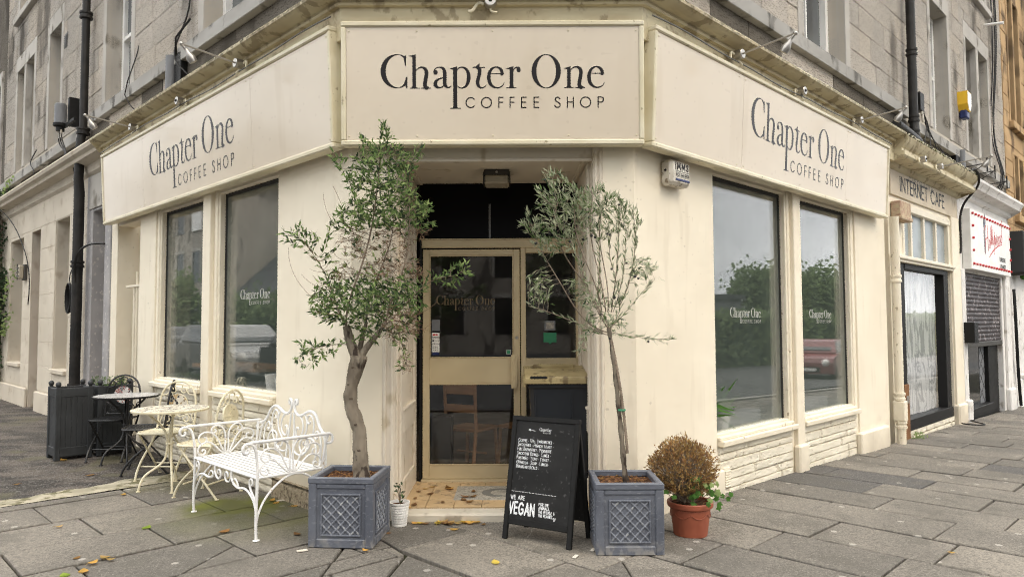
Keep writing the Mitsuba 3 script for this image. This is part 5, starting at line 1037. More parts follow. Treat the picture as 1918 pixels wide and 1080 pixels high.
# ================================================================ grey timber planters
def timber_planter(label, o0, u0=4.43, w=.375, H=.80):
    t = thing('timber_planter', label, 'planter'); u1, o1 = u0 + w, o0 + w
    for (a, b) in ((u0, o0), (u1 - .055, o0), (u0, o1 - .055), (u1 - .055, o1 - .055)):
        p = part(t, 'post', B(a, a + .055, b, b + .055, .0, H + .01, .006), 'grey_timber', FL)
        c = at(FL, a + .0275, b + .0275, 0); part(p, 'finial', lathe([(0, H + .01), (.02, H + .01), (.016, H + .02), (.024, H + .026), (.03, H + .042), (.026, H + .06), (.014, H + .072), (0, H + .075)], 16), 'grey_timber', fr((c[0], c[1], 0), (1, 0, 0), (0, 1, 0)), smooth=True)
    for s_, mk in (('u', u0 + .012), ('u', u1 - .03), ('o', o0 + .012), ('o', o1 - .03)):
        n = 5; span = (o0 + .05, o1 - .05) if s_ == 'u' else (u0 + .05, u1 - .05)
        for k in range(n):
            a = span[0] + (span[1] - span[0]) * k / n + .0004; b = span[0] + (span[1] - span[0]) * (k + 1) / n - .0004
            part(t, 'board', B(mk, mk + .018, a, b, .06, H - .05, .0018) if s_ == 'u' else B(a, b, mk, mk + .018, .06, H - .05, .0018), 'grey_timber', FL)
        for z0, z1 in ((.04, .14), (H - .10, H)): part(t, 'rail', B(mk - .007, mk + .024, span[0], span[1], z0, z1, .004) if s_ == 'u' else B(span[0], span[1], mk - .007, mk + .024, z0, z1, .004), 'grey_timber', FL)
    part(t, 'soil', B(u0 + .02, u1 - .02, o0 + .02, o1 - .02, .1, H - .06, 0), 'soil', FL)
    return t
timber_planter('dark grey timber planter with ball finials standing clear of the wall', .62)
timber_planter('dark grey timber planter with ball finials against the shop wall', .20)
# ================================================================ leaves
def leaves(pos, dirs, length, width, r, fold=.25, droop=.15):
    pos, d = np.asarray(pos, float), np.asarray(dirs, float); n = len(pos)
    d = d / (np.linalg.norm(d, axis=1, keepdims=True) + 1e-9)
    a = np.cross(d, r.normal(size=(n, 3))); a /= np.linalg.norm(a, axis=1, keepdims=True) + 1e-9; b = np.cross(a, d)
    L_, W_ = np.broadcast_to(length, (n,))[:, None], np.broadcast_to(width, (n,))[:, None] / 2
    v = np.stack([pos, pos + d * L_ * .42 + a * W_ + b * W_ * fold, pos + d * L_ * .45 - b * W_ * .1, pos + d * L_ * .42 - a * W_ + b * W_ * fold, pos + d * L_ - b * L_ * droop], 1)
    i = np.arange(n)[:, None, None] * 5
    f = (i + np.array([[0, 1, 2], [0, 2, 3], [1, 4, 2], [2, 4, 3]])[None]).reshape(-1, 3)
    return trimesh.Trimesh(v.reshape(-1, 3), f, process=False)
def colonize(nodes, parent, att, step=.03, infl=.28, kill=.045, it=160, bias=(0, 0, 0)):
    nodes, parent, att = [np.array(n) for n in nodes], list(parent), np.array(att)
    for _ in range(it):
        if not len(att): break
        P = np.array(nodes); d, i = cKDTree(P).query(att, distance_upper_bound=infl)
        ok = d < infl
        if not ok.any(): break
        acc = {}
        for k in np.nonzero(ok)[0]: acc.setdefault(i[k], []).append((att[k] - P[i[k]]) / (d[k] + 1e-9))
        new = []
        for k, vs in acc.items():
            v = np.sum(vs, 0); v = v / (np.linalg.norm(v) + 1e-9) + np.array(bias); v /= np.linalg.norm(v) + 1e-9
            q = P[k] + v * step
            new.append((q, k))
        before = len(nodes); dn, _ = cKDTree(P).query(np.array([q for q, k in new]))
        for (q, k), d0 in zip(new, dn):
            if d0 > step * .62: nodes.append(q); parent.append(k)
        if len(nodes) == before: break
        dd, _ = cKDTree(np.array(nodes[before:])).query(att); keep = dd > kill
        if keep.all() and len(nodes) > 6000: break
        att = att[keep]
    return np.array(nodes), np.array(parent)
def branch_mesh(nodes, parent, r0=.0016, e=2.4, sel=None, rmax=.02):
    n = len(nodes); kids = [[] for _ in range(n)]
    for i, p in enumerate(parent):
        if p >= 0: kids[p].append(i)
    rad = np.zeros(n)
    for i in range(n - 1, -1, -1): rad[i] = r0 if not kids[i] else min(rmax, sum(rad[k] ** e for k in kids[i]) ** (1 / e))
    ms, done = [], set()
    for i in np.argsort(-rad):
        if i in done: continue
        ch = [i] if parent[i] < 0 else [parent[i], i]; done.add(i); c = i
        while kids[c]:
            c = max(kids[c], key=lambda k: rad[k])
            if c in done: break
            ch.append(c); done.add(c)
        if len(ch) >= 2:
            p = nodes[ch]; rr = rad[ch].copy(); rr[0] = min(rr[0], rr[1] * 1.2)
            ms.append(tube(p, rr, 6 if rad[i] > .006 else 4, cap=False))
    return cat(ms), rad, kids
def in_poly(poly, n, r, yc, depth, zc=None):
    x0, z0, x1, z1 = poly.bounds; out = []
    while len(out) < n:
        x, z = r.uniform(x0, x1), r.uniform(z0, z1)
        if poly.contains(Point(x, z)):
            w = min(depth, poly.exterior.distance(Point(x, z)) * 1.5 + .05); out.append((x, yc + r.uniform(-w, w), z))
    return np.array(out)
def chainpts(pts, step=.035):
    c = curve(pts, 60); L_ = np.r_[0, np.cumsum(np.linalg.norm(np.diff(c, axis=0), axis=1))]; q = np.arange(0, L_[-1], step)
    return np.stack([np.interp(q, L_, c[:, k]) for k in range(3)], 1)
# ---- lattice planters
def lead_planter(label, x0, y0, w=.447, H=.468):
    t = thing('lattice_planter', label, 'planter', 'square lattice planters flanking the door'); x1, y1 = x0 + w, y0 + w
    part(t, 'body', [B(x0 + .012, x1 - .012, y0 + .012, y0 + .03, .0, H - .03, 0), B(x0 + .012, x1 - .012, y1 - .03, y1 - .012, .0, H - .03, 0), B(x0 + .012, x0 + .03, y0 + .03, y1 - .03, .0, H - .03, 0), B(x1 - .03, x1 - .012, y0 + .03, y1 - .03, .0, H - .03, 0)], 'lead')
    part(t, 'rim', [B(x0 - .004, x1 + .004, y0 - .004, y0 + .036, H - .042, H, .006), B(x0 - .004, x1 + .004, y1 - .036, y1 + .004, H - .042, H, .006), B(x0 - .004, x0 + .036, y0 + .036, y1 - .036, H - .042, H, .006), B(x1 - .036, x1 + .004, y0 + .036, y1 - .036, H - .042, H, .006)], 'lead')
    for G in (fr((x0, y0, 0), (1, 0, 0), (0, -1, 0)), fr((x0, y1, 0), (1, 0, 0), (0, 1, 0)), fr((x0, y0, 0), (0, 1, 0), (-1, 0, 0)), fr((x1, y0, 0), (0, 1, 0), (1, 0, 0))):
        p = part(t, 'panel', [B(0, .055, -.03, .001, 0, H - .042, .006), B(w - .055, w, -.03, .001, 0, H - .042, .006), B(.055, w - .055, -.03, .001, 0, .06, .006), B(.055, w - .055, -.03, -.002, H - .075, H - .042, .006), B(.055, w - .055, -.04, -.018, .06, H - .075, .004)], 'lead', G)
        a0, a1, c0, c1 = .092, w - .092, .085, .085 + (w - .184) * 1.02
        part(p, 'moulding', [B(a0 - .008, a1 + .008, -.012, .001, c0 - .008, c0 + .004, .003), B(a0 - .008, a1 + .008, -.012, .001, c1 - .004, c1 + .008, .003), B(a0 - .008, a0 + .004, -.012, .001, c0, c1, .003), B(a1 - .004, a1 + .008, -.012, .001, c0, c1, .003)], 'lead', G)
        ls, nodes_ = [], set(); n = 4; W_, H_ = a1 - a0, c1 - c0; dx, dz = W_ / n, H_ / n
        for k in range(-2 * n, 2 * n + 1):
            for s2 in (1, -1):
                pts = []
                for q in np.linspace(-1, n + 1, 60):
                    X = q * dx; Z = s2 * (q - k) * dz if s2 > 0 else (-(q) + k) * dz
                    if -1e-9 <= X <= W_ + 1e-9 and -1e-9 <= Z <= H_ + 1e-9: pts.append((X, Z))
                if len(pts) > 3: ls.append(tube([(a0 + pts[0][0], -.013, c0 + pts[0][1]), (a0 + pts[-1][0], -.013, c0 + pts[-1][1])], .0082, 6))
        for i in range(2 * n + 1):
            for j in range(2 * n + 1):
                if (i + j) % 2 == 0: ls.append(ball((a0 + i * dx / 2, -.006, c0 + j * dz / 2), .0085, 1))
        part(p, 'lattice', ls, 'lead_worn_lit', G, smooth=True, stuff=True)
    v, f = grid(16, 16, x0 + .03, x1 - .03, y0 + .03, y1 - .03); v[:, 2] = H - .055 + .03 * meshkit.fbm(v * 22, 3, 1)
    part(t, 'soil', trimesh.Trimesh(v, f, process=False), 'soil', smooth=True)
    cr = np.random.default_rng(int(x0 * 100) % 91); n = 160
    part(t, 'bark_chips', leaves(np.c_[cr.uniform(x0 + .05, x1 - .05, n), cr.uniform(y0 + .05, y1 - .05, n), np.full(n, H - .03)], cr.normal(size=(n, 3)) * [1, 1, .3], cr.uniform(.01, .03, n), .009, cr), 'leaf_dry', stuff=True)
    return t
lpk = lead_planter('grey lattice planter holding the thick trunked olive tree left of the door', -1.368, 4.862)
for k_ in [k_ for k_ in scene if k_.startswith(lpk + '__')]: scene[k_]['to_world'] = T4().translate([-1.145, 5.085, 0]).rotate([0, 0, 1], -5).translate([1.145, -5.085, 0])
lead_planter('grey lattice planter holding the slender olive tree right of the door', .540, 4.685, .442, .462)
# ---- left olive tree
r1 = np.random.default_rng(21)
olt = thing('olive_tree', 'bushy olive tree with a thick crooked trunk left of the door', 'tree')
YT = 5.09
tr_ = np.array([(-1.065, YT, .40), (-1.072, YT, .46), (-1.08, YT, .60), (-1.105, YT, .80), (-1.145, YT - .01, .93), (-1.15, YT, 1.04), (-1.115, YT, 1.18), (-1.095, YT, 1.28)])
v = tube(curve(tr_, 40), np.interp(np.linspace(0, 1, 40), [0, .05, .15, .5, .8, .93, 1], [.075, .062, .052, .048, .047, .056, .06]), 16)
v.vertices += (meshkit.fbm(v.vertices * 16, 3, 2)[:, None] - .5) * .022 * np.c_[np.ones(len(v.vertices)), np.ones(len(v.vertices)), np.zeros(len(v.vertices))]
part(olt, 'trunk', v, 'bark', smooth=True)
for kx, ky, kz, ks_ in ((-1.125, YT - .05, 1.20, .013), (-1.14, YT - .046, .98, .016), (-1.105, YT - .05, .80, .012), (-1.08, YT - .05, .62, .014), (-1.16, YT - .045, 1.08, .009)):
    kb = ball((0, 0, 0), 1, 2); kb.vertices *= [ks_, ks_ * .5, ks_ * .62]; part(olt, 'knot', move(kb, kx, ky, kz), 'iron_pipe' if False else 'bark_dark', smooth=True)
stubs = [([(-1.10, YT, 1.25), (-1.15, YT, 1.36), (-1.185, YT + .01, 1.49)], .040, .028), ([(-1.09, YT, 1.25), (-1.03, YT, 1.35), (-.96, YT - .03, 1.43), (-.90, YT - .02, 1.52)], .028, .013), ([(-1.10, YT, 1.25), (-1.09, YT + .06, 1.38), (-1.06, YT + .09, 1.52)], .026, .012)]
for p, a, b in stubs: part(olt, 'limb', tube(curve(p, 12), np.linspace(a, b, 12), 10), 'bark', smooth=True)
seeds, par = [], []
def add_chain(pts, root=-1):
    c = chainpts(pts); k = len(seeds)
    for i, q in enumerate(c): seeds.append(q); par.append(root if i == 0 else k + i - 1)
    return len(seeds) - 1
e1 = add_chain([(-1.185, YT, 1.47), (-1.17, YT, 1.65), (-1.10, YT - .02, 1.85), (-1.03, YT, 2.1), (-.98, YT, 2.4), (-.95, YT, 2.72)])
add_chain([(-1.18, YT, 1.47), (-1.27, YT + .02, 1.66), (-1.34, YT + .02, 1.85), (-1.45, YT, 2.03)])
add_chain([(-.90, YT - .02, 1.50), (-.85, YT - .02, 1.7), (-.78, YT, 1.9), (-.74, YT, 2.15), (-.74, YT, 2.5)])
add_chain([(-.90, YT - .02, 1.50), (-.74, YT - .05, 1.66), (-.58, YT - .06, 1.80), (-.40, YT - .05, 1.84)])
add_chain([(-1.06, YT + .09, 1.5), (-1.02, YT + .1, 1.75), (-.92, YT + .08, 2.0), (-.86, YT + .05, 2.3)])
add_chain([(-1.18, YT, 1.36), (-1.28, YT - .05, 1.36), (-1.40, YT - .06, 1.33), (-1.50, YT - .05, 1.27)])
UP = Polygon([(-.93, 2.99), (-.87, 2.87), (-.83, 2.79), (-.73, 2.74), (-.66, 2.8), (-.64, 2.77), (-.68, 2.65), (-.73, 2.53), (-.66, 2.41), (-.56, 2.36), (-.59, 2.3), (-.57, 2.17), (-.64, 2.12), (-.71, 2.18), (-.76, 2.1), (-.86, 2.12), (-1.0, 2.15), (-1.12, 2.15), (-1.19, 2.08), (-1.27, 2.17), (-1.32, 2.24), (-1.27, 2.31), (-1.17, 2.37), (-1.16, 2.48), (-1.21, 2.56), (-1.28, 2.67), (-1.3, 2.75), (-1.26, 2.72), (-1.19, 2.58), (-1.12, 2.65), (-1.09, 2.82), (-1.05, 2.84), (-.95, 2.79)])
LOW = Polygon([(-1.24, 1.90), (-1.08, 1.88), (-.9, 1.98), (-.78, 1.95), (-.64, 1.9), (-.63, 1.69), (-.65, 1.54), (-.70, 1.38), (-.83, 1.35), (-.93, 1.42), (-1.0, 1.36), (-1.1, 1.46), (-1.18, 1.50), (-1.32, 1.50), (-1.42, 1.58), (-1.45, 1.71), (-1.36, 1.82)])
SPR = [Polygon([(-1.65, 2.14), (-1.52, 2.21), (-1.36, 2.1), (-1.46, 2.0), (-1.56, 2.02)]), Polygon([(-1.57, 1.24), (-1.55, 1.37), (-1.42, 1.39), (-1.2, 1.38), (-1.21, 1.3), (-1.47, 1.2)]), Polygon([(-.60, 1.84), (-.45, 1.90), (-.36, 1.97), (-.27, 1.85), (-.42, 1.78), (-.58, 1.80)]), Polygon([(-.72, 1.33), (-.78, 1.30), (-.80, 1.13), (-.74, 1.12), (-.70, 1.2)])]
att = np.vstack([in_poly(UP, 950, r1, YT, .19), in_poly(LOW, 1100, r1, YT, .26)] + [in_poly(p, n, r1, YT - .03, .05) for p, n in zip(SPR, (45, 50, 45, 18))] + [in_poly(Polygon([(-1.25, 2.15), (-.7, 2.15), (-.66, 1.85), (-1.3, 1.8)]), 150, r1, YT, .16)])
nd, pa = colonize(seeds, par, att, .026, .30, .034, 140, (0, 0, .12))
bm, rad, kids = branch_mesh(nd, pa, .0012, 3.0, rmax=.010)
part(olt, 'branches', bm, 'twig', smooth=True, stuff=True)
dirn = np.array([nd[i] - nd[p] if p >= 0 else (0, 0, 1) for i, p in enumerate(pa)]); dirn /= np.linalg.norm(dirn, axis=1, keepdims=True) + 1e-9
tipd = np.array([0 if not k else 9 for k in kids]); 
def leaf_sites(cond, per, r, spread=.9):
    idx = np.nonzero(cond)[0]; idx = np.repeat(idx, per); n = len(idx)
    return nd[idx] + r.normal(size=(n, 3)) * .006 + dirn[idx] * r.uniform(0, .02, (n, 1)), dirn[idx] + r.normal(size=(n, 3)) * spread * .55 + np.array([0, 0, .15]), idx
thin = rad < .0048
z = nd[:, 2]; mid = (z > 1.82) & (z < 2.18) & (nd[:, 0] > -1.27) & (nd[:, 0] < -.60)
lowr = (z < 1.62) & (nd[:, 0] > -.92) & (nd[:, 0] < -.62)
green = thin & ~(mid & (r1.random(len(nd)) < .82)) & ~(lowr & (r1.random(len(nd)) < .5))
p_, d_, ix = leaf_sites(green, 4, r1, 1.1); keep = r1.random(len(p_)) < np.where(nd[ix, 2] < 1.9, .74, .78); p_, d_ = p_[keep], d_[keep]
kind = r1.random(len(p_)); tipf = np.array([len(kids[i]) == 0 for i in ix])[keep]
kind = np.where(tipf, kind * .6, kind)
for lo, hi, m in ((0, .22, 'leaf_young'), (.22, .64, 'leaf_mid'), (.64, 1.01, 'leaf_dark')):
    s_ = (kind >= lo) & (kind < hi); n = s_.sum()
    part(olt, 'foliage', leaves(p_[s_], d_[s_], r1.uniform(.034, .060, n), r1.uniform(.012, .019, n), r1), m, stuff=True)
p_, d_, ix = leaf_sites(thin & (mid | lowr), 6, r1, 1.3); keep = r1.random(len(p_)) < .8; n = keep.sum()
part(olt, 'dead_leaves', leaves(p_[keep], d_[keep] * [1, 1, .6], r1.uniform(.025, .06, n), .0048, r1, .1, .05), 'twig_dead', stuff=True)
bare = [curve([(-1.30, YT - .05, 1.62), (-1.42, YT - .06, 1.70), (-1.53, YT - .06, 1.83), (-1.59, YT - .05, 2.05)], 14), curve([(-1.28, YT, 2.22), (-1.34, YT, 2.34), (-1.36, YT, 2.45)], 8), curve([(-1.2, YT, 2.3), (-1.26, YT, 2.44), (-1.29, YT, 2.5)], 8), curve([(-.72, YT - .1, 1.55), (-.60, YT - .12, 1.60), (-.52, YT - .12, 1.66)], 8), curve([(-.72, YT - .1, 1.50), (-.62, YT - .12, 1.47), (-.56, YT - .12, 1.52)], 8), curve([(-.74, YT - .08, 1.38), (-.76, YT - .08, 1.25), (-.77, YT - .08, 1.15)], 8)]
for i in range(26):
    a0 = np.array([r1.uniform(-1.35, -1.15), YT + r1.uniform(-.15, .1), r1.uniform(1.55, 2.0)]); q = a0 + [r1.uniform(-.18, -.05), r1.uniform(-.08, .05), r1.uniform(-.05, .16)]; bare.append(curve([a0, (a0 + q) / 2 + [0, 0, -.02], q], 6))
part(olt, 'bare_twigs', [tube(c, .0016, 3, cap=False) for c in bare], 'twig_dead', stuff=True)
# ---- right olive tree
r2 = np.random.default_rng(33)
ort = thing('olive_tree', 'slender olive tree on a thin stem with airy silver green leaves right of the door', 'tree')
YR = 4.90
stem = np.array([(.772, YR, .40), (.752, YR, .62), (.732, YR, .87), (.712, YR, 1.08), (.698, YR, 1.22), (.675, YR, 1.40), (.665, YR, 1.47)])
part(ort, 'trunk', tube(curve(stem, 40), np.linspace(.019, .014, 40) + .0025 * np.sin(np.linspace(0, 40, 40)), 10), 'bark', smooth=True)
part(ort, 'stake', tube(curve(stem[1:6] + np.array([.028, -.012, 0]) * np.array([[1], [1], [.8], [.5], [.1]]), 16), .010, 8), 'twig'); part(ort, 'tie', lathe([(.026, .905), (.03, .912), (.026, .92)], 12), 'green_card', fr((.745, YR - .004, 0), (1, 0, 0), (0, 1, 0)))
seeds, par = [], []
add_chain([(.665, YR, 1.42), (.48, YR - .03, 1.49), (.28, YR - .04, 1.57), (.08, YR - .02, 1.63)]); add_chain([(.66, YR, 1.44), (.48, YR, 1.55), (.36, YR + .02, 1.74), (.22, YR + .02, 1.98), (.14, YR, 2.15)])
add_chain([(.665, YR, 1.47), (.62, YR + .04, 1.55), (.61, YR + .05, 1.85), (.58, YR + .04, 2.12)]); add_chain([(.67, YR, 1.47), (.74, YR, 1.6), (.73, YR, 1.75), (.68, YR, 1.95), (.70, YR, 2.14)])
add_chain([(.675, YR, 1.47), (.78, YR - .02, 1.58), (.92, YR - .02, 1.74), (1.0, YR - .02, 1.82)]); add_chain([(.68, YR, 1.44), (.83, YR - .03, 1.412), (1.0, YR - .04, 1.395), (1.09, YR - .04, 1.40)]); add_chain([(.665, YR, 1.46), (.55, YR - .08, 1.65), (.46, YR - .1, 1.9), (.38, YR - .08, 2.12)]); add_chain([(.67, YR, 1.46), (.60, YR + .08, 1.62), (.50, YR + .12, 1.85), (.52, YR + .10, 2.1)])
add_chain([(.74, YR, 1.62), (.83, YR + .03, 1.85), (.86, YR + .03, 2.1), (.85, YR, 2.22)])
for x0_, x1_, z1_ in ((.60, .33, 2.36), (.62, .45, 2.38), (.64, .55, 2.36), (.66, .64, 2.34), (.69, .74, 2.28), (.70, .80, 2.16)):
    add_chain([(x0_, YR + r2.uniform(-.05, .05), 1.58), (x0_ * .6 + x1_ * .4 + r2.uniform(-.02, .02), YR + r2.uniform(-.1, .1), 1.80), (x1_ + r2.uniform(-.02, .02), YR + r2.uniform(-.12, .12), 2.08), (x1_, YR + r2.uniform(-.1, .1), z1_)])
RU = Polygon([(.23, 2.55), (.26, 2.51), (.34, 2.53), (.35, 2.48), (.45, 2.45), (.5, 2.42), (.61, 2.44), (.71, 2.37), (.79, 2.29), (.82, 2.19), (.76, 2.13), (.63, 2.09), (.52, 2.11), (.44, 2.13), (.42, 2.02), (.31, 1.98), (.21, 1.99), (.16, 2.07), (.08, 2.2), (.11, 2.25), (.18, 2.17), (.23, 2.26), (.18, 2.42), (.22, 2.44), (.31, 2.4)])
RM = [Polygon([(.82, 2.3), (.89, 2.26), (.9, 2.06), (.86, 1.98), (.81, 2.1)]), Polygon([(.84, 1.95), (.92, 1.95), (1.01, 1.91), (.97, 1.79), (.84, 1.74), (.80, 1.84)]), Polygon([(.12, 1.62), (.09, 1.77), (.16, 1.88), (.28, 1.76), (.26, 1.62)]), Polygon([(.70, 1.42), (.57, 1.45), (.49, 1.32), (.45, 1.30), (.48, 1.47), (.55, 1.58), (.68, 1.62), (.80, 1.49)]), Polygon([(.35, 1.80), (.60, 1.75), (.65, 1.6), (.45, 1.6)]), Polygon([(1.02, 1.42), (1.12, 1.42), (1.12, 1.37), (1.04, 1.37)])]
att = np.vstack([in_poly(RU.buffer(.02), 850, r2, YR, .18)] + [in_poly(p, n, r2, YR, .12) for p, n in zip(RM, (60, 90, 75, 110, 70, 10))])
nd, pa = colonize(seeds, par, att, .028, .30, .040, 110, (-.05, 0, .25))
bm, rad, kids = branch_mesh(nd, pa, .0012, 2.7, rmax=.009)
part(ort, 'branches', bm, 'twig', smooth=True, stuff=True)
dirn = np.array([nd[i] - nd[p] if p >= 0 else (0, 0, 1) for i, p in enumerate(pa)]); dirn /= np.linalg.norm(dirn, axis=1, keepdims=True) + 1e-9
thin = rad < .0036
p_, d_, ix = leaf_sites(thin, 5, r2, .75); up_ = nd[ix, 2] > 1.95
d_ = d_ + np.where(up_[:, None], [[-.35, 0, .45]], [[0, 0, -.1]]); keep = r2.random(len(p_)) < np.where(up_, .66, .52); p_, d_, up_ = p_[keep], d_[keep], up_[keep]
k_ = r2.random(len(p_))
for lo, hi, m in ((0, .68, 'leaf_grey'), (.68, .88, 'leaf_mid'), (.88, 1.01, 'leaf_dark')):
    s_ = (k_ >= lo) & (k_ < hi); n = s_.sum(); part(ort, 'foliage', leaves(p_[s_], d_[s_], r2.uniform(.042, .066, n), r2.uniform(.008, .0125, n), r2), m, stuff=True)
for i in np.nonzero(thin & (nd[:, 2] > 1.3))[0][::29][:42]: part(ort, 'olive', ball(nd[i] + [r2.uniform(-.01, .01), -.01, -.022], r2.uniform(.008, .0105), 1), 'olive', smooth=True)
# ---- dried round bush, ivy and terracotta pot
bp = thing('flower_pot', 'terracotta coloured pot beside the right lattice planter', 'pot')
PX, PY = 1.268, 5.16
def potF(x, y, z=0): return fr((x, y, z), (1, 0, 0), (0, 1, 0))
part(bp, 'pot', lathe([(0, 0), (.115, 0), (.118, .006), (.142, .19), (.158, .20), (.162, .212), (.162, .232), (.156, .238), (.146, .236), (.14, .20), (0, .2)], 40), 'terracotta', potF(PX, PY, gz(PX, PY)), smooth=35)
gar = [tube(curve([((.136 + .004) * math.cos(b), (.136 + .004) * math.sin(b), .165 - .03 * math.sin((b - a0) / .9 * math.pi)) for b in np.linspace(a0, a0 + .9, 9)], 12), .003, 4) for a0 in np.arange(0, 6.2, .9)]
part(bp, 'garland', gar, 'terracotta', potF(PX, PY), smooth=True, label='moulded swag round the pot'); part(bp, 'soil', disc(.145, .19, .212, 24), 'soil', potF(PX, PY))
bu = thing('dried_bush', 'round clipped bush of dried golden brown leaves in the terracotta pot', 'plant')
r3 = np.random.default_rng(5); BC = np.array([1.215, PY, .475])
n = 900; dv = r3.normal(size=(n, 3)); dv /= np.linalg.norm(dv, axis=1, keepdims=True); dv[:, 2] = np.where(dv[:, 2] < -.75, -dv[:, 2], dv[:, 2])
rr = r3.uniform(.19, .245, n) * (.86 + .3 * meshkit.noise(dv * 2.2 + 5, 3)); ends = BC + dv * rr[:, None] * [1, 1, .86]; b0 = np.c_[BC[0] + r3.normal(size=n) * .03 + .02, BC[1] + r3.normal(size=n) * .03, np.full(n, .24)]
tw = [tube(curve([b0[i], b0[i] * .45 + ends[i] * .55 + r3.normal(size=3) * .015 + [0, 0, .02], ends[i]], 5), np.linspace(.0026, .0012, 5), 3, cap=False) for i in range(0, n, 2)]
part(bu, 'twigs', tw, 'twig', stuff=True)
m_ = 7000; j = r3.integers(0, n, m_); tt = r3.uniform(.45, 1.0, m_) ** .4; p_ = b0[j] * (1 - tt[:, None]) + ends[j] * tt[:, None] + r3.normal(size=(m_, 3)) * .008; d_ = dv[j] + r3.normal(size=(m_, 3)) * .5 + [0, 0, .5]; k_ = r3.random(m_)
for lo, hi, mm in ((0, .5, 'leaf_straw'), (.5, .80, 'leaf_dry'), (.80, 1.01, 'leaf_brown')):
    s_ = (k_ >= lo) & (k_ < hi); part(bu, 'foliage', leaves(p_[s_], d_[s_], r3.uniform(.016, .027, s_.sum()), r3.uniform(.008, .012, s_.sum()), r3, .4), mm, stuff=True)
iv = thing('ivy', 'green trailing ivy spilling from the right side of the terracotta pot', 'plant')
def lobed(s=1.):
    a = np.linspace(0, 2 * np.pi, 31)[:-1]; rr_ = s * (.55 + .32 * np.abs(np.cos(2.5 * a)) ** .8) * (1 - .25 * np.cos(a - np.pi / 2 + 3.14) ** 8); v = np.c_[rr_ * np.cos(a), rr_ * np.sin(a), -.18 * rr_ ** 2 / s]
    return trimesh.Trimesh(np.vstack([[0, 0, 0.03 * s], v]), [[0, 1 + i, 1 + (i + 1) % 30] for i in range(30)], process=False)
def scatter_leaf(base, pos, nrm, ang, s):
    nrm = np.array(nrm) / np.linalg.norm(nrm); a = np.cross(nrm, [.3, .2, 1]); a /= np.linalg.norm(a); b = np.cross(nrm, a); c, q = math.cos(ang), math.sin(ang)
    return warp(base, fr(pos, (a * c + b * q) * s, (-a * q + b * c) * s, nrm * s))
lb_ = lobed()
for i in range(34):
    x = r3.uniform(1.24, 1.45); zz = r3.uniform(.24, .43) - max(0, x - 1.36) * .6; y = PY - r3.uniform(.06, .19) + max(0, x - 1.36) * .8
    part(iv, 'leaf', scatter_leaf(lb_, (x, y, zz), (r3.uniform(-.5, .8), -1, r3.uniform(.2, 1.2)), r3.uniform(0, 6), r3.uniform(.020, .034)), 'leaf_ivy' if i % 3 else 'leaf_young')
for (x, y, zz) in ((1.50, 5.15, .27), (1.54, 5.15, .25), (1.47, 5.12, .22), (1.56, 5.15, .28), (.975, 5.08, .42), (.955, 5.08, .40), (.99, 5.08, .41), (1.07, 5.02, .33), (1.12, 5.0, .30)): part(iv, 'leaf', scatter_leaf(lb_, (x, y, zz), (.2, -1, .9), x * 9, .027), 'leaf_ivy')
part(iv, 'stem', [tube(curve([(1.32, PY, .22), (1.40, PY - .08, .30), (1.48, 5.14, .27), (1.56, 5.15, .27)], 12), .003, 4), tube(curve([(1.2, PY, .22), (1.08, 5.06, .34), (.97, 5.08, .41)], 12), .003, 4)] + [tube(curve([(1.3, PY, .22), (x, PY - .1, zz), (x + .02, PY - .13, zz + .05)], 6), .0025, 4) for x, zz in ((1.26, .32), (1.33, .34), (1.40, .3))], 'twig')
# ---- small white ribbed pot behind the left planter
wp = thing('flower_pot', 'small white ribbed pot behind the left lattice planter', 'pot'); wx, wy = -.852, 5.415
prf = [(0, 0), (.055, 0)]
for k in range(8): prf += [(.056 + .0024 * k, .006 + .019 * k), (.056 + .0024 * k, .013 + .019 * k), (.0505 + .0024 * k, .0165 + .019 * k), (.0505 + .0024 * k, .0225 + .019 * k)]
part(wp, 'pot', lathe(prf + [(.076, .160), (.078, .174), (.072, .174), (.068, .15), (0, .15)], 32), 'white', potF(wx, wy), smooth=30); part(wp, 'soil', disc(.068, .14, .152, 20), 'soil', potF(wx, wy))
wpl = thing('pot_plant', 'small leafy plant growing in the white ribbed pot', 'plant')
part(wpl, 'stem', [tube(curve([(wx, wy, .15), (wx + .01 * k, wy - .01, .24), (wx - .01 + .012 * k, wy - .015, .29 + .02 * k)], 8), .0035, 5) for k in (-1, 0, 1)], 'twig')
for i in range(16): part(wpl, 'leaf', leaves([(wx + r3.uniform(-.02, .03), wy - .015, .17 + .009 * i)], [(r3.uniform(-1, 1), r3.uniform(-1, .3), .4)], .04, .018, r3), ('leaf_dark', 'leaf_mid', 'leaf_fall')[i % 3 if i < 6 else 0])
# plants on the timber planter and the left house
shb = thing('planter_shrub', 'small green shrub growing in the timber planter against the wall', 'plant'); n = 420
q = np.array([at(FL, r3.uniform(4.46, 4.78), r3.uniform(.22, .56), .76 + r3.uniform(0, .13)) for _ in range(n)])
part(shb, 'foliage', leaves(q, r3.normal(size=(n, 3)) + [0, 0, 1], r3.uniform(.018, .03, n), .012, r3), 'leaf_mid', stuff=True); part(shb, 'stem', [tube([at(FL, 4.5 + .05 * i, .4, .7), at(FL, 4.49 + .055 * i, .38, .87)], .003, 4) for i in range(6)], 'twig')
ivl = thing('wall_ivy', 'mass of dark ivy climbing the far left edge of the beige house', 'plant'); n = 6500
uz = np.c_[r3.uniform(12.85, 14.6, n), r3.uniform(.3, 4.35, n)]; uz = uz[(uz[:, 0] > 13.1 + .25 * np.sin(uz[:, 1] * 2.3) + .15 * np.sin(uz[:, 1] * 7)) | (uz[:, 1] > 3.9)]
q = np.array([at(FL, u, r3.uniform(.02, .34 + (.2 if zz > 3.7 else 0)), zz) for u, zz in uz])
sp = [];
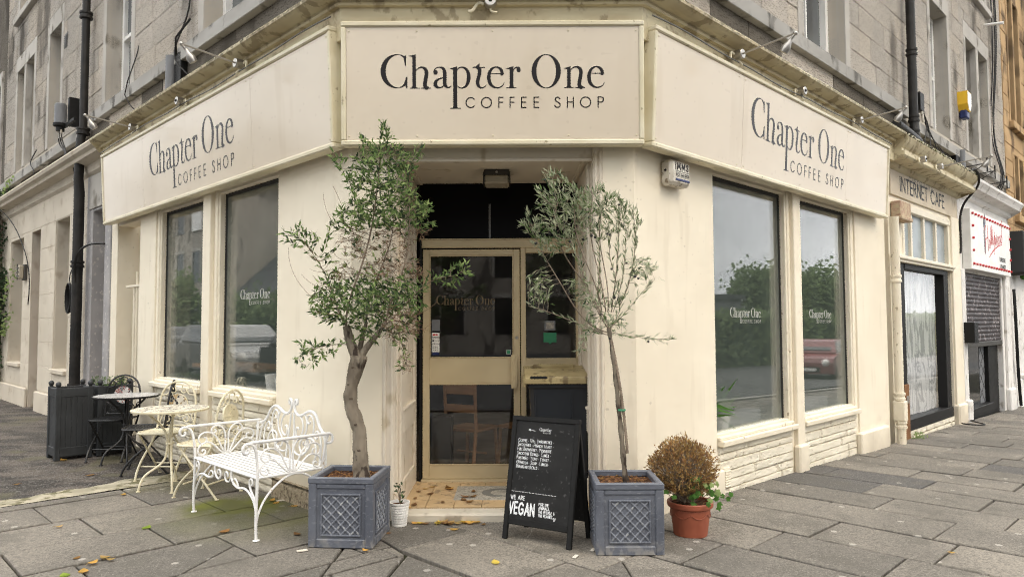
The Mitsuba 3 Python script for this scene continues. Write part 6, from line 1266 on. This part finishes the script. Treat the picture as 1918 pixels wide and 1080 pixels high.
for a0, b0_, c0, d0 in ((13.0, 1.9, 11.9, 2.7), (13.0, 1.3, 12.3, 1.75), (13.3, 4.3, 12.3, 4.5)):
    for k in np.linspace(0, 1, 40): sp.append(at(FL, a0 + (c0 - a0) * k + r3.normal() * .06, .06 + r3.uniform(0, .1), b0_ + (d0 - b0_) * k + r3.normal() * .07))
part(ivl, 'foliage', leaves(q, r3.normal(size=(len(q), 3)) + [-.3, -.5, -.2], r3.uniform(.05, .10, len(q)), r3.uniform(.04, .07, len(q)), r3, .3), 'leaf_dark', stuff=True); part(ivl, 'young_shoots', leaves(sp, r3.normal(size=(len(sp), 3)), .08, .05, r3), 'leaf_yellow' if False else 'leaf_young', stuff=True)
part(ivl, 'stem', [tube(curve([at(FL, 13.6 + .1 * i, .03, 0), at(FL, 13.5 + .2 * i, .05, 2), at(FL, 13.7, .05, 4)], 10), .02, 5) for i in range(3)], 'twig')
wd = thing('weed', 'small green weed at the foot of the cafe step', 'plant'); q = np.array([at(FR, 6.74 + r3.normal() * .08, .06 + r3.uniform(0, .1), -.19 + r3.uniform(0, .12)) for _ in range(60)]); part(wd, 'foliage', leaves(q, r3.normal(size=(60, 3)) + [0, 0, .8], .05, .02, r3), 'leaf_young', stuff=True)
# ================================================================ A-board
ab = thing('chalkboard_sign', 'black chalkboard pavement sign lettered in white with vegan menu', 'sign')
p0, p1 = np.array([-.078, 5.075]), np.array([.383, 4.80]); wv = (p1 - p0); WB = np.linalg.norm(wv); wv /= WB; bk = np.array([-wv[1], wv[0]])
HB = .86; lean = .165; zd = np.array([*(bk * lean), .845]); zd /= np.linalg.norm(zd); nn = np.cross(np.array([*wv, 0]), zd); 
AF = fr((*p0, 0), (*wv, 0), zd, nn)                              # x along, y up the board, z out of its face (towards the street)
HT = .855
part(ab, 'stile', B(0, .036, 0, HT - .03, -.022, .006, .004), 'black', AF); part(ab, 'stile', B(WB - .036, WB, 0, HT - .03, -.022, .006, .004), 'black', AF)
part(ab, 'rail', B(0, WB, HT - .034, HT, -.024, .008, .004), 'black', AF); part(ab, 'rail', B(.036, WB - .036, .105, .150, -.022, .004, .004), 'black', AF)
part(ab, 'board', B(.036, WB - .036, .15, HT - .034, -.016, -.004, 0), 'chalkboard', AF)
back0 = p0 + bk * (2 * lean) ; zb = np.array([*(-bk * lean), .845]); zb /= np.linalg.norm(zb); nb = np.cross(np.array([*(-wv), 0]), zb); BFm = fr((*(back0 + wv * WB), 0), (*(-wv), 0), zb, nb)
part(ab, 'back_leg', B(0, .034, 0, HT - .04, -.022, .002, .004), 'black', BFm); part(ab, 'back_leg', B(WB - .034, WB, 0, HT - .04, -.022, .002, .004), 'black', BFm); part(ab, 'back_board', [B(.034, WB - .034, .12, HT - .05, -.016, -.006, 0)], 'chalkboard', BFm)
TX = lambda x, y: AF @ fr((x, y, -.0038), (1, 0, 0), (0, 1, 0))
def chalk(txt, x, y, h, w=None, pw=.0034, big=.78, seed=1, jit=.04, xs=.9): part(ab, 'chalk_lettering', extr(strokes(txt, h, pw, gap=.26, jit=jit, big=big, seed=seed, width=w, xs=xs), .0009), 'chalk', TX(x, y))
for i, (tx_, w_) in enumerate((('Coffee - Tea - Sandwiches -', .285), ('Smoothies - French Toast -', .285), ('Full Breakfast - Porridge -', .285), ('Smoothie Bowls - Cakes -', .27), ('Pastries - Tofu - Toast -', .272), ('Granola - Soup - Lunch -', .262), ('Breakfast Rolls -', .185))): chalk(tx_, .060, .675 - i * .0305, .0225, w_, .0028, seed=i + 3)
part(ab, 'chalk_logo', logo(.092, .0009, .040), 'chalk', TX(.225, .742))
part(ab, 'chalk_arrow', extr(unary_union([pen((.14, .762, .003), (.19, .756, .003)), Polygon([(.136, .762), (.152, .771), (.15, .752)])]), .0009), 'chalk', TX(0, 0))
part(ab, 'chalk_dots', [warp(disc(.0028, -.0035, -.0028, 7), AF @ fr((.036 + .0115 * k, .330, 0), (1, 0, 0), (0, 1, 0))) for k in range(32)], 'chalk')
chalk('WE ARE', .040, .275, .028, .118, .0038, 1, 31); chalk('VEGAN', .040, .180, .075, .208, .0155, 1, 32, .02)
for i, (tx_, w_) in enumerate((('FOR THE', .078), ('ANIMALS,', .088), ('THE PEOPLE &', .128), ('THE PLANET.', .118))): chalk(tx_, .268, .254 - i * .0245, .0175, w_, .0036, 1, 40 + i)
hrt = [pen((0, .012, .003), (.004, .017, .003), (.009, .013, .003), (.014, .017, .003), (.018, .012, .003)), pen((0, .012, .003), (.009, -.004, .003)), pen((.018, .012, .003), (.009, -.004, .003))]
part(ab, 'chalk_heart', extr(unary_union(hrt), .0009), 'chalk', TX(.385, .168))
part(ab, 'chain', [tube([AF[:3, :3] @ np.array([.21 + .02 * math.sin(k * .5) * k / 10, .11 - .008 * k, -.02]) + AF[:3, 3], AF[:3, :3] @ np.array([.212 + .02 * math.sin((k + .6) * .5) * k / 10, .11 - .008 * (k + .6), -.021]) + AF[:3, 3]], .0028, 5) for k in range(10)], 'silver')
# ================================================================ wheelie bin
bn = thing('wheelie_bin', 'dark wheelie bin with a dirty gold lid in front of the sidelight', 'bin')
x0, x1, y0, y1 = .125, .645, 5.86, 6.42; bz0 = len(scene)
def taper(x0, x1, y0, y1, z0, z1, t):
    m = B(x0, x1, y0, y1, z0, z1, .03); c = np.array([(x0 + x1) / 2, (y0 + y1) / 2]); k = 1 - t * (1 - (m.vertices[:, 2:3] - z0) / (z1 - z0)); m.vertices[:, :2] = c + (m.vertices[:, :2] - c) * k; return m
part(bn, 'body', [taper(x0 + .02, x1, y0 + .02, y1 - .02, .14, .98, .12), B(x0 + .0, x1 + .03, y0, y1, .94, 1.0, .012)], 'bin_body'); part(bn, 'rib', [B(x0 + .06 + k * .10, x0 + .07 + k * .10, y0 + .012, y0 + .03, .30, .90, .002) for k in (0, 3)] , 'bin_body')
lid = B(x0 - .025, x1 - .01, y0 - .03, y1 + .02, 1.0, 1.04, .014); lid.vertices[:, 2] += (lid.vertices[:, 1] - y0) * .10; lid.vertices[:, 2] += np.where(lid.vertices[:, 2] > 1.03, .012 * np.sin((lid.vertices[:, 0] - x0) * 6), 0)
part(bn, 'lid', [lid, B(x0 + .06, x1 - .10, y1 - .12, y1 - .06, 1.08, 1.115, .012), B(x0 - .03, x1 - .03, y0 - .035, y0 - .02, .982, 1.02, .006), B(x0 - .035, x0 - .02, y0 - .03, y1, .95, 1.02, .006)], 'bin_lid')
part(bn, 'grip', [B(x0 + .02, x0 + .16, y0 - .034, y0 + .01, 1.022, 1.043, .008)], 'black'); part(bn, 'hinge', [tube([(x1 + .05, y0 - .02, 1.02), (x1 + .05, y1 + .02, 1.02)], .028, 12), B(x1 - .01, x1 + .06, y0 + .02, y0 + .10, .9, 1.03, .01), B(x1 - .01, x1 + .06, y1 - .10, y1 - .02, .9, 1.03, .01)], 'bin_body')
for yy in (y0 + .04, y1 - .10): part(bn, 'wheel', warp(lathe([(0, 0), (.095, 0), (.10, .01), (.10, .045), (.095, .055), (0, .055)], 20), fr((x1 - .02, yy, .16), (1, 0, 0), (0, 0, 1), (0, 1, 0))), 'rubber', smooth=30)
part(bn, 'foot', B(x0 + .04, x1 - .1, y0 + .06, y1 - .06, .066, .15, .01), 'bin_body'); part(bn, 'label', B(x0 + .022, x0 + .055, y0 + .004, y0 + .012, .60, .68, 0), 'white')
for k_ in [k_ for k_ in scene if k_.startswith(bn + '__') and k_.split('__')[1].rstrip('_0123456789') in ('body', 'rib', 'lid', 'grip', 'hinge', 'label')]: scene[k_]['to_world'] = T4().translate([0, 0, .03])
# ================================================================ fallen leaves and litter
fl = np.random.default_rng(8)
def fleaf(x, y, m, s=.05, label='yellow brown fallen leaf lying on the stone slabs', group='fallen leaves on the pavement', z0=0.):
    n = 9; t = np.linspace(0, 1, n); w = np.sin(np.pi * np.clip(t * 1.02, 0, 1)) ** .8 * .36 * (1 - .3 * t); c = fl.uniform(.15, .8)
    top = np.c_[t - .5, w, c * ((t - .5) ** 2) * 1.2 + .35 * c * w]; mid = np.c_[t - .5, t * 0, c * ((t - .5) ** 2) * 1.2]; bot = np.c_[t - .5, -w, c * ((t - .5) ** 2) * 1.2 + .3 * c * w]
    v = np.vstack([top, mid, bot]) * s; i = np.arange(n - 1); f = np.vstack([np.stack([i + a, i + a + n, i + a + n + 1], 1) for a in (0, n)] + [np.stack([i + a, i + a + n + 1, i + a + 1], 1) for a in (0, n)])
    m_ = trimesh.Trimesh(v, f, process=False); stalk = tube([(-.5 * s, 0, .3 * c * s), (-.72 * s, .03 * s, .05 * s)], .012 * s, 4)
    solo('fallen_leaf', move(cat([m_, stalk]), x, y, .004 + z0 + float(gz(x, y)), fl.uniform(0, 360)), m, label, 'leaf', group)
singles = [(-.43, 5.28, 'leaf_fall', .075, 'crumpled orange leaf alone on the dark slab before the step'), (-.11, 4.55, 'leaf_yellow', .085, 'bright yellow leaf alone on the slab in the foreground'), (-.98, 4.80, 'leaf_fall', .06, 'orange leaf at the front foot of the left lattice planter'), (-1.55, 5.18, 'leaf_brown', .08, 'curled brown leaf between bench and left lattice planter'), (-.90, 5.20, 'leaf_dry', .05, 'rust brown leaf by the right foot of the left lattice planter'),
           (-2.72, 5.36, 'leaf_green', .10, 'long green yellow leaf on the slab left of the bench'), (-2.10, 5.26, 'leaf_dry', .10, 'curled dry leaf in a slab joint in front of the bench'), (-5.02, 8.03, 'leaf_fall', .10, 'orange leaf at the foot of the timber planter'), (-4.25, 7.23, 'leaf_dry', .09, 'pale brown leaf on the tarmac in front of the black chairs'), (-4.70, 6.81, 'leaf_dry', .07, 'small tan leaf at the left of the tarmac'), (-3.39, 5.39, 'leaf_straw', .06, 'pale straw leaf on a slab joint at the left'), (-3.46, 6.40, 'leaf_fall', .07, 'tan leaf on the narrow slab by the cream table'), (-.22, 5.42, 'leaf_dry', .05, 'small brown leaf near the foot of the chalkboard'), (2.86, 4.72, 'leaf_fall', .05, 'small orange leaf on the right hand slabs')]
for x, y, m, s_, lb2 in singles: fleaf(x, y, m, s_, lb2, None)
for x, y, m, s_ in ((-2.64, 4.68, 'leaf_straw', .085), (-2.66, 4.58, 'leaf_fall', .08), (-2.63, 4.43, 'leaf_fall', .09), (-2.70, 4.36, 'leaf_green', .09), (-2.82, 4.67, 'leaf_dry', .06), (-2.58, 4.64, 'leaf_straw', .06)): fleaf(x, y, m, s_, 'yellow and tan fallen leaf in the slab joint at bottom left', 'leaf cluster at bottom left')
for i in range(16): fleaf(-.76 + .5 * fl.random() ** 1.2, 5.455 + .05 * fl.random() - .02 * (i % 3), ('leaf_fall', 'leaf_dry', 'leaf_yellow', 'leaf_straw', 'leaf_brown')[i % 5], fl.uniform(.06, .10), 'yellow and brown fallen leaf heaped against the door step', 'leaves along the door step')
for i in range(16): fleaf(fl.uniform(-.85, -.30), fl.uniform(5.62, 6.35), ('leaf_brown', 'leaf_dry', 'leaf_brown', 'leaf_fall')[i % 4], fl.uniform(.05, .09), 'brown leaf lying on the tiled porch floor', 'leaves on the porch floor', .066)
for x, y in ((-2.06, 6.16), (-1.81, 5.98), (-2.0, 6.08)): fleaf(x, y, 'leaf_fall', .075, 'orange leaf on the mossy slab behind the bench', 'leaves behind the bench')
for x, y in ((.40, 4.66), (.53, 4.80)): solo('paper_scrap', move(B(-.03, .03, -.012, .012, 0, .006, .002), x, y, .003, 40 + 60 * x), 'white_plastic', 'torn pale paper scrap in front of the chalkboard' if x < .5 else 'curled pale scrap at the foot of the right lattice planter', 'litter')
for x, y in ((-1.40, 4.80), (-1.98, 6.15)): solo('paper_scrap', move(B(-.035, .035, -.015, .015, 0, .008, .002), x, y, .003, 30), 'white_plastic', 'white paper scrap at the left front corner of the left planter' if y < 5 else 'white paper scrap on the mossy slab under the bench', 'litter')
# ================================================================ seen through and in the windows
def wooden_chair(label, x, y, f):
    t = thing('wooden_chair', label, 'chair', 'wooden chairs inside the shop'); F = face(x, y, f)
    part(t, 'seat', B(-.2, .2, -.2, .2, .43, .46, .01), 'wood', F); part(t, 'backrest', [B(-.19, .19, -.215, -.195, .80, .92, .006), B(-.19, .19, -.212, -.198, .62, .70, .006)], 'wood', F)
    for sx in (-1, 1):
        for a, b, z1 in ((.18, .20, .44), (-.18, -.26, .44)): part(t, 'leg', tube([(sx * .17, a, z1), (sx * .19, b, .05)], .018, 8), 'wood', F, smooth=40)
        part(t, 'back_post', tube([(sx * .18, -.19, .44), (sx * .185, -.22, .93)], .017, 8), 'wood', F, smooth=40)
    part(t, 'stretcher', [tube([(-.18, 0.0, .2), (.18, 0.0, .2)], .01, 6)], 'wood', F)
wooden_chair('wooden chair inside behind the lower door pane', -.42, 7.35, (.5, .85)); wooden_chair('wooden chair inside behind the chalkboard', .12, 7.5, (-.8, .5))
solo('waste_box', [B(-.86, -.60, 7.0, 7.3, .05, .60, .01)], 'black', 'black box standing inside left of the door', 'box')
t = thing('indoor_table', 'wooden table top inside behind the left windows', 'table'); part(t, 'table_top', B(2.4, 4.1, -.95, -.35, 1.0, 1.045, .006), 'wood', FL)
for a, b in ((2.5, -.45), (4.0, -.45), (2.5, -.85), (4.0, -.85)): part(t, 'leg', B(a, a + .05, b, b + .05, .05, 1.0, .003), 'black', FL)
def pot_in(label, F, u, o, z, r, h, m='white', n=0, ll=.2, lm='leaf_ivy'):
    t = thing('flower_pot', label, 'pot'); c = at(F, u, o, z); part(t, 'pot', lathe([(0, 0), (r * .75, 0), (r, h), (r * .9, h), (0, h * .9)], 20), m, fr(tuple(c), (1, 0, 0), (0, 1, 0)), smooth=40)
    if n:
        q = np.array([c + [r3.normal() * r * .4, r3.normal() * r * .4, h * .9 + r3.uniform(0, .1)] for _ in range(n)]); k = thing('house_plant', 'green leafy ' + label.split(' in ')[0].replace('pot', 'plant') + ' inside the glass', 'plant'); part(k, 'foliage', leaves(q, r3.normal(size=(n, 3)) + [0, 0, 1.2], r3.uniform(ll * .5, ll, n), ll * .13, r3, .3, .3), lm, stuff=True)
solo('window_shelf', [B(1.26, 2.74, -.48, -.125, .44, .475, .004), B(3.08, 4.54, -.48, -.125, .44, .475, .004)], 'room_floor', 'low display shelf inside the right windows', 'shelf', F=FR)
solo('window_shelf', [B(1.26, 2.5, -.45, -.125, .84, .865, .004), B(2.95, 4.19, -.45, -.125, .84, .865, .004)], 'room_floor', 'low display shelf inside the left windows', 'shelf', F=FL)
pot_in('spiky pot in the corner of the first right window', FR, 1.45, -.28, .476, .10, .16, 'bag_brick', 90, .40, 'leaf_ivy'); pot_in('trailing pot in the first right window', FR, 1.85, -.3, .476, .09, .12, 'white', 70, .22, 'leaf_mid')
solo('window_trough', [B(3.4, 4.4, -.42, -.25, .476, .60, .01)], 'greyboard', 'long grey trough inside the second right window', 'trough', F=FR); solo('window_trough', [B(1.9, 2.6, -.42, -.25, .476, .60, .01)], 'greyboard', 'grey trough inside the first right window', 'trough', F=FR)
for k, u in enumerate((1.33, 1.55, 1.75)): pot_in(('pale pot in the left window nearest the bench', 'pale pot in the left window between two others', 'pale pot in the left window farthest from the bench')[k], FL, u, -.24, .866, .085, (.19, .13, .16)[k])
# ================================================================ across the streets (reflected in the glass)
def opp_building(name, label, F, u0, u1, o0, o1, H, roof_h, mw, cols, rows, storey=3.0, w=1.1, mr='slate', gable=False):
    t = thing(name, label, 'building'); part(t, 'wall', B(u0, u1, o0, o1, -.5, H, 0), mw, F)
    vv = [at(F, u0, o0, H), at(F, u1, o0, H), at(F, u1, o1, H), at(F, u0, o1, H), at(F, u0 + .2, (o0 + o1) / 2, H + roof_h), at(F, u1 - .2, (o0 + o1) / 2, H + roof_h)]
    m = trimesh.convex.convex_hull(np.array(vv)) if roof_h > .3 else warp(B(u0 - .2, u1 + .2, o0 - .2, o1 + .2, H, H + .3, 0), F)
    part(t, 'roof', m, mr)
    for i in range(cols):
        for j in range(rows):
            a = u0 + (i + .5) * (u1 - u0) / cols; z = 1.0 + storey * j
            wi = part(t, 'window', [B(a - w / 2 - .12, a - w / 2, o0 - .06, o0, z, z + 1.8, 0), B(a + w / 2, a + w / 2 + .12, o0 - .06, o0, z, z + 1.8, 0), B(a - w / 2 - .12, a + w / 2 + .12, o0 - .06, o0, z + 1.8, z + 2.0, 0)], 'margin', F)
            part(wi, 'pane', B(a - w / 2, a + w / 2, o0 - .02, o0, z, z + 1.8, 0), 'dark_pane', F)
    return t
ob = opp_building('stone_villa', 'brown stone house with slate roof across the left street', FL, 33.5, 46, 13, 21, 9.6, 2.2, 'stone0', 5, 3)
part(ob, 'dormer', [B(36.5, 37.9, 12.9, 15, 7.0, 9.0, 0)], 'white', FL); part(ob, 'chimney', B(44.5, 45.5, 16, 17.5, 9, 13, 0), 'stone1', FL)
opp_building('slate_house', 'low house with big slate roof across the left street', FL, 21, 33, 13, 21, 2.9, 3.7, 'render', 5, 1)
opp_building('pale_block', 'pale flat roofed block behind the slate house', FL, 30, 39, 23, 30, 9.3, .2, 'cafe_board', 5, 3)
opp_building('brick_block', 'dark flat roofed block across the right street', FR, 33.6, 35.6, 17.2, 22, 2.9, .2, 'greyboard', 0, 0)
opp_building('stone_terrace', 'long stone terrace behind the viewer', fr((-20, -22, 0), (1, 0, 0), (0, -1, 0)), 0, 42, 0, 8, 8.5, 3, 'stone0', 16, 3, 2.8)
def street_tree(label, F, u, o, h, r, n=2600):
    t = thing('street_tree', label, 'tree', 'broadleaf trees across the road'); c = at(F, u, o, 0)
    part(t, 'trunk', tube(curve([c, c + [.1, .1, h * .3], c + [.0, .2, h * .7]], 10), np.linspace(.22, .06, 10), 8), 'bark', smooth=True)
    cl = r3.normal(size=(26, 3)); cl = cl / np.linalg.norm(cl, axis=1, keepdims=True) * r3.uniform(.2, .85, (26, 1)); k = r3.integers(0, 26, n)
    q = c + [0, 0, h - r * .9] + (cl[k] * [1, 1, 1.05] + r3.normal(size=(n, 3)) * .19) * r
    part(t, 'crown', leaves(q, r3.normal(size=(n, 3)), r * .15, r * .10, r3), 'leaf_street', stuff=True)
    part(t, 'limbs', [tube([c + [0, .1, h * .4], c + [0, 0, h - r * .9] + cl[i] * r * .7], .04, 5, cap=False) for i in range(10)], 'bark', stuff=True)
for i, (u, o, h, r) in enumerate(((38.1, 17.3, 5.4, 2.0), (41.2, 14.6, 5.1, 2.0), (35.5, 21, 4.3, 1.5), (47, 18, 5.2, 2.2), (53, 21, 5.0, 2.2), (62, 22, 5.5, 2.4))): street_tree(('nearest tall', 'second', 'small leaning', 'fourth', 'fifth', 'farthest')[i] + ' broadleaf tree across the right street', FR, u, o, h, r)
for i, (u, o, h, r) in enumerate(((24, 11, 3.0, 1.5), (28.5, 11.5, 3.3, 1.5), (34.5, 11.2, 4.2, 1.8))): street_tree(('low round', 'middle', 'tall')[i] + ' garden tree across the left street', FL, u, o, h, r, 1800)
hd = thing('hedge', 'dark leafy hedge along the far side of the right street', 'hedge'); n = 9000
q = np.array([at(FR, a, 13 + b, c) for a, b, c in zip(r3.uniform(20, 66, n), r3.uniform(0, 1.2, n), r3.uniform(-.8, 2.1, n))]); part(hd, 'foliage', leaves(q, r3.normal(size=(n, 3)), .38, .24, r3), 'leaf_street', stuff=True); part(hd, 'core', B(20, 66, 13.3, 14, -1.2, 1.8, 0), 'leaf_dark', FR)
def car(label, mt_, F, u, o, rz, L_=3.9, W_=1.68, H_=1.5, estate=False):
    t = thing('parked_car', label, 'car'); c = at(F, u, o, 0); a = math.radians(rz) + math.atan2(F[1, 0], F[0, 0]); G = fr((c[0], c[1], float(gz(c[0], c[1])) - .03), (math.cos(a), math.sin(a), 0), (-math.sin(a), math.cos(a), 0))
    h = L_ / 2; pr2 = [(-h, .35), (-h, .75), (-h + .08, .92), (-h + .85, 1.0), (-h + .95, 1.0), (h - .15, 1.0), (h, .75), (h, .3), (-h, .3)]
    side = Polygon([(-h, .32), (-h, .70), (-h + .1, .85), (-h + .9, .98), (h - .08, 1.0), (h, .8), (h, .32)]); roof = Polygon([(-h + .75, .95), (-h + 1.45, H_ - .06), (-h + 1.7, H_), (h - (.35 if estate else .75), H_), (h - .12 if estate else h - .3, .98), (h - .2, .95)])
    def ex(p, w, b=.0): m = extr(p.buffer(-.05).buffer(.05), w); m.vertices = np.stack([m.vertices[:, 0], m.vertices[:, 2] - w / 2, m.vertices[:, 1]], 1); return trimesh.Trimesh(m.vertices, m.faces[:, ::-1], process=False)
    cab = ex(roof, W_ * .92); cab.vertices[:, 1] *= np.where(cab.vertices[:, 2] > 1.2, .82, 1.)
    part(t, 'body', [ex(side, W_), cab], mt_, G); gl = ex(affinity.scale(roof, .86, .72, origin=(0.1, 1.2)), W_ * .94); gl.vertices[:, 1] *= np.where(gl.vertices[:, 2] > 1.2, .84, 1.); part(t, 'windows', gl, 'dark_pane', G)
    ws = ex(affinity.scale(roof, 1.004, .70, origin=(0.1, 1.2)), W_ * .70); part(t, 'windscreen', ws, 'dark_pane', G)
    for sx in (-1, 1):
        for sy in (-1, 1): part(t, 'wheel', warp(lathe([(0, -.09), (.2, -.09), (.3, -.08), (.31, 0), (.3, .08), (.2, .09), (0, .09)], 20), G @ fr((sx * h * .64, sy * (W_ / 2 - .08), .31), (1, 0, 0), (0, 0, 1), (0, 1, 0))), 'rubber', smooth=40)
        part(t, 'headlight', warp(ball((-h + .05, sx * (W_ / 2 - .24), .70), .13, 2), G), 'white', smooth=True)
    part(t, 'grille', [B(-h - .01, -h + .1, -.38, .38, .38, .56, .01)], 'black', G); part(t, 'number_plate', [B(-h - .02, -h, -.26, .26, .42, .52, 0)], 'white', G)
car('red hatchback parked across the right street', 'car_red', FR, 21.4, 7.0, -11, 3.5, 1.6, 1.45); car('silver estate car parked on the left street', 'car_silver', FL, 15.2, 5.6, 3, 4.6, 1.8, 1.55, True); car('dark grey car parked behind the silver estate', 'slate', FL, 20.6, 5.6, 3, 4.2, 1.75, 1.5); car('dark hatchback parked near the corner of the left street', 'slate', FL, 10.0, 5.6, 2, 4.0, 1.7, 1.5)
